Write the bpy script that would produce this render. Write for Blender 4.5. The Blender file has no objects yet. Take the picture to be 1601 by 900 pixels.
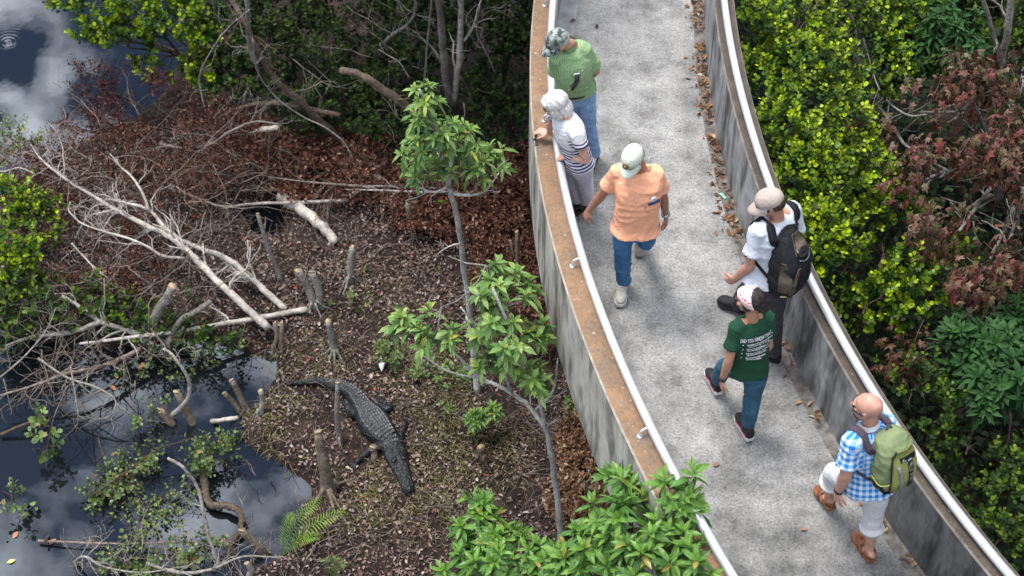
import bpy, bmesh, math, random
import numpy as np
from mathutils import Vector, Matrix
from mathutils.bvhtree import BVHTree

R = math.radians
rng = np.random.default_rng(7)
random.seed(7)
SC = bpy.context.scene
COL = SC.collection

# ------------------------------------------------------------------ camera
PITCH = R(50.0)
FPX = 2552.0768          # focal length in photo pixels (photo is 1601 x 900)
CAMZ = 10.0257           # metres above the ramp floor (ramp floor is z = 0)
cam_data = bpy.data.cameras.new('camera')
cam_data.sensor_width = 36.0
cam_data.lens = FPX / 1601.0 * 36.0
cam_data.clip_start = 0.2
cam_data.clip_end = 2000.0
cam_data.dof.use_dof = True
cam_data.dof.focus_distance = 12.9
cam_data.dof.aperture_fstop = 1.6
cam = bpy.data.objects.new('camera', cam_data)
COL.objects.link(cam)
cam.location = (0, 0, CAMZ)
cam.rotation_euler = (R(90) - PITCH, 0, 0)
SC.camera = cam

# ------------------------------------------------------------------ sky and sun
SUN_EL, SUN_AZ = R(71), R(-60)        # ahead of the camera, to the left
w = bpy.data.worlds.new('World')
SC.world = w
w.use_nodes = True
nt = w.node_tree
nt.nodes.clear()
N = nt.nodes.new
out = N('ShaderNodeOutputWorld')
sky = N('ShaderNodeTexSky')
sky.sky_type = 'NISHITA'
sky.sun_disc = False
sky.sun_elevation = SUN_EL
sky.sun_rotation = SUN_AZ
bg1 = N('ShaderNodeBackground')
bg1.inputs['Strength'].default_value = 0.06
tn = N('ShaderNodeMix'); tn.data_type = 'RGBA'; tn.blend_type = 'MULTIPLY'; tn.inputs[0].default_value = 1.0
tn.inputs[7].default_value = (0.62, 0.75, 0.93, 1)      # deep blue between the clouds
nt.links.new(sky.outputs[0], tn.inputs[6])
nt.links.new(tn.outputs[2], bg1.inputs['Color'])
tc = N('ShaderNodeTexCoord')
mp = N('ShaderNodeMapping')
mp.inputs['Scale'].default_value = (5.0, 5.0, 6.0)
mp.inputs['Location'].default_value = (5.5, 1.1, 2.2)
nt.links.new(tc.outputs['Generated'], mp.inputs['Vector'])
nz = N('ShaderNodeTexNoise')
nz.inputs['Scale'].default_value = 2.0
nz.inputs['Detail'].default_value = 6.0
nz.inputs['Roughness'].default_value = 0.55
nt.links.new(mp.outputs[0], nz.inputs['Vector'])
cr = N('ShaderNodeValToRGB')
cr.color_ramp.elements[0].position = 0.465
cr.color_ramp.elements[1].position = 0.68
nt.links.new(nz.outputs['Fac'], cr.inputs[0])
GLOWDIR = Vector((math.sin(R(-26)) * math.cos(R(40.5)), math.cos(R(-26)) * math.cos(R(40.5)), math.sin(R(40.5))))
# thin bright cloud: a glow set around its own direction, apart from the sun
SUNDIR = Vector((math.sin(SUN_AZ) * math.cos(SUN_EL), math.cos(SUN_AZ) * math.cos(SUN_EL), math.sin(SUN_EL)))
dot = N('ShaderNodeVectorMath'); dot.operation = 'DOT_PRODUCT'
dot.inputs[1].default_value = GLOWDIR
nt.links.new(tc.outputs['Generated'], dot.inputs[0])
mx = N('ShaderNodeMath'); mx.operation = 'MAXIMUM'; mx.inputs[1].default_value = 0.0
nt.links.new(dot.outputs['Value'], mx.inputs[0])
pw = N('ShaderNodeMath'); pw.operation = 'POWER'; pw.inputs[1].default_value = 420.0
nt.links.new(mx.outputs[0], pw.inputs[0])
ml = N('ShaderNodeMath'); ml.operation = 'MULTIPLY_ADD'
ml.inputs[1].default_value = 7.0
ml.inputs[2].default_value = 3.7
nt.links.new(pw.outputs[0], ml.inputs[0])
bg2 = N('ShaderNodeBackground')
bg2.inputs['Color'].default_value = (0.93, 0.96, 1.0, 1)
# an overcast sky is about three times brighter overhead than at the horizon
sz = N('ShaderNodeSeparateXYZ'); nt.links.new(tc.outputs['Generated'], sz.inputs[0])
cie = N('ShaderNodeMapRange'); cie.inputs['From Min'].default_value = 0.0; cie.inputs['From Max'].default_value = 1.0
cie.inputs['To Min'].default_value = 0.06; cie.inputs['To Max'].default_value = 1.15
nt.links.new(sz.outputs['Z'], cie.inputs['Value'])
mc = N('ShaderNodeMath'); mc.operation = 'MULTIPLY'
nt.links.new(ml.outputs[0], mc.inputs[0]); nt.links.new(cie.outputs[0], mc.inputs[1])
nt.links.new(mc.outputs[0], bg2.inputs['Strength'])
mixw = N('ShaderNodeMixShader')
nt.links.new(cr.outputs[0], mixw.inputs[0])
nt.links.new(bg1.outputs[0], mixw.inputs[1])
nt.links.new(bg2.outputs[0], mixw.inputs[2])
nt.links.new(mixw.outputs[0], out.inputs['Surface'])

sun_data = bpy.data.lights.new('sun', 'SUN')
sun_data.energy = 2.1
sun_data.angle = R(22)
sun_data.color = (1.0, 0.96, 0.9)
sun = bpy.data.objects.new('sun', sun_data)
COL.objects.link(sun)
sun.rotation_euler = (R(90) - SUN_EL, 0, math.pi - SUN_AZ)

SC.view_settings.view_transform = 'Standard'
SC.view_settings.look = 'None'
SC.view_settings.exposure = 0.90
SC.view_settings.gamma = 1.0
SC.view_settings.use_curve_mapping = False
SC.render.engine = 'CYCLES'
SC.cycles.use_denoising = True
SC.cycles.max_bounces = 5
SC.cycles.diffuse_bounces = 1
SC.cycles.glossy_bounces = 3
SC.cycles.transmission_bounces = 3
SC.cycles.caustics_reflective = False
SC.cycles.caustics_refractive = False

# ------------------------------------------------------------------ helpers
SP, CP = math.sin(PITCH), math.cos(PITCH)

def at(px, py, z):
    """photo pixel + height above the ramp floor -> point in the place"""
    d = np.array([px - 800.5, CP * FPX - SP * (py - 450.0), -SP * FPX - CP * (py - 450.0)])
    t = (z - CAMZ) / d[2]
    return np.array([0, 0, CAMZ]) + d * t

def V3(p): return np.array(p, dtype=float)
def nrm(v):
    v = V3(v); n = np.linalg.norm(v)
    return v / n if n > 1e-9 else v

def _h(ix, iy, iz):
    n = (ix * 374761393 + iy * 668265263 + iz * 2147483647) & 0xFFFFFFFF
    n = ((n ^ (n >> 13)) * 1274126177) & 0xFFFFFFFF
    n = n ^ (n >> 16)
    return (n & 0xFFFF) / 65535.0

def vnoise(p):
    """value noise 0..1 for an (n,3) array"""
    p = np.asarray(p, dtype=float) + 1000.0
    i = np.floor(p).astype(np.int64); f = p - i
    f = f * f * (3 - 2 * f)
    r = 0
    for dx in (0, 1):
        for dy in (0, 1):
            for dz in (0, 1):
                wgt = (f[:, 0] if dx else 1 - f[:, 0]) * (f[:, 1] if dy else 1 - f[:, 1]) * (f[:, 2] if dz else 1 - f[:, 2])
                r = r + wgt * _h(i[:, 0] + dx, i[:, 1] + dy, i[:, 2] + dz)
    return r

def fbm(p, o=3):
    p = np.asarray(p, dtype=float)
    a, s, t = 1.0, 0, 0
    for k in range(o):
        s = s + a * vnoise(p * (2.03 ** k) + 17.3 * k); t += a; a *= 0.5
    return s / t

class MB:
    """collects verts and faces for ONE mesh"""
    def __init__(s): s.v = []; s.f = []; s.n = 0; s.mi = []; s.cur = 0; s.attr = {}
    def add(s, v, f):
        v = np.asarray(v, dtype=float)
        s.v.append(v)
        for q in f: s.f.append(tuple(int(i) + s.n for i in q)); s.mi.append(s.cur)
        s.n += len(v)
    def tube(s, pts, rad, n=8, lat=None, squash=None, cap=True, round_ends=0):
        """tapered tube; rad: radius per point or (a,b) half axes, a along 'lat'"""
        pts = [V3(p) for p in pts]
        rad = [(r, r) if np.isscalar(r) else tuple(r) for r in rad]
        if round_ends:
            d0, d1 = nrm(pts[0] - pts[1]), nrm(pts[-1] - pts[-2])
            a, b = [], []
            for k in range(round_ends, 0, -1):
                th = k / (round_ends + 0.6) * math.pi / 2
                m0, m1 = sum(rad[0]) / 2, sum(rad[-1]) / 2
                a.append((pts[0] + d0 * m0 * math.sin(th), tuple(q * math.cos(th) for q in rad[0])))
                b.insert(0, (pts[-1] + d1 * m1 * math.sin(th), tuple(q * math.cos(th) for q in rad[-1])))
            pts = [q[0] for q in a] + pts + [q[0] for q in b]
            rad = [q[1] for q in a] + rad + [q[1] for q in b]
        m = len(pts)
        if lat is None:
            t = nrm(pts[1] - pts[0]); lat = np.cross(t, [0, 0, 1.0])
            if np.linalg.norm(lat) < 0.05: lat = np.cross(t, [0, 1.0, 0])
        lat = V3(lat)
        V = []
        ang = np.arange(n) / n * 2 * math.pi
        for i, p in enumerate(pts):
            t = nrm(pts[min(i + 1, m - 1)] - pts[max(i - 1, 0)])
            lat = lat - t * (lat @ t)
            lat = nrm(lat); b = np.cross(t, lat)
            V.append(p + np.outer(np.cos(ang), lat) * rad[i][0] + np.outer(np.sin(ang), b) * rad[i][1])
        F = []
        for i in range(m - 1):
            for k in range(n):
                k2 = (k + 1) % n
                F.append((i * n + k, i * n + k2, (i + 1) * n + k2, (i + 1) * n + k))
        if cap:
            F.append(tuple(range(n - 1, -1, -1))); F.append(tuple((m - 1) * n + k for k in range(n)))
        s.add(np.concatenate(V), F)
    def ell(s, c, ax, nu=14, nv=9):
        """ellipsoid; ax = 3 half-axis vectors"""
        c = V3(c); ax = np.array(ax, dtype=float)
        V = [c + ax[2]]
        for i in range(1, nv):
            th = i / nv * math.pi
            for k in range(nu):
                ph = k / nu * 2 * math.pi
                V.append(c + ax[0] * math.sin(th) * math.cos(ph) + ax[1] * math.sin(th) * math.sin(ph) + ax[2] * math.cos(th))
        V.append(c - ax[2])
        F = []
        for k in range(nu):
            F.append((0, 1 + k, 1 + (k + 1) % nu))
            F.append((len(V) - 1, 1 + (nv - 2) * nu + (k + 1) % nu, 1 + (nv - 2) * nu + k))
        for i in range(nv - 2):
            for k in range(nu):
                a = 1 + i * nu + k; b = 1 + i * nu + (k + 1) % nu
                F.append((a, a + nu, b + nu, b))
        s.add(V, F)
    def box(s, c, ax):
        c = V3(c); ax = [V3(a) for a in ax]
        V = [c + sx * ax[0] + sy * ax[1] + sz * ax[2] for sx in (-1, 1) for sy in (-1, 1) for sz in (-1, 1)]
        s.add(V, [(0, 1, 3, 2), (4, 6, 7, 5), (0, 4, 5, 1), (2, 3, 7, 6), (0, 2, 6, 4), (1, 5, 7, 3)])
    def mesh(s, name):
        me = bpy.data.meshes.new(name)
        me.from_pydata(np.concatenate(s.v).tolist(), [], s.f)
        return me
    def build(s, name, mat, parent=None, smooth=True, bevel=0):
        me = s.mesh(name)
        mats = mat if isinstance(mat, (list, tuple)) else [mat]
        for m in mats: me.materials.append(m)
        if len(mats) > 1: me.polygons.foreach_set('material_index', s.mi)
        me.polygons.foreach_set('use_smooth', [smooth] * len(me.polygons))
        me.update()
        return link(name, me, parent)

def link(name, data, parent=None):
    o = bpy.data.objects.new(name, data)
    COL.objects.link(o)
    if parent is not None:
        o.parent = parent
        o.matrix_parent_inverse = parent_inv(parent)
    return o

def parent_inv(p):
    """world matrix of p (p may itself be a child) inverted, without a depsgraph update"""
    m = Matrix.Translation(p.location)
    q = p
    while q.parent is not None:
        q = q.parent
        m = Matrix.Translation(q.location) @ m if q.matrix_parent_inverse is None else m
    return Matrix.Translation(p.location).inverted() if p.parent is None else Matrix.Identity(4)

def empty(name, loc):
    o = bpy.data.objects.new(name, None)
    o.empty_display_size = 0.2
    o.location = Vector(tuple(float(q) for q in loc))
    COL.objects.link(o)
    return o

def tag(o, label=None, cat=None, group=None, kind=None):
    if label: o['label'] = label
    if cat: o['category'] = cat
    if group: o['group'] = group
    if kind: o['kind'] = kind
    return o

def np_mesh(name, V, L, counts, mat, parent=None, smooth=False, tint=None):
    """fast mesh from arrays: V (n,3), L flat loop indices, counts per-face loop counts"""
    me = bpy.data.meshes.new(name)
    V = np.ascontiguousarray(V, dtype=np.float32); L = np.ascontiguousarray(L, dtype=np.int32)
    counts = np.asarray(counts, dtype=np.int32)
    me.vertices.add(len(V)); me.vertices.foreach_set('co', V.ravel())
    me.loops.add(len(L)); me.loops.foreach_set('vertex_index', L)
    me.polygons.add(len(counts))
    st = np.zeros(len(counts), dtype=np.int32); st[1:] = np.cumsum(counts)[:-1]
    me.polygons.foreach_set('loop_start', st)
    me.polygons.foreach_set('loop_total', counts)
    me.polygons.foreach_set('use_smooth', np.full(len(counts), smooth))
    if tint is not None:
        a = me.attributes.new('tint', 'FLOAT', 'POINT')
        a.data.foreach_set('value', np.ascontiguousarray(tint, dtype=np.float32))
    for m in (mat if isinstance(mat, (list, tuple)) else [mat]): me.materials.append(m)
    me.update(calc_edges=True)
    return link(name, me, parent)

def crom(pts, n=6):
    """catmull-rom resample of a list of points"""
    p = [V3(q) for q in pts]
    if len(p) < 3: return [p[0] + (p[1] - p[0]) * k / n for k in range(n + 1)]
    p = [2 * p[0] - p[1]] + p + [2 * p[-1] - p[-2]]
    o = []
    for i in range(1, len(p) - 2):
        for k in range(n):
            t = k / n
            o.append(0.5 * ((2 * p[i]) + (-p[i - 1] + p[i + 1]) * t + (2 * p[i - 1] - 5 * p[i] + 4 * p[i + 1] - p[i + 2]) * t * t
                            + (-p[i - 1] + 3 * p[i] - 3 * p[i + 1] + p[i + 2]) * t ** 3))
    o.append(p[-2])
    return o

# ------------------------------------------------------------------ materials
def newmat(name):
    m = bpy.data.materials.new(name); m.use_nodes = True
    n = m.node_tree; b = n.nodes['Principled BSDF']
    return m, n, b

def node(n, t, **kw):
    x = n.nodes.new(t)
    for k, v in kw.items(): setattr(x, k, v)
    return x

def ramp(n, stops):
    r = n.nodes.new('ShaderNodeValToRGB')
    e = r.color_ramp.elements
    while len(e) < len(stops): e.new(0.5)
    for i, (p, c) in enumerate(stops):
        e[i].position = p; e[i].color = (c[0], c[1], c[2], 1) if not np.isscalar(c) else (c, c, c, 1)
    return r

def coords(n, scale=(1, 1, 1), attr=None):
    if attr:
        g = node(n, 'ShaderNodeAttribute'); g.attribute_name = attr; src = g.outputs['Vector']
    else:
        g = node(n, 'ShaderNodeNewGeometry'); src = g.outputs['Position']
    m = node(n, 'ShaderNodeMapping'); m.inputs['Scale'].default_value = scale
    n.links.new(src, m.inputs['Vector'])
    return m.outputs[0]

def noise(n, vec, scale, detail=4, rough=0.55):
    t = node(n, 'ShaderNodeTexNoise')
    t.inputs['Scale'].default_value = scale; t.inputs['Detail'].default_value = detail; t.inputs['Roughness'].default_value = rough
    n.links.new(vec, t.inputs['Vector'])
    return t.outputs['Fac']

def mixc(n, fac, a, b, mode='MIX'):
    x = node(n, 'ShaderNodeMix', data_type='RGBA', blend_type=mode)
    for s, v in ((x.inputs[0], fac), (x.inputs[6], a), (x.inputs[7], b)):
        if hasattr(v, 'default_value') or hasattr(v, 'is_linked'): n.links.new(v, s)
        elif np.isscalar(v): s.default_value = v
        else: s.default_value = (v[0], v[1], v[2], 1)
    return x.outputs[2]

def bump(n, b, h, strength, dist):
    u = node(n, 'ShaderNodeBump'); u.inputs['Strength'].default_value = strength; u.inputs['Distance'].default_value = dist
    n.links.new(h, u.inputs['Height']); n.links.new(u.outputs[0], b.inputs['Normal'])

def mat_noise(name, stops, scale=8, vscale=(1, 1, 1), rough=0.8, bstr=0.0, bscale=60, bdist=0.01, detail=5, spec=0.3, metal=0.0):
    m, n, b = newmat(name)
    v = coords(n, vscale)
    r = ramp(n, stops)
    n.links.new(noise(n, v, scale, detail, 0.6), r.inputs[0])
    n.links.new(r.outputs[0], b.inputs['Base Color'])
    b.inputs['Roughness'].default_value = rough
    b.inputs['Specular IOR Level'].default_value = spec
    b.inputs['Metallic'].default_value = metal
    if bstr: bump(n, b, noise(n, v, bscale, 4), bstr, bdist)
    return m

def mat_leaf(name, stops, tip=None, rough=0.4, trans=0.25, spec=0.5, stretch=1.0):
    """leaf: colour differs from leaf to leaf; young growth (tint attribute) takes the tip colour"""
    m, n, b = newmat(name)
    g = node(n, 'ShaderNodeNewGeometry')
    r = ramp(n, stops)
    n.links.new(g.outputs['Random Per Island'], r.inputs[0])
    col = r.outputs[0]
    if tip is not None:
        a = node(n, 'ShaderNodeAttribute'); a.attribute_name = 'tint'
        col = mixc(n, a.outputs['Fac'], col, tip)
    n.links.new(col, b.inputs['Base Color'])
    b.inputs['Roughness'].default_value = rough
    b.inputs['Specular IOR Level'].default_value = spec
    if trans:
        t = node(n, 'ShaderNodeBsdfTranslucent')
        n.links.new(col, t.inputs['Color'])
        x = node(n, 'ShaderNodeMixShader'); x.inputs[0].default_value = trans
        o = n.nodes['Material Output']
        n.links.new(b.outputs[0], x.inputs[1]); n.links.new(t.outputs[0], x.inputs[2])
        n.links.new(x.outputs[0], o.inputs['Surface'])
    return m

def mat_plain(name, c, rough=0.6, metal=0.0, spec=0.4, var=0.25):
    k = var
    return mat_noise(name, [(0.3, tuple(q * (1 - k) for q in c)), (0.7, tuple(min(1, q * (1 + k)) for q in c))], 14, rough=rough, metal=metal, spec=spec)
# ------------------------------------------------------------------ the ramp
GZ = -2.6      # ground
WZ = -2.74     # water
_yL = [2.5, 3.5, 4.5, 5.3, 6.12, 6.52, 6.94, 7.4, 7.83, 8.14, 8.6, 9.09, 9.5, 10.0, 10.5, 11.11, 12, 13, 14, 15, 16, 17, 18]
_xL = [2.9, 2.18, 1.62, 1.25, .91, .76, .63, .505, .40, .335, .255, .195, .165, .15, .155, .19, .29, .46, .70, 1.0, 1.36, 1.8, 2.3]
_yR = [2.5, 3.5, 4.5, 5.0, 5.38, 5.73, 6.11, 6.5, 6.87, 7.25, 7.52, 7.81, 8.3, 8.84, 9.43, 9.9, 10.49, 11.11, 12, 13, 14, 15, 16, 17, 18]
_xR = [5.3, 4.4, 3.66, 3.33, 3.09, 2.91, 2.725, 2.58, 2.45, 2.325, 2.235, 2.15, 2.035, 1.935, 1.845, 1.80, 1.765, 1.765, 1.82, 1.95, 2.15, 2.42, 2.78, 3.2, 3.7]
_pL = np.polyfit(_yL, _xL, 7); _pR = np.polyfit(_yR, _xR, 7)
YS = np.linspace(2.6, 17.8, 153)
def curve(pf, off, z):
    """points of a wall line moved 'off' metres to the right of its direction, at height z"""
    x = np.polyval(pf, YS); dx = np.polyval(np.polyder(pf), YS)
    nx, ny = 1 / np.sqrt(1 + dx * dx), -dx / np.sqrt(1 + dx * dx)
    return np.stack([x + nx * off, YS + ny * off, np.full(len(YS), float(z))], 1)
def strip(lines, closed=False):
    """sheet(s) between successive lines"""
    n = len(lines[0]); V = np.concatenate(lines); F = []
    for a in range(len(lines) - (0 if closed else 1)):
        b = (a + 1) % len(lines)
        for i in range(n - 1):
            F.append((a * n + i, b * n + i, b * n + i + 1, a * n + i + 1))
    return V, F

# floor: broom-worn exposed aggregate
def mat_floor():
    m, n, b = newmat('worn aggregate concrete')
    v = coords(n)
    base = ramp(n, [(0.28, (.215, .212, .207)), (0.5, (.335, .33, .322)), (0.72, (.43, .423, .41))])
    n.links.new(noise(n, v, 1.6, 6, 0.65), base.inputs[0])
    st = ramp(n, [(0.34, 0.36), (0.47, 0.78), (0.60, 1.08)])
    n.links.new(noise(n, v, 3.4, 7, 0.72), st.inputs[0])
    c1 = mixc(n, 0.85, base.outputs[0], st.outputs[0], 'MULTIPLY')
    sp = ramp(n, [(0.28, 0.22), (0.43, 0.70), (0.54, 1.0), (0.72, 1.2)])
    n.links.new(noise(n, v, 55, 3, 0.8), sp.inputs[0])
    c2 = mixc(n, 0.85, c1, sp.outputs[0], 'MULTIPLY')
    vo = node(n, 'ShaderNodeTexVoronoi'); vo.inputs['Scale'].default_value = 70
    n.links.new(v, vo.inputs['Vector'])
    pb = ramp(n, [(0.0, (.5, .5, .5)), (0.3, (.9, .9, .9)), (0.85, (1.1, 1.08, 1.05))])
    n.links.new(vo.outputs['Color'], pb.inputs[0])
    c3 = mixc(n, 0.55, c2, pb.outputs[0], 'MULTIPLY')
    # floor darkens towards the near end of the ramp, patchy at its border
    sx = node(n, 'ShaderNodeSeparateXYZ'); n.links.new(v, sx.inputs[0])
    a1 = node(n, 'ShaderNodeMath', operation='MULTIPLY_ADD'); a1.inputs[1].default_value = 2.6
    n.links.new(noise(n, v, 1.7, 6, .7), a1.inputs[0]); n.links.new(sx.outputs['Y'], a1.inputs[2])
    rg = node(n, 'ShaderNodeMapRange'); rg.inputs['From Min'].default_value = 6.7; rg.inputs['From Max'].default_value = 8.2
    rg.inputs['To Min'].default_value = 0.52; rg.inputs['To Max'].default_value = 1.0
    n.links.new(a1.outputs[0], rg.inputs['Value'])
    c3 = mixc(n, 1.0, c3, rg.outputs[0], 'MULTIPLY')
    n.links.new(c3, b.inputs['Base Color'])
    b.inputs['Roughness'].default_value = 0.85
    bump(n, b, noise(n, v, 70, 3, 0.7), 0.5, 0.006)
    return m
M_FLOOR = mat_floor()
# smooth trowelled gutter along the wall
M_GUTTER = mat_noise('trowelled gutter concrete', [(0.3, (.20, .20, .205)), (0.5, (.33, .33, .33)), (0.75, (.42, .415, .41))], 7, rough=0.8, bstr=0.25, bscale=60, bdist=0.004)

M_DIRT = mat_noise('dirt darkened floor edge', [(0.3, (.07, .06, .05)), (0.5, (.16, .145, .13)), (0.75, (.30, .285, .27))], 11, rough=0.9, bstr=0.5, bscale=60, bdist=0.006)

def mat_wallface(name, lo, mid, hi, streak, near_dark=False):
    m, n, b = newmat(name)
    v = coords(n)
    vs = coords(n, (3.6, 3.6, 0.9))
    base = ramp(n, [(0.3, lo), (0.5, mid), (0.72, hi)])
    n.links.new(noise(n, v, 3.2, 6, 0.65), base.inputs[0])
    s = ramp(n, [(0.36, streak), (0.45, 0.55), (0.54, 1.0)])
    n.links.new(noise(n, vs, 1.5, 5, 0.6), s.inputs[0])
    c = mixc(n, 0.95, base.outputs[0], s.outputs[0], 'MULTIPLY')
    s2 = ramp(n, [(0.33, 0.4), (0.5, 1.0), (0.8, 1.12)])
    n.links.new(noise(n, coords(n, (11, 11, 2.2)), 1.6, 5, 0.7), s2.inputs[0])
    c = mixc(n, 0.45, c, s2.outputs[0], 'MULTIPLY')
    if near_dark:      # wall face darkens towards its near end, ragged at the border
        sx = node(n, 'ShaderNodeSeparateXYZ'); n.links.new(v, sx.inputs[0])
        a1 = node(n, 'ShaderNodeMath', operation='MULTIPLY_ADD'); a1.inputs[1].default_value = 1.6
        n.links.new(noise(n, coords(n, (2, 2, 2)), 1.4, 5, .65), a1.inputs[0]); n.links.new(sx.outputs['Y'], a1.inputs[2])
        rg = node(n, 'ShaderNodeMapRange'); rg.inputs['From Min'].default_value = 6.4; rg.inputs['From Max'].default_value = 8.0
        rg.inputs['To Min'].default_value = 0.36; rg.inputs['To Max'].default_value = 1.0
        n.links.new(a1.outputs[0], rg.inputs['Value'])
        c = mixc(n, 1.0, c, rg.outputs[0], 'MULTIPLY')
    n.links.new(c, b.inputs['Base Color'])
    b.inputs['Roughness'].default_value = 0.85
    bump(n, b, noise(n, v, 55, 4), 0.35, 0.006)
    return m
M_FACE_R = mat_wallface('grey streaked wall face', (.20, .20, .205), (.32, .32, .325), (.46, .455, .45), 0.16, near_dark=True)
M_FACE_L = mat_wallface('pale streaked wall face', (.38, .355, .305), (.50, .475, .42), (.60, .575, .52), 0.22)

def mat_walltop(name, stops, spots):
    m, n, b = newmat(name)
    v = coords(n)
    r = ramp(n, stops)
    n.links.new(noise(n, v, 5, 7, 0.7), r.inputs[0])
    g = ramp(n, [(0.3, 0.62), (0.6, 1.12)])
    n.links.new(noise(n, v, 48, 3, 0.7), g.inputs[0])
    c = mixc(n, 0.8, r.outputs[0], g.outputs[0], 'MULTIPLY')
    vo = node(n, 'ShaderNodeTexVoronoi'); vo.inputs['Scale'].default_value = 15
    n.links.new(v, vo.inputs['Vector'])
    q = ramp(n, [(0.10, 0.9), (0.17, 0.0)])
    n.links.new(vo.outputs['Distance'], q.inputs[0])
    qm = node(n, 'ShaderNodeMath', operation='MULTIPLY'); n.links.new(q.outputs[0], qm.inputs[0])
    qn = ramp(n, [(0.50, 0.0), (0.60, 0.85)]); n.links.new(noise(n, v, 13, 3), qn.inputs[0]); n.links.new(qn.outputs[0], qm.inputs[1])
    c = mixc(n, qm.outputs[0], c, spots)
    n.links.new(c, b.inputs['Base Color'])
    b.inputs['Roughness'].default_value = 0.9
    bump(n, b, noise(n, v, 40, 4), 0.4, 0.006)
    return m
M_TOP_L = mat_walltop('rust stained wall top', [(0.25, (.17, .155, .14)), (0.40, (.20, .135, .09)), (0.58, (.28, .165, .092)), (0.74, (.27, .21, .165))], (.52, .48, .42))
M_TOP_R = mat_walltop('dark weathered wall top', [(0.25, (.035, .032, .03)), (0.45, (.075, .06, .047)), (0.65, (.11, .088, .066)), (0.85, (.17, .14, .11))], (.20, .175, .15))
M_EDGE = mat_noise('pale worn wall edge', [(0.3, (.26, .215, .17)), (0.7, (.46, .41, .34))], 9, rough=0.9)
M_EDGE_R = mat_noise('weathered wall edge', [(0.3, (.12, .105, .09)), (0.7, (.26, .235, .20))], 12, rough=0.9)
M_UNDER = mat_noise('ramp underside', [(0.3, (.12, .12, .115)), (0.7, (.25, .25, .24))], 4, rough=0.9)

TW, WH = 0.18, 0.70
mb = MB()
gw = 0.165
mb.cur = 0
inL, inR = curve(_pL, TW + gw, 0), curve(_pR, -0.10, 0)
mid = [inL * (1 - t) + inR * t for t in np.linspace(0, 1, 7)]
mb.add(*strip(mid[::-1]))
mb.cur = 1
mb.add(*strip([inL, curve(_pL, TW - 0.01, 0)]))
mb.cur = 3
mb.add(*strip([curve(_pR, 0.01, 0), inR]))
mb.cur = 2
mb.add(*strip([curve(_pL, TW - 0.01, -0.26), curve(_pR, 0.01, -0.26)][::-1][::-1]))
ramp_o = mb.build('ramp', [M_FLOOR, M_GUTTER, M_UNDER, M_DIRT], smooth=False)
tag(ramp_o, kind='structure', label='grey concrete walkway ramp curving between two low walls')
for i, (yy) in enumerate((5.2, 9.6, 13.6)):
    c = (np.polyval(_pL, yy) + np.polyval(_pR, yy)) / 2
    m2 = MB(); m2.tube([(c, yy, GZ - 0.4), (c, yy, -0.27)], [0.3, 0.3], 24)
    m2.build('support_column', M_UNDER, ramp_o)

def wall(name, pf, side, mats, label):
    """side +1: left wall (outer face to -x), -1: right wall; mats: face, top, edge, under"""
    mb = MB()
    if side > 0: o, i = 0.0, TW
    else: o, i = TW, 0.0
    e = 0.012
    sg = 1 if i > o else -1
    zt, zb = WH, -0.28
    ring = [curve(pf, o, zb), curve(pf, o, zt - e), curve(pf, o + sg * e, zt), curve(pf, i - sg * e, zt), curve(pf, i, zt - e), curve(pf, i, zb)]
    cols = [0, 2, 1, 2, 0, 3]
    for k in range(6):
        a, b2 = ring[k], ring[(k + 1) % 6]
        V, F = strip([a, b2] if sg < 0 else [b2, a])
        mb.cur = cols[k]; mb.add(V, F)
    o_ = mb.build(name, mats, smooth=False)
    return tag(o_, label, 'wall')
wall('parapet_wall', _pL, 1, [M_FACE_L, M_TOP_L, M_EDGE, M_UNDER], 'low curved concrete wall with rust brown top, the woman leans over it')
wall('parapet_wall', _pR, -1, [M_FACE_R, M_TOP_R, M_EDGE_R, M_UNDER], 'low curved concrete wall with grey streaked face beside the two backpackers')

# handrails
m, n, b = newmat('brushed aluminium rail')
b.inputs['Metallic'].default_value = 0.55; b.inputs['Roughness'].default_value = 0.38
rr = ramp(n, [(0.3, (.72, .74, .78)), (0.7, (.88, .89, .92))])
n.links.new(noise(n, coords(n, (1, 1, 1)), 12, 4), rr.inputs[0]); n.links.new(rr.outputs[0], b.inputs['Base Color'])
M_RAIL = m
M_BRK = mat_noise('dull galvanised bracket', [(0.3, (.10, .10, .10)), (0.7, (.2, .2, .2))], 20, rough=.6)
def handrail(pf, off, z, label, ys, side):
    t = empty('handrail', (np.polyval(pf, 9), 9, z)); tag(t, label, 'handrail')
    mb = MB(); mb.tube(curve(pf, off, z), [0.0305] * len(YS), 14); mb.build('rail', M_RAIL, t)
    for y in ys:
        x = np.polyval(pf, y); dx = np.polyval(np.polyder(pf), y); nx = 1 / math.sqrt(1 + dx * dx); ny = -dx * nx
        q = lambda d, zz: (x + nx * d, y + ny * d, zz)
        mb = MB()
        mb.tube(crom([q(off, z - 0.01), q(off - side * .035, z - 0.008), q(off - side * .07, z - 0.03), q(off - side * .075, WH + .004)], 5), [0.0085] * 16, 8)
        mb.tube([q(off - side * .075, WH + .001), q(off - side * .075, WH + .007)], [.022, .022], 12)
        mb.build('bracket', M_RAIL if side else M_BRK, t)
handrail(_pL, TW - 0.005, 0.785, 'bright metal handrail along the rust brown wall top', (4.3, 6.45, 8.02, 9.6, 11.05, 12.6), 1)
handrail(_pR, 0.080, 0.765, 'bright metal handrail along the dark wall top behind the backpackers', (4.3, 5.85, 7.4, 8.9, 10.4, 11.9), 0)

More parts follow.
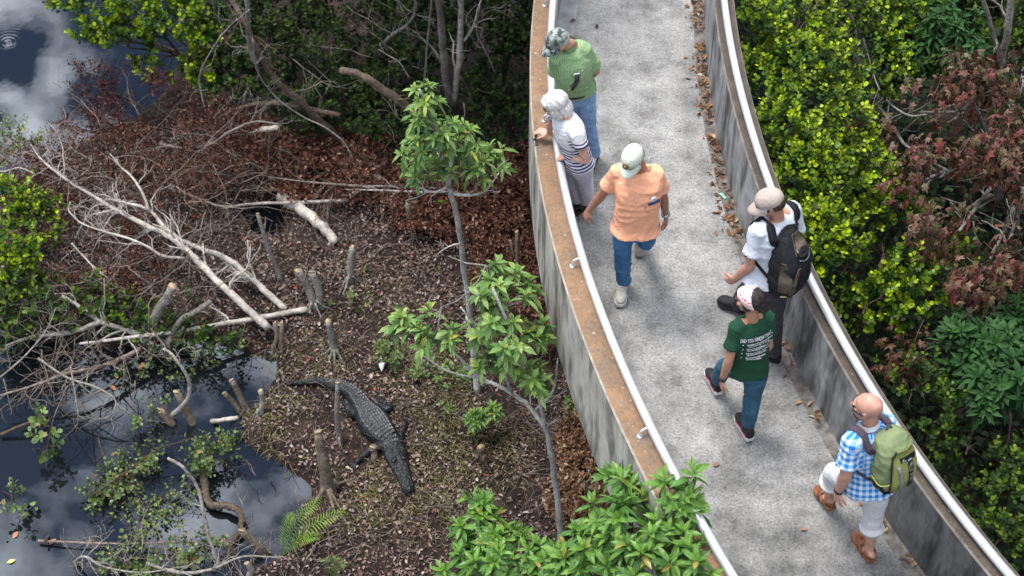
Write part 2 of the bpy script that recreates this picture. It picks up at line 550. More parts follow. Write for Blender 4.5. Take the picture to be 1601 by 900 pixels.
# ------------------------------------------------------------------ ground, pond and water
POND = [[(-900, 1400), (-900, 520), (-40, 520), (60, 545), (150, 556), (230, 552), (300, 545), (370, 552), (418, 566), (412, 590), (402, 618), (372, 650), (362, 690), (398, 720),
         (438, 745), (462, 775), (455, 815), (432, 848), (380, 880), (330, 930), (300, 1400)],
        [(-900, -700), (140, -700), (230, -60), (290, 60), (250, 130), (200, 175), (120, 205), (60, 250), (-60, 300), (-900, 330)],
        [(398, 330), (425, 322), (440, 340), (428, 362), (402, 358)]]
PW = [np.array([at(x, y, WZ)[:2] for x, y in p]) for p in POND]
def sdist(P, poly):
    """signed distance to a polygon, negative inside"""
    n = len(poly); d = np.full(len(P), 1e9); inside = np.zeros(len(P), bool)
    for i in range(n):
        a, b2 = poly[i], poly[(i + 1) % n]
        e = b2 - a; w_ = P - a
        t = np.clip((w_ @ e) / (e @ e), 0, 1)
        d = np.minimum(d, np.linalg.norm(w_ - t[:, None] * e, axis=1))
        c = ((a[1] <= P[:, 1]) & (b2[1] > P[:, 1])) | ((b2[1] <= P[:, 1]) & (a[1] > P[:, 1]))
        xi = a[0] + (P[:, 1] - a[1]) / (e[1] if abs(e[1]) > 1e-9 else 1e-9) * e[0]
        inside ^= c & (P[:, 0] < xi)
    return np.where(inside, -d, d)
def ground_z(P):
    P = np.asarray(P, dtype=float)[:, :2]
    Q = np.concatenate([P, np.zeros((len(P), 1))], 1)
    d = np.min([sdist(P, p) for p in PW], axis=0)
    d = d + (fbm(Q * 3.0, 3) - 0.5) * 0.30
    shore = np.clip(d / 0.30, -1.6, 1)
    z = GZ + (shore - 1) * 0.22 * (shore < 1)
    z = z + (fbm(Q * 1.3 + 5, 3) - 0.5) * 0.16 + (fbm(Q * 7 + 9, 3) - 0.5) * 0.07
    far = np.clip((np.abs(P[:, 0]) - 14) / 20, 0, 1)
    return z + far * 0.2
def ground_at(x, y): return float(ground_z(np.array([[x, y]]))[0])
def gpt(px, py, dz=0.0):
    """the ground point seen at a photo pixel"""
    z = GZ
    for _ in range(6):
        p = at(px, py, z); z = ground_at(p[0], p[1])
    p = at(px, py, z); p[2] += dz
    return p

def axis(lo, hi, step, far):
    a = np.arange(lo, hi + step / 2, step)
    l = lo - np.cumsum(step * 1.25 ** np.arange(1, 40)); r = hi + np.cumsum(step * 1.25 ** np.arange(1, 40))
    return np.concatenate([l[l > -far][::-1], a, r[r < far]])
gx, gy = axis(-7.5, 7.5, 0.05, 400), axis(5.5, 16.5, 0.05, 400)
X, Y = np.meshgrid(gx, gy)
GP = np.stack([X.ravel(), Y.ravel()], 1)
Z = ground_z(GP)
nx_, ny_ = len(gx), len(gy)
idx = np.arange(nx_ * ny_).reshape(ny_, nx_)
quads = np.stack([idx[:-1, :-1], idx[:-1, 1:], idx[1:, 1:], idx[1:, :-1]], -1).reshape(-1, 4)
def mat_ground():
    m, n, b = newmat('swamp soil')
    v = coords(n)
    r = ramp(n, [(0.28, (.007, .005, .004)), (0.45, (.022, .014, .011)), (0.6, (.052, .034, .026)), (0.8, (.11, .075, .058))])
    n.links.new(noise(n, v, 9, 8, 0.72), r.inputs[0])
    g = ramp(n, [(0.35, 0.45), (0.65, 1.15)])
    n.links.new(noise(n, v, 1.1, 5, 0.6), g.inputs[0])
    c = mixc(n, 0.9, r.outputs[0], g.outputs[0], 'MULTIPLY')
    n.links.new(c, b.inputs['Base Color'])
    b.inputs['Roughness'].default_value = 0.85
    b.inputs['Specular IOR Level'].default_value = 0.25
    bump(n, b, noise(n, v, 30, 6, 0.7), 0.8, 0.03)
    return m
g_o = np_mesh('ground', np.column_stack([GP, Z]), quads.ravel(), np.full(len(quads), 4), mat_ground(), smooth=True)
tag(g_o, kind='structure')

m, n, b = newmat('dark tannin water')
b.inputs['Base Color'].default_value = (0.006, 0.008, 0.010, 1)
b.inputs['Roughness'].default_value = 0.015
b.inputs['IOR'].default_value = 1.5
b.inputs['Specular IOR Level'].default_value = 1.0
b.inputs['Specular Tint'].default_value = (0.86, 0.92, 1.0, 1)
wv = coords(n)
tw = node(n, 'ShaderNodeTexWave', wave_type='RINGS', rings_direction='SPHERICAL')
mpw = node(n, 'ShaderNodeMapping'); n.links.new(wv, mpw.inputs['Vector'])
q = at(12, 66, WZ); mpw.inputs['Location'].default_value = (-q[0], -q[1], -q[2])
n.links.new(mpw.outputs[0], tw.inputs['Vector']); tw.inputs['Scale'].default_value = 6.0; tw.inputs['Distortion'].default_value = 1.2
ln = node(n, 'ShaderNodeVectorMath', operation='LENGTH'); n.links.new(mpw.outputs[0], ln.inputs[0])
fall = ramp(n, [(0.0, 1.0), (0.25, 0.6), (0.55, 0.12), (1.0, 0.0)])
sc_ = node(n, 'ShaderNodeMath', operation='MULTIPLY'); sc_.inputs[1].default_value = 3.4
n.links.new(ln.outputs['Value'], sc_.inputs[0]); n.links.new(sc_.outputs[0], fall.inputs[0])
hm = node(n, 'ShaderNodeMath', operation='MULTIPLY'); n.links.new(tw.outputs['Fac'], hm.inputs[0]); n.links.new(fall.outputs[0], hm.inputs[1])
ad = node(n, 'ShaderNodeMath', operation='MULTIPLY_ADD'); ad.inputs[1].default_value = 1.3
n.links.new(noise(n, wv, 2.2, 3, 0.5), ad.inputs[0]); n.links.new(hm.outputs[0], ad.inputs[2])
bump(n, b, ad.outputs[0], 0.035, 0.012)
M_WATER = m
mb = MB()
mb.add([(-400, -400, WZ), (400, -400, WZ), (400, 400, WZ), (-400, 400, WZ)], [(0, 1, 2, 3)])
tag(mb.build('water', M_WATER, smooth=False), kind='structure')
# ------------------------------------------------------------------ people
def remesh(mb, voxel, smooth=3, disp=None, name='m'):
    """fuse overlapping shapes of one body or garment into one continuous surface"""
    me = mb.mesh(name + '_tmp')
    o = bpy.data.objects.new('tmp', me); COL.objects.link(o)
    r = o.modifiers.new('r', 'REMESH'); r.mode = 'VOXEL'; r.voxel_size = voxel
    if smooth:
        s = o.modifiers.new('s', 'SMOOTH'); s.factor = 0.5; s.iterations = smooth
    dg = bpy.context.evaluated_depsgraph_get(); dg.update()
    out = bpy.data.meshes.new_from_object(o.evaluated_get(dg))
    bpy.data.objects.remove(o); bpy.data.meshes.remove(me)
    out.name = name
    if disp is not None:
        n = len(out.vertices)
        co = np.empty(n * 3, np.float32); no = np.empty(n * 3, np.float32)
        out.vertices.foreach_get('co', co); out.vertices.foreach_get('normal', no)
        co = co.reshape(-1, 3).astype(float); no = no.reshape(-1, 3)
        co = disp(co, no)
        out.vertices.foreach_set('co', co.astype(np.float32).ravel())
    out.polygons.foreach_set('use_smooth', [True] * len(out.polygons))
    out.update()
    return out

def mesh_co(me):
    co = np.empty(len(me.vertices) * 3, np.float32); me.vertices.foreach_get('co', co)
    return co.reshape(-1, 3).astype(float)

def seg_dist(P, a, b):
    e = b - a; t = np.clip(((P - a) @ e) / (e @ e), 0, 1)
    return np.linalg.norm(P - a - t[:, None] * e, axis=1), t

def set_vec(me, name, arr):
    a = me.attributes.new(name, 'FLOAT_VECTOR', 'POINT')
    a.data.foreach_set('vector', np.ascontiguousarray(arr, dtype=np.float32).ravel())

def frame(fwd, up=(0, 0, 1)):
    f = nrm(fwd); r = nrm(np.cross(f, up)); u = np.cross(r, f)
    return r, f, u

class Head:
    """head frame: right, forward, up; c is the centre of the skull"""
    def __init__(s, c, face, k=1.0, roll=0.0):
        s.c = V3(c); s.k = k
        s.r, s.f, s.u = frame(face)
        if roll:
            r0, u0 = s.r, s.u
            s.r = r0 * math.cos(roll) + u0 * math.sin(roll); s.u = u0 * math.cos(roll) - r0 * math.sin(roll)
    def p(s, x, y, z): return s.c + (s.r * x + s.f * y + s.u * z) * s.k
    def ax(s, a, b, c): return [s.r * a * s.k, s.f * b * s.k, s.u * c * s.k]

def head_shape(mb, H, chin=1.0):
    mb.ell(H.p(0, -.012, .035), H.ax(.077, .098, .085), 20, 14)          # skull
    mb.ell(H.p(0, .022, -.025), H.ax(.066, .074, .085), 18, 12)          # face
    mb.ell(H.p(0, .048, -.082), H.ax(.040, .042, .034 * chin), 14, 8)    # jaw and chin
    mb.ell(H.p(0, .082, .030), H.ax(.050, .016, .014), 12, 6)            # brow
    mb.tube([H.p(0, .092, .022), H.p(0, .108, -.014), H.p(0, .104, -.024)], [.008 * H.k, .0135 * H.k, .013 * H.k], 8, round_ends=2)  # nose
    mb.ell(H.p(0, .092, -.052), H.ax(.024, .010, .010), 10, 6)           # lips
    for sx in (-1, 1):
        mb.ell(H.p(sx * .048, .066, -.012), H.ax(.022, .022, .020), 10, 6)   # cheek
        mb.ell(H.p(sx * .080, -.008, -.004), [a * H.k for a in (H.r * .010 * sx + H.f * .004, H.f * .018 - H.r * .006 * sx, H.u * .032)], 10, 7)   # ear

def hand_shape(mb, wr, d, pn, L=0.18, curl=0.5, spread=0.10, thumb=1):
    """wr wrist, d direction of the hand, pn palm normal (towards the palm), curl of the fingers in radians per joint"""
    d = nrm(d); pn = V3(pn); pn = nrm(pn - d * (pn @ d)); sd = np.cross(d, pn) * thumb    # sd towards the thumb
    k = L / 0.18
    mb.tube([wr - d * .02, wr + d * .035 * k, wr + d * .085 * k], [(.027 * k, .020 * k), (.038 * k, .017 * k), (.041 * k, .014 * k)], 12, lat=sd, round_ends=2)
    for q, (off, ln) in enumerate(((.030, .072), (.0105, .080), (-.0095, .074), (-.029, .058))):
        a = spread * (1.3, .4, -.45, -1.4)[q]
        dd = nrm(d * math.cos(a) + sd * math.sin(a))
        p = wr + d * (.082 - .004 * abs(q - 1)) * k + sd * off * k
        pts = [p - dd * .02, p]; c = curl * (0.75 + .12 * q); ang = c * .6
        for f in (.45, .32, .23):
            p = p + (dd * math.cos(ang) + pn * math.sin(ang)) * ln * f * k; pts.append(p); ang += c
        mb.tube(pts, [.0095 * k, .0092 * k, .0085 * k, .0078 * k, .0066 * k], 8, round_ends=2)
    p = wr + d * .025 * k + sd * .026 * k
    t1 = nrm(sd * .75 + d * .65 + pn * .35); t2 = nrm(sd * .3 + d * .9 + pn * .4)
    mb.tube([p - t1 * .015, p + t1 * .030 * k, p + t1 * .030 * k + t2 * .028 * k, p + t1 * .030 * k + t2 * .052 * k], [.0135 * k, .0115 * k, .0098 * k, .008 * k], 8, round_ends=2)

def torso_rings(j, g, belly=0.0, grow=0.0, top=1.0, bottom=-0.12, chest=1.0):
    """sections of a torso from the crotch to the neck: list of (centre, lateral axis, forward axis)"""
    pel, neck = j['pel'], j['neck']
    L = np.linalg.norm(neck - pel); k = L / .54
    hipr = nrm(j['hr'] - j['hl']); shr = nrm(j['sr'] - j['sl'])
    up = nrm(neck - pel)
    prof = [(-.22, .150, .105, 0), (-.12, .168, .118, 0), (0, .172, .122, .0), (.14, .166, .118, .1), (.30, .160, .112, .35), (.48, .163, .114, .45),
            (.66, .175, .118, .35), (.80, .180, .112, .2), (.90, .150, .090, .08), (.97, .085, .066, 0), (1.04, .058, .058, 0), (1.12, .055, .056, 0)]
    out = []
    for t, a, b_, bl in prof:
        if t < bottom - 1e-6 or t > top + 1e-6: continue
        s = min(max((t - .1) / .7, 0), 1); s = s * s * (3 - 2 * s)
        lat = nrm(hipr * (1 - s) + shr * s); lat = nrm(lat - up * (lat @ up)); fw = np.cross(up, lat)
        ch = chest if .5 < t < .9 else 1.0
        c = pel + (neck - pel) * t + fw * bl * belly
        out.append((c, lat * (a * g * k + grow), fw * ((b_ * g * k) * ch + bl * belly + grow)))
    return out

def loft(mb, rings, n=22, p=2.35):
    V, F = [], []
    for c, la, fw in rings:
        for q in range(n):
            th = q / n * 2 * math.pi
            cx, sx = math.cos(th), math.sin(th)
            cx = math.copysign(abs(cx) ** (2 / p), cx); sx = math.copysign(abs(sx) ** (2 / p), sx)
            V.append(c + la * cx + fw * sx)
    m = len(rings)
    for i in range(m - 1):
        for q in range(n):
            q2 = (q + 1) % n
            F.append((i * n + q, i * n + q2, (i + 1) * n + q2, (i + 1) * n + q))
    F.append(tuple(range(n - 1, -1, -1))); F.append(tuple((m - 1) * n + q for q in range(n)))
    mb.add(V, F)

def lerp(a, b, t): return V3(a) + (V3(b) - V3(a)) * t

def folds(seed, amp, fx=11, fz=17, axis=None):
    """cloth folds: ridged noise pushed along the normals"""
    def f(co, no):
        q = co * np.array([fx, fx, fz]) + seed
        w1 = np.stack([vnoise(q * .35 + 3), vnoise(q * .35 + 31), vnoise(q * .35 + 67)], 1)
        r = 1 - np.abs(2 * vnoise(q + w1 * 2.2) - 1) * 1.0
        r2 = 1 - np.abs(2 * vnoise(q * 2.1 + w1 * 3 + 11) - 1)
        h = (r ** 2.2 - .35) + .4 * (r2 ** 2 - .35)
        return co + no * (h * amp)[:, None]
    return f

def skin_mat(name, c):
    m, n, b = newmat(name)
    v = coords(n)
    r = ramp(n, [(0.3, (c[0] * .78, c[1] * .68, c[2] * .64)), (0.7, tuple(q * 1.1 for q in c))])
    n.links.new(noise(n, v, 26, 6, .65), r.inputs[0])
    n.links.new(r.outputs[0], b.inputs['Base Color'])
    b.inputs['Roughness'].default_value = 0.44
    b.inputs['Specular IOR Level'].default_value = 0.35
    b.inputs['Subsurface Weight'].default_value = 0.08
    b.inputs['Subsurface Radius'].default_value = (.012, .005, .003)
    return m

def creases(n, b, v, k=.5):
    """small sharp creases of worn cloth"""
    dn = node(n, 'ShaderNodeTexNoise'); dn.inputs['Scale'].default_value = 9; dn.inputs['Detail'].default_value = 3; n.links.new(v, dn.inputs['Vector'])
    w_ = mixc(n, .22, v, dn.outputs['Color'])
    a = node(n, 'ShaderNodeMath', operation='SUBTRACT'); a.inputs[1].default_value = .5; n.links.new(noise(n, w_, 15, 2, .5), a.inputs[0])
    a2 = node(n, 'ShaderNodeMath', operation='ABSOLUTE'); n.links.new(a.outputs[0], a2.inputs[0])
    a3 = node(n, 'ShaderNodeMath', operation='POWER'); a3.inputs[1].default_value = .6; n.links.new(a2.outputs[0], a3.inputs[0])
    bump(n, b, a3.outputs[0], k, .035)

def cloth_mat(name, c, var=.12, rough=.9, weave=420):
    m, n, b = newmat(name)
    v = coords(n)
    r = ramp(n, [(0.3, tuple(q * (1 - var) for q in c)), (0.7, tuple(min(1, q * (1 + var)) for q in c))])
    n.links.new(noise(n, v, 16, 5), r.inputs[0])
    n.links.new(r.outputs[0], b.inputs['Base Color'])
    b.inputs['Roughness'].default_value = rough
    b.inputs['Specular IOR Level'].default_value = .2
    creases(n, b, v, .26)
    return m

def denim_mat(name, dark, light):
    m, n, b = newmat(name)
    v = coords(n)
    r = ramp(n, [(0.32, dark), (0.68, light)])
    n.links.new(noise(n, v, 9, 5, .6), r.inputs[0])
    g = ramp(n, [(0.35, .8), (0.65, 1.15)])
    n.links.new(noise(n, v, 260, 2), g.inputs[0])
    n.links.new(mixc(n, .6, r.outputs[0], g.outputs[0], 'MULTIPLY'), b.inputs['Base Color'])
    b.inputs['Roughness'].default_value = .88
    b.inputs['Specular IOR Level'].default_value = .2
    creases(n, b, v, .45)
    return m

def add_mesh(name, me, mat, parent):
    for m in (mat if isinstance(mat, (list, tuple)) else [mat]): me.materials.append(m)
    return link(name, me, parent)

M_BLACK = mat_plain('black rubber and nylon', (.018, .018, .02), .6)
M_BLKCLOTH = cloth_mat('black nylon cloth', (.016, .016, .019), .3, .75)
M_DKHAIR = mat_noise('dark hair', [(0.3, (.008, .006, .005)), (0.7, (.03, .022, .018))], 120, rough=.45, spec=.5)
M_BRHAIR = mat_noise('brown hair', [(0.3, (.03, .016, .009)), (0.7, (.09, .05, .03))], 120, rough=.5, spec=.5)
M_EYE = mat_plain('eyes', (.05, .035, .03), .25)
M_STEEL = mat_plain('steel', (.55, .55, .56), .3, metal=.9)
M_LENS = mat_plain('sunglasses lens', (.01, .01, .012), .1, spec=.8)
M_WSOLE = mat_plain('white shoe sole', (.72, .71, .69), .7, var=.08)

def make_body(p, j, H, skin, g=1.0, belly=0, hands=None, bare=('el', 'er'), feet=False, chin=1.0, arm=1.0, neckr=.055, legw=1.0):
    mb = MB()
    loft(mb, torso_rings(j, g, belly, -0.012, top=1.0))
    mb.tube([lerp(j['neck'], j['pel'], .12), j['neck'], lerp(j['neck'], H.p(0, -.02, -.05), .6), H.p(0, -.015, -.02)], [neckr * 1.08, neckr * 1.0, neckr * .98, neckr], 14)
    head_shape(mb, H, chin)
    for s in 'lr':
        sh, el, wr = j['s' + s], j['e' + s], j['w' + s]
        mb.tube([lerp(sh, j['neck'], .35), sh, lerp(sh, el, .35), lerp(sh, el, .8), el, lerp(el, wr, .28), lerp(el, wr, .75), wr],
                [.050 * arm, .056 * arm, .050 * arm, .042 * arm, .040 * arm, .043 * arm, .031 * arm, (.028 * arm, .023 * arm)], 14, round_ends=2)
        d, pn, curl, spread, th = hands[s]
        hand_shape(mb, wr, d, pn, .18 * arm ** .5, curl, spread, th)
        hi, kn, an, to = j['h' + s], j['k' + s], j['a' + s], j['t' + s]
        mb.tube([lerp(hi, kn, -.05), lerp(hi, kn, .3), lerp(hi, kn, .85), kn, lerp(kn, an, .3), lerp(kn, an, .75), an],
                [.083 * legw, .078 * legw, .056 * legw, .054 * legw, .055 * legw, .036 * legw, .034 * legw], 14, round_ends=2)
        if feet:
            f = nrm(to - an); r = nrm(np.cross(f, [0, 0, 1.0])); u = np.cross(r, f)
            z0 = an - u * .055
            mb.tube([an - f * .035 - u * .03, an - u * .030 + f * .03, an + f * .09 - u * .045, an + f * .135 - u * .05],
                    [(.030, .030), (.034, .035), (.043, .022), (.046, .014)], 12, lat=r, round_ends=2)
            for q in range(5):
                tp = an + f * (.140 + .022 * (1 - abs(q - 1) / 4)) - u * .056 + r * (q - 2) * .019 * (1 if s == 'r' else -1)
                mb.tube([tp - f * .035, tp, tp + f * .012], [.010, .011 if q else .014, .009], 8, round_ends=2)
    me = remesh(mb, .0068, 2, None, 'body')
    return add_mesh('body', me, skin, p)

def eyes(p, H, brow=None):
    for sx in (-1, 1):
        mb = MB(); mb.ell(H.p(sx * .031, .082, .008), H.ax(.013, .008, .007), 10, 6); mb.build('eye', M_EYE, p)
        mb = MB(); mb.tube([H.p(sx * .014, .099, .032), H.p(sx * .034, .094, .038), H.p(sx * .052, .078, .032)], [.004, .005, .003], 6); mb.build('eyebrow', brow or M_BRHAIR, p)
    mb = MB(); mb.ell(H.p(0, .1015, -.052), H.ax(.023, .0035, .0028), 10, 6)
    mb.build('mouth', M_LIP, p)
M_LIP = mat_plain('lips', (.28, .10, .08), .5)

def make_shirt(p, j, mat, g=1.0, belly=0, grow=.018, sleeve=.55, hem=-.12, amp=.006, seed=0, arm=1.0, voxel=.011, flare=.012, name='shirt', neckgap=True, cuff=.068, chest=1.0, fz=13):
    mb = MB()
    rings = torso_rings(j, g, belly, grow, top=.97, bottom=hem, chest=chest)
    c, la, fw = rings[0]; rings[0] = (c, la + nrm(la) * flare, fw + nrm(fw) * flare)
    loft(mb, rings)
    for s in 'lr':
        sh, el = j['s' + s], j['e' + s]
        inn = lerp(sh, j['neck'], .45)
        mb.tube([inn, sh, lerp(sh, el, sleeve * .5), lerp(sh, el, sleeve)], [.060 * arm + .008, .066 * arm + .006, .064 * arm, cuff * arm + .002], 16)
    me = remesh(mb, voxel, 3, folds(seed, amp, 8, fz), name)
    # pattern coordinates: u round the body or sleeve, v along it
    co = mesh_co(me)
    up = nrm(j['neck'] - j['pel']); lat = nrm(j['sr'] - j['sl']); lat = nrm(lat - up * (lat @ up)); fw = np.cross(up, lat)
    q = co - j['pel']
    u = np.arctan2(q @ fw, q @ lat) * .165; v = q @ up; wz = np.zeros(len(co))
    for s in 'lr':
        sh, el = j['s' + s], j['e' + s]
        d, t = seg_dist(co, sh, lerp(sh, el, sleeve))
        dt, tt = seg_dist(co, j['pel'], j['neck'])
        m_ = (t > .18) & (d < .10)
        ax = nrm(el - sh); l2 = nrm(np.cross(ax, fw)); f2 = np.cross(l2, ax)
        qq = co - sh
        u = np.where(m_, np.arctan2(qq @ f2, qq @ l2) * .066, u); v = np.where(m_, .40 - qq @ ax, v); wz = np.where(m_, 1.0, wz)
    set_vec(me, 'pat', np.stack([u, v, wz], 1))
    return add_mesh(name, me, mat, p)

def make_trousers(p, j, mat, g=1.0, grow=.012, end=.96, amp=.006, seed=0, width=1.0, hemr=.058, waist=.16, voxel=.011, name='trousers', belly=0):
    mb = MB()
    loft(mb, torso_rings(j, g, belly, grow, top=waist, bottom=-.22))
    for s in 'lr':
        hi, kn, an = j['h' + s], j['k' + s], j['a' + s]
        e = lerp(kn, an, end)
        pts = [lerp(hi, kn, -.12), lerp(hi, kn, .25), lerp(hi, kn, .8), kn, lerp(kn, e, .35), lerp(kn, e, .75), e]
        mb.tube(pts, [.095 * width, .094 * width, .074 * width, .070 * width, .069 * width, .062 * width, hemr * width], 16)
    me = remesh(mb, voxel, 3, folds(seed, amp, 10, 20), name)
    return add_mesh(name, me, mat, p)

def make_shoe(p, an, to, mat, solemat, L=.27, wd=.047, collar=.062, accent=None, name='shoe'):
    """shoe round the ankle 'an', pointing to 'to'"""
    f = V3(to) - V3(an)
    f = nrm(f) if abs(nrm(f)[2]) > .6 else nrm(f + np.array([0, 0, .055 if V3(an)[2] < .16 else .02]))
    r = nrm(np.cross(f, [0, 0, 1.0])); u = np.cross(r, f)
    heel = V3(an) - f * .065 - u * .078
    rings = []
    for t, w_, h in ((-.01, .55, .050), (.03, .78, .088), (.10, .80, .098), (.26, .82, .100), (.42, .86, .082), (.60, 1.0, .064), (.78, 1.02, .054), (.91, .80, .044), (.985, .42, .030)):
        c = heel + f * L * t
        rings.append((c + u * (.018 + h * .5), r * wd * w_, u * h * .5))
    mb = MB(); loft(mb, rings, 16, 2.6)
    mb.tube([V3(an) + u * .045, V3(an) - u * .02], [.044, .050], 14)
    me = remesh(mb, .007, 3, None, name)
    o = add_mesh(name, me, mat, p)
    mb = MB()
    prof = [(-.025, .5), (.02, .80), (.12, .86), (.3, .82), (.45, .86), (.62, 1.06), (.8, 1.06), (.92, .84), (1.0, .45)]
    V = []
    for zz in (0.0, .028):
        for sgn, seq in ((1, prof), (-1, prof[::-1])):
            for t, w_ in seq: V.append(heel + f * L * t + r * wd * w_ * sgn + u * zz)
    m_ = len(prof) * 2
    F = [(q, (q + 1) % m_, m_ + (q + 1) % m_, m_ + q) for q in range(m_)] + [tuple(range(m_ - 1, -1, -1)), tuple(range(m_, 2 * m_))]
    mb.add(V, F); mb.build('sole', solemat, o, smooth=False)
    mb = MB()
    for q in range(4):
        c = heel + f * L * (.42 + .075 * q) + u * (.102 - .012 * q)
        mb.tube([c - r * .024, c + u * .006, c + r * .024], [.0035] * 3, 5)
    mb.build('laces', accent or solemat, o)
    if accent:
        mb = MB()
        for sg in (-1, 1):
            c = heel + f * L * .3
            mb.tube([heel + f * L * .05 + r * wd * .80 * sg + u * .035, heel + f * L * .45 + r * wd * .9 * sg + u * .04, heel + f * L * .75 + r * wd * 1.04 * sg + u * .032], [.005] * 3, 6)
        mb.build('trim', accent, o)
    return o

def make_cap(p, H, mat, brimmat=None, label=None, peak=.085, k=1.0, tilt=0.0, name='cap'):
    n1, n2 = 24, 9
    V, F = [], []
    th0 = math.radians(100)
    for i in range(n2 + 1):
        th = th0 * i / n2
        for q in range(n1):
            ph = q / n1 * 2 * math.pi
            x, y = math.cos(ph) * math.sin(th), math.sin(ph) * math.sin(th)
            z = math.cos(th)
            fl = 1.0 + .06 * max(0, y)
            V.append(H.p(x * .089 * k, -.010 + y * .112 * k, .040 + z * .092 * fl * k))
    for i in range(n2):
        for q in range(n1):
            q2 = (q + 1) % n1
            F.append((i * n1 + q, (i + 1) * n1 + q, (i + 1) * n1 + q2, i * n1 + q2))
    mb = MB(); mb.add(V, F)
    o = mb.build(name, mat, p)
    mb = MB(); mb.ell(H.p(0, -.010, .040 + .093 * k), H.ax(.008, .008, .005), 8, 5); mb.build('button', mat, o)
    # brim: curved peak with thickness
    V, F = [], []
    na, nr = 15, 5
    for lay in (0, -.004):
        for a in range(na):
            ph = math.pi * (.5 + (a / (na - 1) - .5) * .86)
            for q in range(nr):
                s = q / (nr - 1)
                rx, ry = .086 * k, (.108 * k)
                prof = math.sin(ph) ** .8
                x = math.cos(ph) * rx * (1 + .06 * s); y = -.010 + math.sin(ph) * ry + peak * s * prof
                z = .030 - .012 * s - 0.9 * (x * x) * 3.2 * (.35 + .65 * s) - .02 * s * s + lay + tilt * s
                V.append(H.p(x, y, z))
    m_ = na * nr
    for a in range(na - 1):
        for q in range(nr - 1):
            i = a * nr + q
            F.append((i, i + nr, i + nr + 1, i + 1)); F.append((m_ + i, m_ + i + 1, m_ + i + nr + 1, m_ + i + nr))
        i = a * nr + nr - 1
        F.append((i, i + nr, m_ + i + nr, m_ + i)); i = a * nr
        F.append((i, m_ + i, m_ + i + nr, i + nr))
    for i in range(nr - 1):
        F.append((i, i + 1, m_ + i + 1, m_ + i)); j_ = (na - 1) * nr + i
        F.append((j_, m_ + j_, m_ + j_ + 1, j_ + 1))
    mb = MB(); mb.add(V, F); mb.build('brim', brimmat or mat, o)
    return o

def hair_fringe(p, H, mat, low=-.045, k=1.0, name='hair'):
    """short hair round the back and sides of the head, below a cap"""
    mb = MB()
    mb.ell(H.p(0, -.030, .005), H.ax(.083 * k, .092 * k, .075 * k), 18, 12)
    mb.ell(H.p(0, -.055, -.030), H.ax(.062 * k, .055 * k, .045 * k), 14, 9)
    for sx in (-1, 1): mb.tube([H.p(sx * .074, .022, .03), H.p(sx * .074, .024, -.012)], [.011, .007], 8, round_ends=2)
    me = remesh(mb, .007, 2, folds(5, .004, 40, 60), name)
    return add_mesh(name, me, mat, p)

def band(p, a, b, wr_t, rad, mat, name, width=.012):
    """a band round the forearm from a to b at fraction wr_t"""
    c = lerp(a, b, wr_t); d = nrm(b - a)
    mb = MB(); mb.tube([c - d * width, c + d * width], [rad, rad], 16)
    return mb.build(name, mat, p)

def J(**k): return {q: V3(v) for q, v in k.items()}

def ribbon(mb, pts, up, wd, th):
    """flat strap through pts; up: list of (outward) normals"""
    m_ = len(pts); V = []
    for i in range(m_):
        t = nrm(V3(pts[min(i + 1, m_ - 1)]) - V3(pts[max(i - 1, 0)]))
        nn = V3(up[i]); nn = nrm(nn - t * (nn @ t)); sd = np.cross(t, nn)
        for a, b_ in ((-1, -1), (1, -1), (1, 1), (-1, 1)): V.append(V3(pts[i]) + sd * wd * a + nn * th * b_)
    F = []
    for i in range(m_ - 1):
        for q in range(4):
            F.append((i * 4 + q, i * 4 + (q + 1) % 4, (i + 1) * 4 + (q + 1) % 4, (i + 1) * 4 + q))
    F += [(3, 2, 1, 0), tuple((m_ - 1) * 4 + q for q in range(4))]
    mb.add(V, F)

def drape(shirt, pts, out, lift=.006):
    """move points onto a garment's surface by casting towards it; out(p) gives the outward direction"""
    bvh = BVHTree.FromPolygons([v.co for v in shirt.data.vertices], [tuple(f.vertices) for f in shirt.data.polygons])
    P_, N_ = [], []
    for p_ in pts:
        o = nrm(out(p_))
        hit = bvh.ray_cast(Vector(V3(p_) + o * .5), Vector(-o), 1.2)
        if hit[0] is None:
            hit = bvh.find_nearest(Vector(p_))
        nn = nrm(hit[1]) if V3(hit[1]) @ o > 0 else -nrm(hit[1])
        P_.append(V3(hit[0]) + nn * lift); N_.append(nn)
    return P_, N_

def person(label, loc):
    return tag(empty('person', loc), label, 'person')
# ---- man in the peach T-shirt, walking towards us
j = J(pel=(0.933,8.282,0.920),neck=(0.932,8.334,1.460),head=(0.847,8.319,1.620),sr=(0.778,8.353,1.400),er=(0.680,8.391,1.127),wr=(0.587,8.445,0.886),sl=(1.056,8.327,1.400),el=(1.128,8.370,1.122),wl=(1.170,8.409,0.867),hr=(0.847,8.287,0.900),kr=(0.857,8.351,0.475),ar=(0.889,8.395,0.100),tr=(0.867,8.299,0.040),hl=(1.021,8.287,0.900),kl=(1.050,8.457,0.506),al=(1.038,8.766,0.220),tl=(1.041,8.776,0.100))
j['tr'] = V3((.86, 8.25, .05)); j['tl'] = V3((1.03, 8.72, .10))
p = person('man in peach T-shirt, blue jeans and pale cap walking with one hand to the rail', (0.95, 8.5, 0))
H = Head((.872, 8.285, 1.605), (-.42, -.72, -.55), .88)
SKIN_T = skin_mat('tanned skin', (.40, .20, .125))
body = make_body(p, j, H, SKIN_T, .89, .03, dict(r=((-.25, .0, -.9), (.3, .2, -.6), .35, .16, 1), l=((.1, -.1, -.95), (-.9, .2, 0), .55, .08, -1)), arm=.92, neckr=.054, legw=.94)
eyes(p, H, M_DKHAIR)
M_PEACH = cloth_mat('peach jersey', (.94, .45, .27), .05)
sh = make_shirt(p, j, M_PEACH, .91, .035, .017, .66, -.12, .010, 3, arm=.92, cuff=.080, flare=.024)
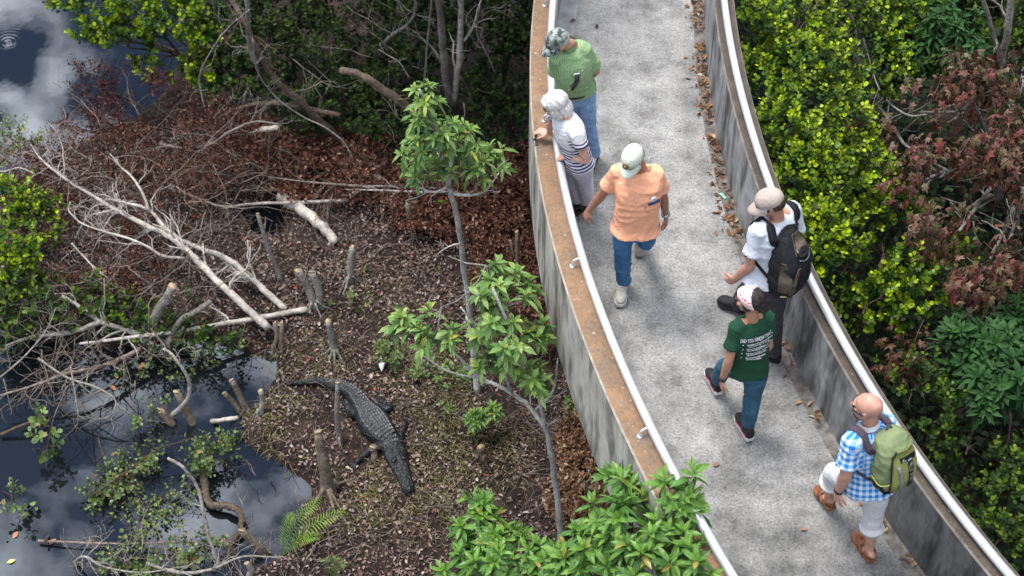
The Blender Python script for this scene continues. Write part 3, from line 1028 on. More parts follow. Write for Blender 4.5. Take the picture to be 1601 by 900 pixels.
M_JEAN1 = denim_mat('mid blue denim', (.050, .16, .33), (.095, .25, .48))
make_trousers(p, j, M_JEAN1, .88, .002, .98, .009, 4, .94, .066)
M_SHOE1 = mat_plain('pale grey suede', (.42, .40, .36), .8)
for s in 'rl': make_shoe(p, j['a' + s], j['t' + s], M_SHOE1, M_WSOLE)
M_CAP1 = cloth_mat('pale sage cotton', (.62, .66, .55), .05)
cp = make_cap(p, H, M_CAP1, k=1.0)
hair_fringe(p, H, M_DKHAIR)
# round emblem on the front of the cap
c = H.p(0, .098, .092); nn = nrm(H.f * .85 + H.u * .55)
mb = MB(); mb.tube([c + nn * .001, c + nn * .009], [.023, .022], 18); e = mb.build('emblem', mat_plain('brown patch', (.10, .045, .02), .8), cp)
mb = MB(); mb.tube([c + nn * .009, c + nn * .0105], [(.011, .015), (.010, .014)], 10, lat=H.r); mb.build('emblem_figure', mat_plain('tan patch', (.45, .30, .14), .8), e)
# pocket, round badge and blue clip on the chest
out = lambda q: V3((.0, -1, .25))
P_, N_ = drape(sh, [(1.035, 8.2, 1.285)], out, .004)
r_ = nrm(np.cross(N_[0], [0, 0, 1.0])); u_ = np.cross(r_, N_[0])
mb = MB(); mb.tube([P_[0], P_[0] + N_[0] * .006], [.024, .022], 18); bd = mb.build('badge', mat_plain('white badge', (.75, .76, .78), .4, var=.05), p)
mb = MB(); mb.tube([P_[0] + N_[0] * .006, P_[0] + N_[0] * .0075], [(.012, .009), (.011, .008)], 10); mb.build('badge_print', mat_plain('grey print', (.30, .36, .42), .5), bd)
P2, N2 = drape(sh, [V3((1.035, 8.2, 1.285)) + V3((q, 0, -.038 + abs(q) * .08)) for q in np.linspace(-.035, .045, 6)], out, .008)
mb = MB(); ribbon(mb, P2, N2, .012, .005); mb.build('glasses_case', mat_plain('blue case', (.02, .05, .20), .4), p)
P3, N3 = drape(sh, [(.985, 8.2, 1.26), (.985, 8.2, 1.17), (1.035, 8.2, 1.135), (1.085, 8.2, 1.17), (1.09, 8.2, 1.26)], out, .0015)
mb = MB(); mb.tube(P3, [.0028] * 5, 5); mb.build('pocket_seam', cloth_mat('peach seam', (.66, .28, .16)), p)
band(p, j['el'], j['wl'], .93, .036, M_STEEL, 'watch', .011)

# ---- man in the green shirt by the wall
j = J(pel=(0.514,9.707,0.950),neck=(0.458,9.660,1.470),head=(0.343,9.572,1.600),sl=(0.572,9.656,1.420),el=(0.672,9.705,1.152),wl=(0.620,9.845,0.963),sr=(0.345,9.585,1.400),er=(0.352,9.70,1.13),wr=(0.53,9.90,0.970),hl=(0.588,9.723,0.900),kl=(0.636,9.770,0.476),al=(0.695,9.824,0.100),tl=(0.655,9.715,0.040),hr=(0.434,9.708,0.900),kr=(0.446,9.770,0.476),ar=(0.479,9.854,0.100),tr=(0.40,9.776,0.040))
p = person('man in green short-sleeved shirt, light jeans and camouflage cap looking over the wall', (0.58, 9.8, 0))
H = Head((.352, 9.565, 1.585), (-.80, -.42, -.52), .87)
SKIN_L = skin_mat('light ruddy skin', (.58, .31, .22))
make_body(p, j, H, SKIN_L, .84, .04, dict(l=((-.6, .3, -.4), (.2, -.8, 0), .6, .05, 1), r=((.6, .1, -.3), (.2, -.8, .0), .6, .05, -1)), arm=.86, neckr=.051)
eyes(p, H)
def mat_green():
    m, n, b = newmat('green pinstriped cotton')
    v = coords(n, (1, 1, 1), 'pat')
    wv_ = node(n, 'ShaderNodeTexWave', wave_type='BANDS', bands_direction='X'); wv_.inputs['Scale'].default_value = 26; wv_.inputs['Distortion'].default_value = 0
    n.links.new(v, wv_.inputs['Vector'])
    r = ramp(n, [(0.3, (.19, .33, .135)), (0.8, (.38, .52, .30))])
    n.links.new(wv_.outputs['Fac'], r.inputs[0]); n.links.new(r.outputs[0], b.inputs['Base Color'])
    b.inputs['Roughness'].default_value = .9; b.inputs['Specular IOR Level'].default_value = .2; creases(n, b, coords(n), .38)
    return m
M_GREENSH = mat_green()
sh = make_shirt(p, j, M_GREENSH, .89, .055, .012, .78, -.02, .009, 8, arm=.86, cuff=.082)
col = MB()
c0 = lerp(j['neck'], j['head'], .12)
col.tube([c0 - V3((0, 0, .012)), c0 + V3((-.008, -.004, .022))], [(.078, .072), (.072, .066)], 18, cap=False)
for sg in (-1, 1):
    a = c0 + V3((-.055, -.035, -.005)); t_ = nrm(np.cross([0, 0, 1.0], (-.8, -.5, 0)))
    col.add([a + t_ * .005 * sg, a + t_ * .055 * sg, a + t_ * .050 * sg + V3((-.035, -.02, -.045)), a + t_ * .012 * sg + V3((-.035, -.02, -.035))], [(0, 1, 2, 3)])
col.build('collar', M_GREENSH, p)
M_JEAN2 = denim_mat('faded blue denim', (.19, .33, .58), (.33, .48, .72))
make_trousers(p, j, M_JEAN2, .88, .006, .98, .010, 9, .95, .066, waist=.10, belly=.02)
mb = MB(); rg = torso_rings(j, .88, .02, .014, top=.16, bottom=.0)
a_, b_ = rg[0], rg[-1]
ca = [lerp(a_[0], b_[0], .50), lerp(a_[0], b_[0], .72)]
mb.tube(ca, [(np.linalg.norm(a_[1]) + .006, np.linalg.norm(a_[2]) + .016)] * 2, 28, lat=a_[1]); mb.build('belt', M_BLACK, p)
for s in 'lr': make_shoe(p, j['a' + s], j['t' + s], mat_plain('white leather', (.70, .69, .66), .6, var=.06), M_WSOLE if s == 'r' else M_BLACK)
def mat_camo():
    m, n, b = newmat('camouflage cotton')
    v = coords(n)
    r = ramp(n, [(0.36, (.05, .065, .06)), (0.45, (.17, .20, .19)), (0.55, (.36, .38, .35)), (0.66, (.22, .21, .13))])
    r.color_ramp.interpolation = 'CONSTANT'
    n.links.new(noise(n, v, 26, 3, .5), r.inputs[0]); n.links.new(r.outputs[0], b.inputs['Base Color'])
    b.inputs['Roughness'].default_value = .9
    return m
make_cap(p, H, mat_camo(), k=1.0)
M_GREYHAIR = mat_noise('grey hair', [(0.3, (.30, .29, .28)), (0.7, (.55, .54, .52))], 120, rough=.55)
hair_fringe(p, H, M_GREYHAIR, k=1.02)
out = lambda q: V3((-.45, -1, .25))
P_, N_ = drape(sh, [(.47, 9.45, 1.30), (.478, 9.45, 1.24), (.455, 9.45, 1.19), (.44, 9.45, 1.145)], out, .014)
# sunglasses hung by one arm from the shirt pocket
t = tag(empty('sunglasses', P_[0]), 'black sunglasses hanging from the green shirt pocket', 'sunglasses')
mb = MB(); ribbon(mb, P_[:3], N_[:3], .017, .007); mb.build('lens', M_LENS, t)
mb = MB(); ribbon(mb, P_[2:], N_[2:], .011, .005); mb.build('temple', M_BLACK, t)
mb = MB(); mb.tube([P_[0] + V3((-.02, 0, .012)), P_[0] + V3((.016, 0, .022))], [.008, .006], 8, round_ends=2); mb.build('bridge', mat_plain('white clip', (.75, .75, .75), .5, var=.05), t)
M_BTN = mat_plain('pale buttons', (.6, .65, .55), .4)
P4, N4 = drape(sh, [lerp((.395, 9.4, 1.42), (.42, 9.4, .97), q) for q in np.linspace(.05, .95, 7)], lambda q: V3((-.75, -.7, .1)), .003)
for a, n_ in zip(P4, N4):
    mb = MB(); mb.ell(a, [nrm(np.cross(n_, [0, 0, 1.0])) * .007, V3((0, 0, .007)), n_ * .003], 8, 5); mb.build('button', M_BTN, p)
# plastic bottle between him and the wall
bt = tag(empty('water_bottle', (.385, 9.77, .78)), 'clear plastic water bottle held at the hip of the green-shirted man', 'bottle')
mb = MB(); mb.tube([(.385, 9.70, .80), (.385, 9.70, .83), (.385, 9.70, .93), (.385, 9.70, .96), (.385, 9.70, .985)], [.026, .032, .032, .022, .013], 14); mb.build('bottle_body', mat_plain('clear plastic', (.62, .72, .74), .15, spec=.7, var=.15), bt)
mb = MB(); mb.tube([(.385, 9.70, .85), (.385, 9.70, .90)], [.0335, .0335], 14); mb.build('wrapper', mat_plain('teal wrapper', (.08, .42, .40), .4), bt)
mb = MB(); mb.tube([(.385, 9.70, .985), (.385, 9.70, 1.0)], [.015, .015], 12); mb.build('cap', mat_plain('white cap', (.7, .7, .7), .5), bt)

# ---- grey-haired woman leaning on the rail
j = J(pel=(0.513,9.088,0.800),neck=(0.415,9.085,1.270),head=(0.330,9.112,1.360),sl=(0.505,8.935,1.205),el=(0.578,8.885,0.970),wl=(0.425,9.03,0.875),sr=(0.340,9.220,1.205),er=(0.305,9.29,0.97),wr=(0.300,9.365,0.80),hl=(0.544,9.047,0.770),kl=(0.585,9.175,0.435),al=(0.622,9.287,0.100),tl=(0.54,9.235,0.040),hr=(0.480,9.156,0.770),kr=(0.49,9.224,0.407),ar=(0.540,9.307,0.100),tr=(0.45,9.261,0.040))
p = person('grey-haired woman in navy striped white top and lilac trousers leaning on the rail', (0.56, 9.2, 0))
H = Head((.332, 9.108, 1.352), (-.88, -.02, -.48), .90)
SKIN_F = skin_mat('fair skin', (.66, .40, .31))
make_body(p, j, H, SKIN_F, .87, .01, dict(l=((-.55, .35, -.55), (.3, .1, -1), .45, .08, -1), r=((-.55, .15, .02), (.1, .1, -1), .5, .08, 1)), arm=.82, neckr=.050, feet=True, legw=.95)
eyes(p, H)
def mat_navystripe():
    m, n, b = newmat('white jersey with navy stripes')
    v = coords(n, (1, 1, 1), 'pat')
    sp_ = node(n, 'ShaderNodeSeparateXYZ'); n.links.new(v, sp_.inputs[0])
    def M(op, a, b_): 
        x = node(n, 'ShaderNodeMath', operation=op)
        for i, q in enumerate((a, b_)):
            if np.isscalar(q): x.inputs[i].default_value = q
            else: n.links.new(q, x.inputs[i])
        return x.outputs[0]
    fr = M('FRACT', M('MULTIPLY', sp_.outputs['Y'], 30.0), 0)
    st = M('LESS_THAN', fr, .48)
    lowb = M('LESS_THAN', sp_.outputs['Y'], .235)
    slv = M('MULTIPLY', M('GREATER_THAN', sp_.outputs['Z'], .5), M('LESS_THAN', sp_.outputs['Y'], .345))
    f = M('MULTIPLY', st, M('MAXIMUM', lowb, slv))
    n.links.new(mixc(n, f, (.84, .83, .84), (.035, .035, .18)), b.inputs['Base Color'])
    b.inputs['Roughness'].default_value = .9; b.inputs['Specular IOR Level'].default_value = .2; creases(n, b, coords(n), .38)
    return m
make_shirt(p, j, mat_navystripe(), .89, .012, .012, .42, -.12, .007, 13, arm=.92, cuff=.066, voxel=.010)
make_trousers(p, j, cloth_mat('pale lilac cotton', (.74, .68, .74), .05), 0.91, .005, .97, .008, 14, 1.0, .068)
M_SANDAL_D = mat_plain('dark brown leather', (.045, .03, .025), .6)
M_SANDAL = mat_plain('tan brown leather', (.24, .095, .045), .55)
def sandal(p, an, to, mat, kind):
    f = nrm(V3(to) - V3(an) + V3((0, 0, .055 if V3(an)[2] < .13 else .03))); r = nrm(np.cross(f, [0, 0, 1.0])); u = np.cross(r, f)
    heel = V3(an) - f * .065 - u * .078
    prof = [(0, .4), (.03, .72), (.14, .82), (.3, .78), (.48, .86), (.66, 1.06), (.82, 1.04), (.93, .8), (1.0, .4)]
    V = []
    for zz in (0.0, .022):
        for sg, seq in ((1, prof), (-1, prof[::-1])):
            for t, w_ in seq: V.append(heel + f * .26 * t + r * .046 * w_ * sg + u * zz)
    m_ = len(prof) * 2
    mb = MB(); mb.add(V, [(q, (q + 1) % m_, m_ + (q + 1) % m_, m_ + q) for q in range(m_)] + [tuple(range(m_ - 1, -1, -1)), tuple(range(m_, 2 * m_))])
    o = mb.build('sandal', mat, p, smooth=False)
    mb = MB()
    toe = heel + f * .205 + u * .045
    for sg in (-1, 1):
        ribbon(mb, crom([toe, heel + f * .16 + r * .026 * sg + u * .066, heel + f * .10 + r * .044 * sg + u * .04, heel + f * .085 + r * .044 * sg + u * .012], 4), [u + r * sg * .6] * 13, .011, .0035)
    pts = [heel + f * (.135 - .0 * abs(q)) + r * .049 * math.cos(q) + u * (.02 + .062 * math.sin(q)) for q in np.linspace(.15, math.pi - .15, 9)]
    ribbon(mb, pts, [u + r * math.cos(q) for q in np.linspace(.15, math.pi - .15, 9)], .016, .0035)
    if kind: 
        pts = [heel + f * (.065 - .068 * math.sin(q)) + r * .043 * math.cos(q) + u * .06 for q in np.linspace(0, math.pi, 9)]
        ribbon(mb, pts, [-f * math.sin(q) + r * math.cos(q) for q in np.linspace(0, math.pi, 9)], .010, .003)
    mb.build('strap', mat, o)
for s in 'lr': sandal(p, j['a' + s], j['t' + s], M_SANDAL_D, 1)
def mat_silver():
    m, n, b = newmat('silver grey hair')
    v = coords(n, (60, 60, 7))
    r = ramp(n, [(0.3, (.42, .41, .39)), (0.55, (.68, .67, .64)), (0.75, (.80, .79, .765))])
    n.links.new(noise(n, v, 1.6, 4), r.inputs[0]); n.links.new(r.outputs[0], b.inputs['Base Color'])
    b.inputs['Roughness'].default_value = .5; bump(n, b, noise(n, v, 2.2, 3), .5, .01)
    return m
mb = MB()
mb.ell(H.p(0, -.022, .038), H.ax(.098, .112, .098), 22, 14)
mb.ell(H.p(0, -.055, -.055), H.ax(.097, .070, .095), 18, 12)
for sx in (-1, 1):
    mb.ell(H.p(sx * .073, .012, -.035), H.ax(.028, .050, .082), 14, 10)
mb.ell(H.p(0, .055, .075), H.ax(.074, .042, .032), 14, 9)
def hairdisp(co, no):
    q = co - H.c; a = np.arctan2(q @ H.r, -(q @ H.f) + .0); 
    h = vnoise(np.stack([a * 9, q @ H.u * 6, a * 0], 1)) - .5
    h2 = vnoise(np.stack([a * 24, q @ H.u * 10, a * 0 + 7], 1)) - .5
    return co + no * (h * .014 + h2 * .008)[:, None]
add_mesh('hair', remesh(mb, .0065, 2, hairdisp, 'hair'), mat_silver(), p)
cam_ = tag(empty('glasses', j['wr']), 'dark folded glasses held in the hand of the grey-haired woman', 'glasses')
hd = j['wr'] + nrm((-.55, .15, -.12)) * .11
mb = MB(); mb.tube([hd + V3((-.01, -.05, -.03)), hd + V3((0, 0, -.02)), hd + V3((0, .03, -.01))], [.008, .010, .008], 8, round_ends=2); mb.build('frame', M_BLACK, cam_)
mb = MB(); mb.ell(hd + V3((-.012, -.055, -.035)), [V3((.02, 0, 0)), V3((0, .022, 0)), V3((0, 0, .005))], 12, 6); mb.build('lens', M_LENS, cam_)
# ---- man in the pale T-shirt with the black backpack
def strap_over(shirt, pack_pt, sh, neck, fwd, up, mat, parent, wd=.030, low=None, name='shoulder_strap', mid=.52):
    s = lerp(neck, sh, mid)
    raw = crom([lerp(pack_pt, s - fwd * .11 - up * .07, .5), s - fwd * .11 - up * .07, s - fwd * .06 + up * .05, s + fwd * .05 + up * .05, s + fwd * .12 - up * .06, s + fwd * .14 - up * .18], 5)
    bvh = BVHTree.FromPolygons([v.co for v in shirt.data.vertices], [tuple(f.vertices) for f in shirt.data.polygons])
    P_, N_ = [], []
    for q in raw:
        h = bvh.find_nearest(Vector(q)); P_.append(V3(h[0]) + V3(h[1]) * .010); N_.append(V3(h[1]))
    P_ = [pack_pt] + P_; N_ = [N_[0]] + N_
    # smooth
    for _ in range(3): P_ = [P_[0]] + [(P_[i - 1] + 2 * P_[i] + P_[i + 1]) / 4 for i in range(1, len(P_) - 1)] + [P_[-1]]
    mb = MB(); ribbon(mb, P_, N_, wd, .007)
    o = mb.build(name, mat, parent)
    return o

j = J(pel=(1.853,7.685,0.940),neck=(1.881,7.834,1.480),head=(1.803,7.834,1.640),sl=(1.738,7.728,1.430),el=(1.712,7.668,1.132),wl=(1.640,7.755,0.890),sr=(2.020,7.985,1.385),er=(2.083,7.90,1.105),wr=(2.00,8.06,0.90),hl=(1.806,7.700,0.900),kl=(1.774,7.923,0.546),al=(1.787,8.154,0.120),tl=(1.69,8.22,0.055),hr=(1.923,7.682,0.900),kr=(1.962,7.675,0.484),ar=(2.005,7.687,0.100),tr=(1.92,7.72,0.045))
p = person('man in pale grey T-shirt, tan cap and charcoal trousers carrying a black backpack', (1.87, 7.8, 0))
H = Head((1.812, 7.828, 1.625), (-.86, .06, -.46), .95)
body = make_body(p, j, H, SKIN_L, .90, .02, dict(l=((-.45, .35, -.7), (.3, .6, .0), .7, .05, -1), r=((-.3, .7, -.6), (-.4, -.5, 0), .5, .08, 1)), arm=.98, neckr=.055)
eyes(p, H)
shB = make_shirt(p, j, cloth_mat('pale blue grey jersey', (.62, .655, .72), .05), 0.90, .025, .012, .62, -.10, .009, 23, arm=1.0, cuff=.074)
make_trousers(p, j, cloth_mat('charcoal cotton', (.060, .053, .064), .15), 0.92, .004, .98, .008, 24, 1.0, .070)
M_BSHOE = mat_plain('black canvas', (.016, .016, .018), .75)
for s in 'rl': make_shoe(p, j['a' + s], j['t' + s], M_BSHOE, M_BLACK, .255, .046)
M_CAP3 = cloth_mat('tan cotton', (.47, .385, .34), .07)
make_cap(p, H, M_CAP3, k=1.0)
hair_fringe(p, H, M_BRHAIR, k=1.01)

def pack_body(mb, c, lat, out, up, rings, n=24, pw=3.0):
    loft(mb, [(c + up * z + out * o, lat * w_, out * d) for z, w_, d, o in rings], n, pw)

outB = nrm((.74, -.67, .10)); upB = nrm((.05, .10, 1)); upB = nrm(upB - outB * (upB @ outB)); latB = np.cross(outB, upB) * -1.0
cB = V3((1.995, 7.66, 1.20))
bp = tag(empty('backpack', cB - upB * .25), 'black backpack with olive panels worn over a pale grey T-shirt', 'backpack')
mb = MB()
pack_body(mb, cB, latB, outB, upB, [(-.27, .11, .075, -.02), (-.24, .150, .105, -.01), (-.12, .165, .125, 0), (.02, .158, .125, .0), (.12, .135, .112, -.02), (.20, .095, .085, -.045), (.265, .050, .050, -.07)])
mb.ell(cB + outB * .09 - upB * .06, [latB * .105, outB * .055, upB * .15], 18, 12)
mb.ell(cB + outB * .07 + upB * .10, [latB * .075, outB * .05, upB * .08], 16, 10)
bag = add_mesh('pack_body', remesh(mb, .010, 2, folds(3, .008, 12, 12), 'pack_body'), M_BLKCLOTH, bp)
M_OLIVE = cloth_mat('olive brown nylon', (.17, .14, .10), .15, .8)
def on_bag(bag, c, lat, up, out, uv, lift): return drape(bag, [c + lat * u_ + up * v_ + out * .15 for u_, v_ in uv], lambda q: out, lift)
def patch(bag, c, lat, up, out, poly, name, mat, parent, lift=.009, n=6):
    """cloth panel lying on the bag: quad grid between two edge lines"""
    L0, L1 = poly; V = []
    for t in np.linspace(0, 1, n):
        a = [lerp((*q, 0), (*r, 0), t) for q, r in zip(L0, L1)]
        P_, N_ = on_bag(bag, c, lat, up, out, [(q[0], q[1]) for q in a], lift); V += P_
    m_ = len(L0); F = [(i * m_ + k, i * m_ + k + 1, (i + 1) * m_ + k + 1, (i + 1) * m_ + k) for i in range(n - 1) for k in range(m_ - 1)]
    V2 = V + [v - out * .004 for v in V]; N_ = len(V)
    F2 = F + [tuple(N_ + q for q in f[::-1]) for f in F]
    for i in range(n - 1):
        for k in (0, m_ - 1): F2.append((i * m_ + k, (i + 1) * m_ + k, N_ + (i + 1) * m_ + k, N_ + i * m_ + k))
    for k in range(m_ - 1):
        for i in (0, n - 1): F2.append((i * m_ + k, i * m_ + k + 1, N_ + i * m_ + k + 1, N_ + i * m_ + k))
    mb = MB(); mb.add(V2, F2)
    return mb.build(name, mat, parent)
sideB = nrm(outB * .45 - latB)
patch(bag, cB, upB, outB, sideB, ([(-.17, -.05), (-.05, -.05), (.08, -.05)], [(-.17, .055), (-.05, .05), (.08, -.01)]), 'side_panel', M_OLIVE, bp)
patch(bag, cB, latB, upB, outB, ([(-.115, -.20), (-.110, -.08), (-.085, .04)], [(-.085, -.20), (-.080, -.08), (-.06, .04)]), 'front_panel', M_OLIVE, bp)
patch(bag, cB, latB, upB, outB, ([(-.07, .13), (-.055, .19), (-.03, .25)], [(.07, .13), (.055, .19), (.03, .25)]), 'top_panel', M_OLIVE, bp)
P_, N_ = on_bag(bag, cB, latB, upB, outB, [(-.06, .10), (-.02, .085), (.03, .095), (.07, .13)], .006)
mb = MB(); mb.tube(crom(P_, 4), [.006] * 13, 6); mb.build('zip', mat_plain('grey zip', (.16, .18, .21), .5), bp)
P_, N_ = on_bag(bag, cB, latB, upB, outB, [(.06, .02), (.075, -.06), (.08, -.16)], .005)
mb = MB(); mb.tube(crom(P_, 4), [.004] * 9, 6); mb.build('zip', mat_plain('light grey zip', (.24, .25, .27), .5), bp)
patch(bag, cB, upB, outB, sideB, ([(-.225, -.025), (-.225, .02)], [(-.21, -.025), (-.21, .02)]), 'cloth_label', mat_plain('cream label', (.62, .52, .25), .7), bp, lift=.006)
shr = nrm(j['sr'] - j['sl']); upT = nrm(j['neck'] - j['pel']); fwB = np.cross(upT, nrm(shr - upT * (shr @ upT)))
for s in 'lr':
    strap_over(shB, cB + upB * .26 - outB * .06, j['s' + s], j['neck'], fwB, upT, M_BLKCLOTH, bp, .030, mid=.74)
P_, N_ = drape(shB, [lerp(cB - upB * .20 - latB * .14 - outB * .02, j['sl'] + fwB * .03 - upT * .17, t) for t in np.linspace(0, 1, 8)], lambda q: nrm(-shr + outB * .2), .010)
mb = MB(); ribbon(mb, [cB - upB * .21 - latB * .15 - outB * .03] + P_[2:], N_[1:2] + N_[2:], .011, .004); mb.build('lower_strap', M_BLKCLOTH, bp)

# ---- woman in the dark green T-shirt
j = J(pel=(1.667,6.984,0.860),neck=(1.643,7.025,1.340),head=(1.612,7.060,1.490),sl=(1.538,6.976,1.290),el=(1.506,6.896,1.028),wl=(1.482,6.900,0.798),sr=(1.750,7.058,1.290),er=(1.792,7.02,1.035),wr=(1.785,7.12,0.83),hl=(1.602,6.990,0.820),kl=(1.560,7.235,0.516),al=(1.545,7.390,0.120),tl=(1.497,7.565,0.050),hr=(1.730,6.981,0.820),kr=(1.744,7.005,0.441),ar=(1.744,6.973,0.110),tr=(1.70,7.10,0.050))
p = person('woman in dark green lettered T-shirt, jeans and pink flowered headband walking away', (1.66, 7.05, 0))
H = Head((1.614, 7.055, 1.485), (-.86, .46, -.16), .90)
SKIN_W = skin_mat('olive skin', (.50, .27, .17))
make_body(p, j, H, SKIN_W, .81, .0, dict(l=((.05, -.05, -1), (.9, .2, 0), .35, .10, 1), r=((.0, .2, -.9), (-.9, 0, 0), .4, .08, -1)), arm=.82, neckr=.045, legw=.90)
eyes(p, H, M_DKHAIR)
M_DKGREEN = cloth_mat('bottle green jersey', (.016, .062, .034), .15)
shD = make_shirt(p, j, M_DKGREEN, .84, .0, .012, .62, -.14, .009, 33, arm=.85, cuff=.070, voxel=.010)
make_trousers(p, j, denim_mat('dark teal denim', (.030, .090, .150), (.065, .17, .25)), 0.84, .002, .97, .007, 34, .90, .048)
M_SNEAK = mat_plain('black mesh sneaker', (.02, .018, .022), .7)
M_PINK = mat_plain('pink trim', (.55, .10, .18), .5)
for s in 'lr': make_shoe(p, j['a' + s], j['t' + s], M_SNEAK, M_WSOLE, .245, .043, accent=M_PINK)
band(p, j['el'], j['wl'], .92, .030, M_BLACK, 'watch', .012)
mb = MB()
mb.ell(H.p(0, -.022, .034), H.ax(.088, .104, .092), 20, 14)
mb.ell(H.p(0, -.085, -.005), H.ax(.060, .050, .065), 16, 10)
mb.ell(H.p(.01, -.118, -.045), H.ax(.034, .034, .05), 14, 9)
for sx in (-1, 1): mb.ell(H.p(sx * .072, -.005, -.005), H.ax(.018, .035, .045), 12, 8)
def hairdisp2(co, no):
    q = co - H.c
    return co + no * ((vnoise(np.stack([q @ H.r * 70, q @ H.u * 30, q @ H.f * 30], 1)) - .5) * .010)[:, None]
add_mesh('hair', remesh(mb, .0065, 2, hairdisp2, 'hair'), M_DKHAIR, p)
def mat_floral():
    m, n, b = newmat('pink flowered cotton')
    v = coords(n)
    vo = node(n, 'ShaderNodeTexVoronoi'); vo.inputs['Scale'].default_value = 46; n.links.new(v, vo.inputs['Vector'])
    r = ramp(n, [(0.0, (.42, .02, .14)), (0.30, (.62, .08, .24)), (0.40, (.80, .62, .60))]); n.links.new(vo.outputs['Distance'], r.inputs[0])
    r2 = ramp(n, [(0.50, 0.0), (0.56, 1.0)]); n.links.new(noise(n, v, 38, 2), r2.inputs[0])
    n.links.new(mixc(n, r2.outputs[0], r.outputs[0], (.83, .68, .62)), b.inputs['Base Color']); b.inputs['Roughness'].default_value = .9
    return m
# headband: a wide arch of cloth over the head
V, F = [], []
na, nb = 25, 9
for lay in (1.0, .94):
    for a in range(na):
        th = math.radians(-108 + 216 * a / (na - 1))
        for q in range(nb):
            y = -.050 + .125 * q / (nb - 1)
            wdt = .095 * math.sqrt(max(.12, 1 - ((y + .022) / .114) ** 2)) * lay
            hgt = .099 * math.sqrt(max(.12, 1 - ((y + .022) / .116) ** 2)) * lay
            V.append(H.p(math.sin(th) * wdt, y + .028 * math.cos(th) - .012, .034 + math.cos(th) * hgt))
m_ = na * nb
for a in range(na - 1):
    for q in range(nb - 1):
        i = a * nb + q; F.append((i, i + 1, i + nb + 1, i + nb)); F.append((m_ + i, m_ + i + nb, m_ + i + nb + 1, m_ + i + 1))
    for q in (0, nb - 1):
        i = a * nb + q; F.append((i, i + nb, m_ + i + nb, m_ + i))
mb = MB(); mb.add(V, F); mb.build('headband', mat_floral(), p)
# lettering on the back of the T-shirt
shr = nrm(j['sr'] - j['sl']); upT = nrm(j['neck'] - j['pel']); latT = nrm(shr - upT * (shr @ upT)); fwT = np.cross(upT, latT)
M_WPRINT = mat_plain('white print', (.78, .78, .78), .8, var=.05)
bvhD = BVHTree.FromPolygons([v.co for v in shD.data.vertices], [tuple(f.vertices) for f in shD.data.polygons])
def on_back(u_, v_, lift=.004):
    o = j['pel'] + upT * v_ + latT * u_ - fwT * .5
    hit = bvhD.ray_cast(Vector(o), Vector(fwT), 1.0)
    if hit[0] is None: hit = bvhD.find_nearest(Vector(j['pel'] + upT * v_ + latT * u_ - fwT * .12))
    return V3(hit[0]) - fwT * lift
def lettering(txt, size, u0, v0, parent, name, wid=None, bold=.0, conv=on_back, mat=None):
    cu = bpy.data.curves.new(name, 'FONT'); cu.body = txt; cu.size = size; cu.offset = bold; cu.resolution_u = 3
    o = bpy.data.objects.new(name, cu); COL.objects.link(o)
    dg = bpy.context.evaluated_depsgraph_get(); dg.update()
    me = bpy.data.meshes.new_from_object(o.evaluated_get(dg)); bpy.data.objects.remove(o)
    co = mesh_co(me); k = 1.0
    if wid: k = wid / (co[:, 0].max() - co[:, 0].min())
    new = np.array([conv(u0 + q[0] * k, v0 + q[1] + u0 * 0) for q in co])
    me.vertices.foreach_set('co', new.astype(np.float32).ravel()); me.update()
    return add_mesh(name, me, mat or M_WPRINT, parent)
lettering('DID YOU KNOW THAT...', .047, -.118, .350, p, 'shirt_title', .245, .0018)
mb = MB(); rs = random.Random(4)
for b_ in range(4):
    for l_ in range(2):
        v0 = .322 - b_ * .047 - l_ * .018; u_ = -.075 + l_ * .006; end = (.105, .115, .10, .055)[b_] - l_ * (.02, .035, .04, .03)[b_]
        while u_ < end:
            wl = rs.uniform(.010, .028); x = u_
            while x < u_ + wl:
                h = rs.choice((.0095, .0095, .0135)); w_ = rs.uniform(.0034, .0052)
                mb.add([on_back(x, v0), on_back(x + w_, v0), on_back(x + w_, v0 + h), on_back(x, v0 + h)], [(0, 1, 2, 3)])
                mb.add([on_back(x, v0 + .003), on_back(x + .0055, v0 + .003), on_back(x + .0055, v0 + .0055), on_back(x, v0 + .0055)], [(0, 1, 2, 3)])
                x += .0056
            u_ += wl + .006
    c_ = on_back(-.100, .322 - b_ * .047 + .004); m3 = MB(); m3.ell(c_, [latT * .0055, fwT * .001, upT * .0055], 8, 4); m3.build('bullet_mark', M_WPRINT, p)
mb.build('shirt_lettering', M_WPRINT, p, smooth=False)

# ---- bald man in the checked shirt with the green backpack
j = J(pel=(2.363,5.983,0.900),neck=(2.301,6.072,1.420),head=(2.263,6.108,1.580),sl=(2.172,5.960,1.390),el=(2.171,5.895,1.120),wl=(2.163,5.919,0.875),sr=(2.428,6.165,1.320),er=(2.496,6.085,1.058),wr=(2.44,6.18,0.83),hl=(2.303,5.983,0.870),kl=(2.220,6.272,0.572),al=(2.262,6.351,0.140),tl=(2.213,6.514,0.060),hr=(2.422,5.973,0.870),kr=(2.478,6.010,0.458),ar=(2.500,5.944,0.100),tr=(2.45,6.085,0.040))
p = person('bald man in blue checked shirt, white cropped trousers and sandals with a green backpack', (2.4, 6.1, 0))
H = Head((2.264, 6.100, 1.570), (-.86, .48, -.10), .95)
SKIN_B = skin_mat('sun pinked skin', (.58, .33, .25))
make_body(p, j, H, SKIN_B, .90, .02, dict(l=((.05, .0, -1), (.85, .3, 0), .4, .12, 1), r=((-.2, .4, -.9), (-.8, 0, 0), .4, .08, -1)), arm=1.04, neckr=.056, feet=True, legw=1.02)
M_BEARD = mat_plain('short beard', (.10, .055, .035), .8)
mb = MB(); mb.ell(H.p(0, .050, -.078), H.ax(.046, .046, .036), 14, 9)
mb.build('beard', M_BEARD, p)
mb = MB()
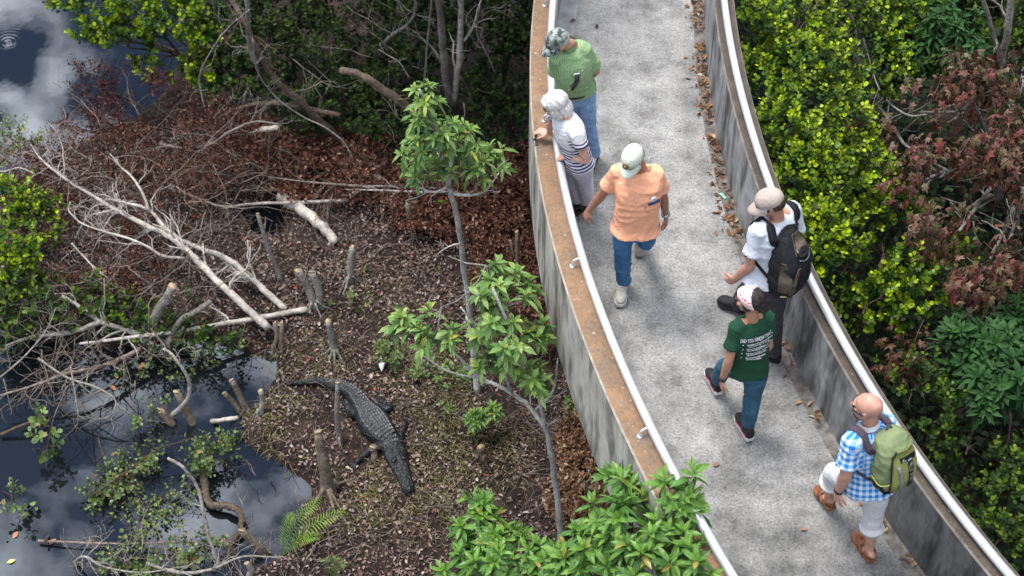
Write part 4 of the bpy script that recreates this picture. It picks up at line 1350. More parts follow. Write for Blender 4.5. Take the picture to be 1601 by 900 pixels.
ribbon(mb, [H.p(x, .088 - abs(x) * .30 + .012, .010) for x in np.linspace(-.068, .068, 11)], [H.f] * 11, .017, .004)
for sx in (-1, 1): ribbon(mb, [H.p(sx * .068, .080, .012), H.p(sx * .084, .03, .014), H.p(sx * .086, -.02, .006)], [H.r * sx] * 3, .006, .003)
mb.build('sunglasses', M_LENS, p)
def mat_check():
    m, n, b = newmat('blue and white check cotton')
    v = coords(n, (1, 1, 1), 'pat')
    sp_ = node(n, 'ShaderNodeSeparateXYZ'); n.links.new(v, sp_.inputs[0])
    fs = []
    for ax_ in 'XY':
        a = node(n, 'ShaderNodeMath', operation='MULTIPLY'); a.inputs[1].default_value = 19.0; n.links.new(sp_.outputs[ax_], a.inputs[0])
        f = node(n, 'ShaderNodeMath', operation='FRACT'); n.links.new(a.outputs[0], f.inputs[0])
        r = ramp(n, [(0.0, 0.0), (0.44, 0.0), (0.50, .5), (0.94, .5), (1.0, 0.0)]); n.links.new(f.outputs[0], r.inputs[0])
        fs.append(r.outputs[0])
    s = node(n, 'ShaderNodeMath', operation='ADD'); n.links.new(fs[0], s.inputs[0]); n.links.new(fs[1], s.inputs[1])
    r = ramp(n, [(0.0, (.80, .80, .84)), (0.5, (.26, .50, .82)), (1.0, (.03, .20, .62))]); n.links.new(s.outputs[0], r.inputs[0])
    n.links.new(r.outputs[0], b.inputs['Base Color']); b.inputs['Roughness'].default_value = .9; b.inputs['Specular IOR Level'].default_value = .2; creases(n, b, coords(n), .38)
    return m
M_CHECK = mat_check()
shC = make_shirt(p, j, M_CHECK, .92, .02, .012, .70, -.12, .009, 43, arm=1.0, cuff=.074, voxel=.010)
c0 = lerp(j['neck'], j['head'], .10)
mb = MB(); mb.tube([c0 - V3((0, 0, .012)), c0 + V3((-.006, .004, .026))], [(.074, .070), (.066, .062)], 18, cap=False); mb.build('collar', M_CHECK, p)
M_WHITE = cloth_mat('white cotton twill', (.72, .71, .73), .04)
make_trousers(p, j, M_WHITE, 0.91, .004, .40, .006, 44, 1.02, .078)
for s in 'lr':
    kn, an = j['k' + s], j['a' + s]
    mb = MB(); mb.tube([lerp(kn, an, .36), lerp(kn, an, .44)], [.087, .083], 18); mb.build('turned_cuff', M_WHITE, p)
    sandal(p, an, j['t' + s], M_SANDAL, 1)
band(p, j['el'], j['wl'], .93, .034, M_BLACK, 'bracelet', .010)

outC = nrm((.42, -.89, .15)); upC = nrm((-.12, .16, 1)); upC = nrm(upC - outC * (upC @ outC)); latC = -np.cross(outC, upC)
cC = V3((2.470, 5.905, 1.235))
bp = tag(empty('backpack', cC - upC * .27), 'green hiking backpack with black mesh pockets worn over a checked shirt', 'backpack')
M_GRN1 = cloth_mat('sage green ripstop', (.205, .255, .125), .12, .75)
M_GRN2 = cloth_mat('lime green ripstop', (.36, .38, .11), .12, .75)
KP = .84
cC = cC - outC * .03
latC, outC, upC = latC * KP, outC * KP, upC * KP
mb = MB()
pack_body(mb, cC, latC, outC, upC, [(-.26, .120, .080, -.01), (-.22, .150, .112, 0), (-.08, .162, .128, 0), (.08, .158, .122, 0), (.18, .145, .110, -.012), (.25, .118, .088, -.03), (.285, .06, .05, -.045)])
bag = add_mesh('pack_body', remesh(mb, .010, 2, folds(6, .010, 10, 12), 'pack_body'), M_GRN1, bp)
fr = patch(bag, cC, latC, upC, outC, ([(-.075, -.23), (-.085, -.10), (-.090, .04), (-.075, .15), (-.05, .20)], [(.135, -.22), (.142, -.10), (.138, .04), (.12, .15), (.09, .20)]), 'front_pocket', M_GRN2, bp, lift=.016, n=9)
patch(bag, cC, latC, upC, outC, ([(-.088, -.235), (-.098, -.10), (-.103, .04), (-.086, .16), (-.05, .212)], [(-.077, -.235), (-.087, -.10), (-.092, .04), (-.077, .155), (-.045, .203)]), 'piping', M_BLACK, bp, lift=.018, n=3)
sideC = nrm(outC * .55 - latC)
M_MESH = mat_plain('black pocket mesh', (.014, .015, .014), .8)
patch(bag, cC, upC, outC, sideC, ([(-.245, -.09), (-.245, .0), (-.245, .10)], [(-.085, -.09), (-.13, .0), (-.10, .10)]), 'mesh_pocket', M_MESH, bp, lift=.008)
P_, N_ = on_bag(bag, cC, upC, outC, sideC, [(-.083, -.10), (-.128, .0), (-.095, .11)], .012)
mb = MB(); mb.tube(crom(P_, 4), [.005] * 9, 6); mb.build('pocket_edge', M_GRN2, bp)
patch(bag, cC, latC, upC, outC, ([(-.11, -.255), (.0, -.265), (.14, -.245)], [(-.10, -.215), (.0, -.225), (.135, -.205)]), 'bottom_panel', M_MESH, bp, lift=.019, n=4)
ch = patch(bag, cC, latC, upC, outC, ([(.040, .10), (.045, .03), (.052, -.06), (.060, -.14), (.055, -.205)], [(.074, .10), (.079, .03), (.086, -.06), (.094, -.14), (.089, -.205)]), 'webbing', M_BLACK, bp, lift=.023, n=4)
M_GREYTAB = mat_plain('grey reflective tab', (.33, .35, .36), .5)
for v_ in (.055, .005, -.05, -.105):
    u_ = .060 + (.05 - v_) * .08
    patch(bag, cC, latC, upC, outC, ([(u_ - .010, v_ - .016), (u_ - .010, v_ + .014)], [(u_ + .013, v_ - .016), (u_ + .013, v_ + .014)]), 'webbing_tab', M_GREYTAB, bp, lift=.027, n=3)
# badge with the maker's mark
bdg = patch(bag, cC, latC, upC, outC, ([(-.030, .118), (-.040, .160)], [(.098, .098), (.100, .150)]), 'badge', M_BLACK, bp, lift=.026, n=8)
bvhC = BVHTree.FromPolygons([v.co for v in bag.data.vertices], [tuple(f.vertices) for f in bag.data.polygons])
def on_pack(u_, v_, lift=.031):
    o = cC + upC * v_ + latC * u_ + outC * .5
    hit = bvhC.ray_cast(Vector(o), Vector(-outC), 1.0)
    return (V3(hit[0]) if hit[0] is not None else cC + upC * v_ + latC * u_ + outC * .12) + outC * lift
for k_, wd_ in enumerate(('THE', 'NORTH', 'FACE')): lettering(wd_, .0155, -.018, .141 - .0125 * k_, bdg, 'badge_lettering', (.026, .044, .032)[k_], .0003, on_pack)
mb = MB()
for r0, r1 in ((.040, .032), (.028, .020), (.016, .0)):
    A = [(math.cos(t), math.sin(t)) for t in np.linspace(0, math.pi / 2, 8)]
    o0 = (.036, .108)
    V = [on_pack(o0[0] + r0 * c_, o0[1] + r0 * s_) for c_, s_ in A] + [on_pack(o0[0] + r1 * c_, o0[1] + r1 * s_) for c_, s_ in A]
    mb.add(V, [(q, q + 1, 8 + q + 1, 8 + q) for q in range(7)])
mb.build('badge_mark', M_WPRINT, bdg, smooth=False)
P_, N_ = on_bag(bag, cC, latC, upC, outC, [(-.045, .08), (-.03, .02), (-.02, -.05), (-.005, -.14), (-.03, -.20)], .024)
mb = MB(); ribbon(mb, P_, N_, .011, .004); mb.build('compression_strap', mat_plain('grey webbing', (.26, .27, .28), .6), bp)
M_STRAPC = cloth_mat('plum grey strap', (.085, .065, .085), .2, .8)
shr = nrm(j['sr'] - j['sl']); upT = nrm(j['neck'] - j['pel']); fwC = np.cross(upT, nrm(shr - upT * (shr @ upT)))
for s, sg in (('l', -1), ('r', 1)):
    strap_over(shC, cC + upC * .21 - outC * .09 + latC * .07 * sg, j['s' + s], j['neck'], fwC, upT, M_STRAPC, bp, .024, mid=.70)
P_, N_ = drape(shC, [lerp(cC - upC * .20 - latC * .12 - outC * .06, j['sl'] + fwC * .05 - upT * .18, t) for t in np.linspace(0, 1, 8)], lambda q: nrm(-shr + outC * .2), .008)
mb = MB(); ribbon(mb, P_, N_, .010, .004); mb.build('lower_strap', M_STRAPC, bp)
mb = MB(); mb.tube(crom([cC + upC * .275 - outC * .07 - latC * .03, cC + upC * .32 - outC * .08, cC + upC * .275 - outC * .07 + latC * .03], 4), [.007] * 9, 8); mb.build('haul_loop', M_STRAPC, bp)
# ------------------------------------------------------------------ alligator
def gator():
    spine_px = [(639, 766), (632, 747), (625, 728), (617, 708), (611, 692), (602, 681), (590, 667), (580, 654), (572, 643), (560, 624), (550, 614), (538, 607), (525, 603), (503, 597), (479, 598), (462, 600), (447, 603)]
    wd = [.060, .070, .088, .108, .096, .124, .155, .152, .112, .090, .078, .070, .062, .048, .032, .020, .006]
    ht = [.030, .034, .045, .062, .060, .080, .095, .095, .082, .070, .064, .058, .052, .042, .030, .018, .006]
    pts = []
    for (x, y), h in zip(spine_px, ht):
        q = gpt(x, y); q = at(x, y, ground_at(q[0], q[1]) + h * .9); q[2] = ground_at(q[0], q[1]) + h * .72 + .02
        pts.append(q)
    g = empty('alligator', pts[7]); tag(g, 'dark alligator lying on the leaf litter with its tail behind a cut pole', 'alligator')
    mb = MB()
    P_ = crom(pts, 4); tt = np.linspace(0, len(pts) - 1, len(P_))
    W = np.interp(tt, range(len(pts)), wd); Hh = np.interp(tt, range(len(pts)), ht)
    lat0 = np.cross(nrm(P_[1] - P_[0]), [0, 0, 1.0])
    mb.tube(P_, list(zip(W, Hh)), 18, lat=lat0, round_ends=2)
    # raised snout tip, eyes and jowls
    hd = nrm(pts[0] - pts[3]); hr = nrm(np.cross(hd, [0, 0, 1.0])); hu = np.cross(hr, hd)
    mb.ell(pts[0] + hd * .005 + hu * .012, [hr * .040, hd * .035, hu * .025], 12, 8)
    for s in (-1, 1):
        mb.ell(lerp(pts[3], pts[2], .75) + hr * .040 * s + hu * .050, [hr * .020, hd * .034, hu * .022], 12, 8)
        mb.ell(lerp(pts[3], pts[2], .05) + hr * .070 * s + hu * .005, [hr * .042, hd * .065, hu * .048], 12, 8)
        mb.ell(pts[0] + hr * .016 * s + hu * .030, [hr * .012, hd * .014, hu * .012], 8, 6)
    legs = [[(610, 696), (624, 697), (627, 684), (634, 662)], [(602, 702), (588, 706), (575, 711), (558, 724)],
            [(573, 650), (556, 653), (547, 645), (540, 633)], [(577, 640), (596, 645), (611, 641), (598, 630)]]
    for k, lp in enumerate(legs):
        q = []
        for i, (x, y) in enumerate(lp):
            a = gpt(x, y); a[2] += (.075, .06, .045, .025)[i]; q.append(a)
        r = [.052, .046, .038, .030] if k > 1 else [.046, .038, .032, .026]
        mb.tube(crom(q, 4), list(np.interp(np.linspace(0, 3, 13), range(4), r)), 10, round_ends=2)
        d = nrm((q[3] - q[2]) * [1, 1, 0]); sd = np.cross(d, [0, 0, 1.0])
        for f in (-.75, -.35, 0, .35, .75):
            dd = nrm(d + sd * f); mb.tube([q[3] - [0, 0, .008], q[3] + dd * .045 - [0, 0, .012], q[3] + dd * .075 - [0, 0, .02]], [.014, .011, .006], 6, round_ends=1)
    me = remesh(mb, .009, 2, lambda co, no: co + no * ((vnoise(co * 55) - .5) * .007 + (fbm(co * 16, 2) - .5) * .014)[:, None], 'body')
    m, n, b = newmat('alligator hide')
    v = coords(n)
    r = ramp(n, [(0.3, (.004, .005, .006)), (0.55, (.010, .011, .013)), (0.78, (.034, .036, .039))]); n.links.new(noise(n, v, 24, 6, .7), r.inputs[0])
    n.links.new(r.outputs[0], b.inputs['Base Color']); b.inputs['Roughness'].default_value = .52; b.inputs['Specular IOR Level'].default_value = .45
    vo = node(n, 'ShaderNodeTexVoronoi'); vo.inputs['Scale'].default_value = 55; n.links.new(v, vo.inputs['Vector'])
    bump(n, b, vo.outputs['Distance'], .8, .010)
    body = add_mesh('body', me, m, g)
    bvh = BVHTree.FromPolygons([v_.co for v_ in me.vertices], [tuple(f.vertices) for f in me.polygons])
    # rows of keeled scutes along the back and tail
    m2, n2, b2 = newmat('keeled scutes')
    r2 = ramp(n2, [(0.3, (.03, .032, .036)), (0.7, (.15, .152, .155))]); n2.links.new(noise(n2, coords(n2), 40, 4, .7), r2.inputs[0])
    n2.links.new(r2.outputs[0], b2.inputs['Base Color']); b2.inputs['Roughness'].default_value = .5
    mb = MB()
    L = np.concatenate([[0], np.cumsum(np.linalg.norm(np.diff(P_, axis=0), axis=1))])
    Pa = np.array(P_)
    s = L[15]
    while s < L[-1] - .06:
        c = np.array([np.interp(s, L, Pa[:, a]) for a in range(3)]); c2 = np.array([np.interp(s + .02, L, Pa[:, a]) for a in range(3)])
        d = nrm(c2 - c); sd = nrm(np.cross(d, [0, 0, 1.0])); wv_ = np.interp(s, L, W)
        f = s / L[-1]
        nrow = 8 if wv_ > .11 else 6 if wv_ > .085 else 4 if wv_ > .055 else 2
        for k in range(nrow):
            o = (k - (nrow - 1) / 2) / max(nrow, 2) * 2 * (.74 if nrow > 2 else .5)
            hit = bvh.ray_cast(Vector(c + sd * o * wv_ + V3((0, 0, .3))), Vector((0, 0, -1)))
            if hit[0] is None: continue
            q = V3(hit[0]); nn = V3(hit[1])
            sz = .017 * (wv_ / .12) ** .5; hgt = (.014 if nrow > 2 else .028 * (1 - f) + .012)
            l2 = nrm(np.cross(d, nn))
            q = q - nn * .003
            mb.add([q - l2 * sz * .75 - d * sz * .9, q + l2 * sz * .75 - d * sz * .9, q + l2 * sz * .75 + d * sz * .9, q - l2 * sz * .75 + d * sz * .9, q - d * sz * .5 + nn * hgt * .8, q + d * sz * .7 + nn * hgt],
                   [(0, 1, 4), (1, 2, 5, 4), (2, 3, 5), (3, 0, 4, 5)])
        s += .036 if f < .6 else .030
    mb.build('scutes', m2, g, smooth=False)
    for sx in (-1, 1):
        mb = MB(); mb.ell(lerp(pts[3], pts[2], .82) + hr * .052 * sx + hu * .058, [hr * .009, hd * .013, hu * .009], 8, 6)
        mb.build('eye', mat_plain('alligator eye', (.05, .042, .015), .15, spec=.8), g)
gator()
# ------------------------------------------------------------------ vegetation helpers
def mat_bark(name, lo, mid, hi, scale=30, rough=.9, bstr=.6):
    m, n, b = newmat(name)
    v = coords(n)
    r = ramp(n, [(0.3, lo), (0.5, mid), (0.72, hi)])
    n.links.new(noise(n, v, scale, 6, .7), r.inputs[0])
    g = ramp(n, [(0.35, .6), (0.62, 1.1)]); n.links.new(noise(n, v, 6, 4), g.inputs[0])
    n.links.new(mixc(n, .8, r.outputs[0], g.outputs[0], 'MULTIPLY'), b.inputs['Base Color'])
    b.inputs['Roughness'].default_value = rough; b.inputs['Specular IOR Level'].default_value = .2
    bump(n, b, noise(n, v, scale * 2, 5), bstr, .01)
    return m
M_BARKW = mat_bark('bleached dead wood', (.22, .19, .16), (.50, .45, .395), (.70, .655, .60), 22)
M_BARKG = mat_bark('grey bark', (.10, .09, .08), (.22, .20, .175), (.38, .35, .31), 34)
M_BARKB = mat_bark('brown bark', (.035, .026, .02), (.095, .07, .052), (.20, .16, .125), 34)
M_BARKS = mat_bark('pale mottled bark', (.10, .09, .078), (.30, .275, .24), (.50, .47, .42), 40)
M_BARKP = mat_bark('pale sapling bark', (.24, .22, .195), (.56, .53, .48), (.76, .73, .69), 40)
M_BARKT = mat_bark('tan cut wood', (.085, .066, .048), (.19, .15, .11), (.34, .28, .21), 30)
M_CUT = mat_bark('fresh cut wood face', (.28, .20, .12), (.44, .33, .21), (.60, .48, .34), 40)
M_TWIG = mat_bark('bare twigs', (.09, .07, .056), (.22, .175, .145), (.40, .335, .285), 20)
M_TWIGD = mat_bark('dark twigs', (.03, .022, .018), (.08, .06, .05), (.17, .135, .11), 20)

LEAF_ROUND = np.array([(0, 0, 0), (.38, .36, .07), (.78, .38, .05), (1, 0, -.02), (.78, -.38, .05), (.38, -.36, .07), (.5, 0, 0)])
LEAF_LANCE = np.array([(0, 0, 0), (.32, .145, .05), (.68, .135, .0), (1, 0, -.10), (.68, -.135, .0), (.32, -.145, .05), (.5, 0, -.01)])
LEAF_SMALL = np.array([(0, 0, 0), (.4, .27, .05), (.75, .2, .03), (1, 0, -.06), (.75, -.2, .03), (.4, -.27, .05), (.5, 0, 0)])
LEAF_F = [(0, 6, 2, 1), (6, 3, 2), (0, 5, 4, 6), (6, 4, 3)]
MAPLE = np.array([(0, 0, 0), (.18, .16, .02), (.22, .50, -.08), (.45, .24, .03), (.72, .42, -.08), (.66, .16, .03), (1, 0, -.14), (.66, -.16, .03), (.72, -.42, -.08), (.45, -.24, .03), (.22, -.50, -.08), (.18, -.16, .02), (.42, 0, .05)])
MAPLE_F = [(12, 0, 1), (12, 1, 2, 3), (12, 3, 4, 5), (12, 5, 6, 7), (12, 7, 8, 9), (12, 9, 10, 11), (12, 11, 0)]
CURL = np.array([(0, 0, 0), (.3, .24, .14), (.7, .22, .18), (1, 0, .05), (.7, -.22, .12), (.3, -.24, .16), (.5, 0, -.02)])

def nrows(a): 
    l = np.linalg.norm(a, axis=1, keepdims=True); l[l < 1e-9] = 1
    return a / l
def leaf_arrays(P, D, U, L, tpl, faces, wr=1.0, droop=0.0):
    """P base, D direction, U leaf normal (approx), L length per leaf"""
    D = nrows(D); S = nrows(np.cross(U, D)); Nn = np.cross(D, S)
    n = len(P); k = len(tpl)
    L = np.broadcast_to(L, (n,)); wr = np.broadcast_to(wr, (n,))
    x, y, z = tpl[:, 0], tpl[:, 1], tpl[:, 2]
    V = P[:, None, :] + L[:, None, None] * (D[:, None, :] * x[None, :, None] + S[:, None, :] * (y[None, :] * wr[:, None])[:, :, None] + Nn[:, None, :] * z[None, :, None])
    if droop: V[:, :, 2] -= (L[:, None] * x[None, :] ** 2) * droop
    flat = np.concatenate([np.array(f) for f in faces]); cnt = np.array([len(f) for f in faces])
    loops = (flat[None, :] + (np.arange(n) * k)[:, None]).ravel()
    return V.reshape(-1, 3), loops, np.tile(cnt, n)

class Leaves:
    def __init__(s): s.V, s.L, s.C, s.T, s.n = [], [], [], [], 0
    def add(s, P, D, U, L, tpl=LEAF_SMALL, faces=LEAF_F, wr=1.0, droop=0.0, tint=0.0):
        if len(P) == 0: return
        V, l, c = leaf_arrays(np.asarray(P), np.asarray(D), np.asarray(U), np.asarray(L), tpl, faces, wr, droop)
        s.V.append(V); s.L.append(l + s.n); s.C.append(c)
        s.T.append(np.repeat(np.broadcast_to(tint, (len(P),)), len(tpl))); s.n += len(V)
    def build(s, name, mat, parent=None):
        return np_mesh(name, np.concatenate(s.V), np.concatenate(s.L), np.concatenate(s.C), mat, parent, tint=np.concatenate(s.T))

def rdir(n): return nrows(rng.normal(size=(n, 3)))

def lobe_points(lobes, dens, flat=1.0, inner=.25, gap=.36, gscale=5.0, up=.35):
    """shoot positions and outward directions on ellipsoid lobes; lobes: (centre, radius[, height ratio])"""
    Q, A = [], []
    for lb in lobes:
        c, r = V3(lb[0]), lb[1]; h = (lb[2] if len(lb) > 2 else 1.0) * flat
        n = int(dens * 4 * math.pi * r * r)
        u = rdir(n); u[:, 2] = np.abs(u[:, 2] + .25) * np.where(rng.random(n) < .82, 1, -1); u = nrows(u)
        rad = 1 - np.abs(rng.normal(0, .16, n)); k = rng.random(n) < inner; rad[k] = rng.random(k.sum()) ** .5 * .85
        q = c + u * rad[:, None] * r * np.array([1, 1, h])
        lump = (fbm(q * 3.1 + 40, 2) - .5)[:, None]
        q = q + u * lump * r * .9
        keep = .55 * vnoise(q * gscale + 9) + .45 * vnoise(q * gscale * .5 + 3) > gap
        Q.append(q[keep]); A.append(u[keep])
    return np.concatenate(Q), np.concatenate(A)

def shoots(lv, Q, A, k, slen, llen, tpl=LEAF_ROUND, faces=LEAF_F, up=.6, ang=(45, 75), tipc=.8, droop=.0, wr=1.0, jitter=.5, stems=None, sr=.0022, lvar=.22):
    """k leaves set alternately along each young shoot; tips are younger and paler"""
    m = len(Q)
    if m == 0: return
    ax = nrows(A * .6 + np.array([0, 0, up]) + rng.normal(size=(m, 3)) * jitter * .5)
    side = nrows(np.cross(ax, rdir(m))); other = np.cross(ax, side)
    bright = rng.random(m)
    sl = slen * (0.6 + .8 * rng.random(m))
    for i in range(k):
        t = (i + .5) / k
        ph = i * 2.399 + rng.random(m) * .6
        rad = side * np.cos(ph)[:, None] + other * np.sin(ph)[:, None]
        th = np.radians(ang[1] + (ang[0] - ang[1]) * t + rng.normal(0, 9, m))
        D = ax * np.cos(th)[:, None] + rad * np.sin(th)[:, None]
        U = ax * np.sin(th)[:, None] - rad * np.cos(th)[:, None] + rng.normal(0, .25, (m, 3))
        P = Q + ax * (sl * t)[:, None] + rad * .004
        L = llen * (1 - .35 * t ** 2) * (1 + rng.normal(0, lvar, m)).clip(.5, 1.6)
        lv.add(P, D, U, L, tpl, faces, wr, droop, (tipc * (t ** 2.0) * (.10 + 1.25 * bright ** 1.4)).clip(0, 1))
    if stems is not None:
        for a in range(m): stems.tube([Q[a] - ax[a] * sl[a] * .5, Q[a] + ax[a] * sl[a]], [sr * 1.3, sr * .7], 3, cap=False)

def rosettes(lv, Q, A, k, llen, tpl=LEAF_LANCE, up=.7, tipc=.5, droop=.25, wr=1.0, jitter=.6, ang=(28, 100)):
    m = len(Q)
    ax = nrows(A * .6 + np.array([0, 0, up]) + rng.normal(size=(m, 3)) * jitter * .5)
    side = nrows(np.cross(ax, rdir(m))); other = np.cross(ax, side)
    bright = rng.random(m)
    for i in range(k):
        t = i / max(k - 1, 1)
        ph = i * 2.399 + rng.random(m) * .5
        rad = side * np.cos(ph)[:, None] + other * np.sin(ph)[:, None]
        th = np.radians(ang[1] + (ang[0] - ang[1]) * t + rng.normal(0, 10, m))
        D = ax * np.cos(th)[:, None] + rad * np.sin(th)[:, None]
        U = ax * np.sin(th)[:, None] - rad * np.cos(th)[:, None] + rng.normal(0, .18, (m, 3))
        P = Q - ax * (.05 * (1 - t))
        L = llen * (1 - .30 * t) * (1 + rng.normal(0, .16, m)).clip(.6, 1.5)
        lv.add(P, D, U, L, tpl, LEAF_F, wr, droop, (tipc * (t ** 1.5) * (.3 + bright)).clip(0, 1))

def crook(p, d, length, seg, wob, droop=0.0, rs=random):
    p, d = V3(p), nrm(d); pts = [p]
    for _ in range(seg):
        d = nrm(d + np.array([rs.gauss(0, wob), rs.gauss(0, wob), rs.gauss(0, wob) - droop]))
        p = p + d * length / seg; pts.append(p)
    return pts
def grow(mb, p, d, length, r, depth, rs, wob=.28, droop=.0, kids=3, n=5, flat=1.0, leafpts=None):
    pts = crook(p, d, length, 6, wob, droop, rs)
    mb.tube(pts, list(np.linspace(r, max(r * .35, .0012), len(pts))), n if depth else 3)
    if leafpts is not None and depth <= 1: leafpts += pts[2:]
    if depth:
        for _ in range(kids):
            i = rs.randint(1, 5); t = nrm(pts[i + 1] - pts[i])
            o = rs.gauss(0, 1), rs.gauss(0, 1), rs.gauss(0, 1) * flat
            dd = nrm(t * .9 + nrm(o) * .8)
            grow(mb, pts[i], dd, length * rs.uniform(.35, .62), r * (1 - i / 8) * .55, depth - 1, rs, wob, droop, max(kids - 1, 2), n, flat, leafpts)

def P3(q):
    """(px, py, height above the ground) -> point"""
    g = gpt(q[0], q[1]) if q[2] == 0 else None
    return g if g is not None else at(q[0], q[1], GZ + q[2])

def limb(name, label, cat, pts, r0, r1, mat, twigs=0, tl=.35, depth=1, group=None, cut=False, seed=1, n=8, kids=3, rough=.06, parent=None, tdroop=0, flat=.7):
    rs = random.Random(seed)
    c = crom([P3(q) for q in pts], 5)
    m_ = len(c)
    rad = [r0 + (r1 - r0) * i / (m_ - 1) for i in range(m_)]
    rad = [q * (1 + rs.gauss(0, rough)) for q in rad]
    c = [c[0]] + [q + V3((rs.gauss(0, .12), rs.gauss(0, .12), rs.gauss(0, .12))) * rad[i + 1] for i, q in enumerate(c[1:-1])] + [c[-1]]
    mb = MB(); mb.tube(c, rad, n)
    for k in range(twigs):
        i = rs.randint(max(1, m_ // 6), m_ - 2); t = nrm(c[i + 1] - c[i])
        o = nrm((rs.gauss(0, 1), rs.gauss(0, 1), rs.gauss(0, 1) * flat + .15))
        grow(mb, c[i], nrm(t * .9 + o * .8), tl * rs.uniform(.5, 1.3), rad[i] * .42, depth, rs, kids=kids, droop=tdroop, flat=flat)
    o = mb.build(name, mat, parent)
    if label: tag(o, label, cat, group)
    if cut:
        for e, e2 in ((-1, -2),) if cut == 1 else ((0, 1), (-1, -2)):
            d = nrm(c[e] - c[e2]); mb = MB(); mb.tube([c[e] - d * .002, c[e] + d * .006], [rad[e] * 1.0, rad[e] * .97], 10); mb.build('cut_face', M_CUT, o)
    return o

def stump(label, stems, mat=None, roots=5, group='cut stumps on the bank', seed=3, rr=1.0, kind='stump'):
    """stems: list of (base px, base py, top px, top py, height, r base, r top)"""
    rs = random.Random(seed)
    b0 = gpt(stems[0][0], stems[0][1])
    t = tag(empty('stump', b0), label, kind, group)
    for (bx, by, tx, ty, h, r0, r1) in stems:
        b_ = gpt(bx, by); top = at(tx, ty, b_[2] + h)
        c = crom([b_ - V3((0, 0, .08)), lerp(b_, top, .12), lerp(b_, top, .5) + V3((rs.gauss(0, .012), rs.gauss(0, .012), 0)), top], 4)
        rad = [r0 * 1.45, r0 * 1.3, r0 * 1.15, r0 * 1.05] + list(np.linspace(r0, r1, len(c) - 4))
        mb = MB(); mb.tube(c, [q * (1 + rs.gauss(0, .05)) for q in rad], 14)
        Vt = mb.v[0]; ax_ = np.repeat(np.array(c), 14, 0)
        mb.v[0] = ax_ + (Vt - ax_) * (1 + .55 * (fbm(Vt * np.array([26, 26, 9]) + seed, 2) - .5))[:, None]
        s = mb.build('trunk', mat or M_BARKT, t)
        d = nrm(c[-1] - c[-2] + V3((rs.gauss(0, .1), rs.gauss(0, .1), .05)))
        mb = MB(); mb.tube([c[-1] - d * .004, c[-1] + d * .006], [r1 * 1.02, r1 * .97], 12); mb.build('cut_face', M_CUT, s)
    mb = MB()
    for k in range(roots):
        a = rs.uniform(0, 6.28); d = V3((math.cos(a), math.sin(a), 0)); r0 = stems[0][5]
        p1 = b_ * 0 + b0 + d * r0 * .6 + V3((0, 0, .10 * rr)); p2 = b0 + d * r0 * 2.2 + V3((0, 0, .02)); p3 = b0 + d * r0 * (3.5 + rs.random() * 2); p3[2] = ground_at(p3[0], p3[1]) - .02
        mb.tube(crom([p1, p2, p3], 3), list(np.linspace(r0 * .34, r0 * .07, 7)), 6)
    if roots: mb.build('root', mat or M_BARKT, t)
    return t

# ------------------------------------------------------------------ leaf materials
ML_COCO = mat_leaf('glossy cocoplum leaf', [(0.0, (.004, .014, .003)), (0.5, (.013, .046, .005)), (1.0, (.055, .145, .010))], (.50, .66, .016), .38, .22, .28)
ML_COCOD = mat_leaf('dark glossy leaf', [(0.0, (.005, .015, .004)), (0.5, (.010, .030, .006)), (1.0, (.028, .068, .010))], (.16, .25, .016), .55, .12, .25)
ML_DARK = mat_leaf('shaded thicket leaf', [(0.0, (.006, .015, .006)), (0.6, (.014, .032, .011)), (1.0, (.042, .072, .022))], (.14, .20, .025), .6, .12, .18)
ML_SAP = mat_leaf('soft green sapling leaf', [(0.0, (.070, .165, .040)), (0.5, (.155, .29, .078)), (0.93, (.27, .39, .14)), (1.0, (.48, .40, .06))], (.34, .48, .08), .42, .30, .45)
ML_SAP2 = mat_leaf('fresh green shrub leaf', [(0.0, (.045, .125, .026)), (0.5, (.095, .23, .042)), (0.97, (.16, .31, .060)), (1.0, (.55, .30, .10))], (.24, .42, .06), .40, .28, .45)
ML_RHOD = mat_leaf('dark lance leaf', [(0.0, (.012, .042, .012)), (1.0, (.035, .10, .028))], (.08, .18, .05), .6, .15, .2)
ML_MAPLE = mat_leaf('bronze maple leaf', [(0.0, (.070, .030, .022)), (0.35, (.135, .062, .044)), (0.6, (.15, .095, .052)), (0.85, (.085, .095, .030)), (1.0, (.26, .17, .125))], (.22, .055, .05), .5, .22, .35)
ML_MAROON = mat_leaf('dead maroon leaf', [(0.0, (.030, .012, .012)), (0.6, (.065, .024, .022)), (1.0, (.13, .055, .045))], None, .7, .08, .2)
ML_RUST = mat_leaf('dead rust brown leaf', [(0.0, (.028, .012, .009)), (0.5, (.080, .032, .022)), (0.88, (.165, .072, .048)), (1.0, (.32, .19, .14))], None, .8, .08, .15)
ML_RUST2 = mat_leaf('curled dead leaf', [(0.0, (.04, .018, .013)), (0.5, (.13, .052, .034)), (0.85, (.23, .105, .068)), (1.0, (.42, .27, .19))], None, .75, .05, .2)
ML_TAN = mat_leaf('curled tan leaf', [(0.0, (.10, .05, .03)), (0.5, (.24, .12, .065)), (0.85, (.36, .22, .13)), (1.0, (.52, .40, .28))], None, .75, .05, .2)
ML_LITTER = mat_leaf('leaf litter', [(0.0, (.035, .021, .017)), (0.28, (.10, .060, .046)), (0.54, (.19, .130, .104)), (0.82, (.29, .222, .185)), (0.97, (.46, .39, .35)), (1.0, (.36, .06, .03))], None, .75, .0, .2)
ML_WATERL = mat_leaf('pond plant leaf', [(0.0, (.05, .10, .025)), (0.5, (.12, .19, .05)), (0.94, (.22, .28, .09)), (1.0, (.42, .16, .05))], (.26, .34, .10), .4, .2, .5)
ML_FERN = mat_leaf('fern frond', [(0.0, (.12, .26, .025)), (1.0, (.26, .44, .05))], (.50, .60, .06), .5, .3, .35)
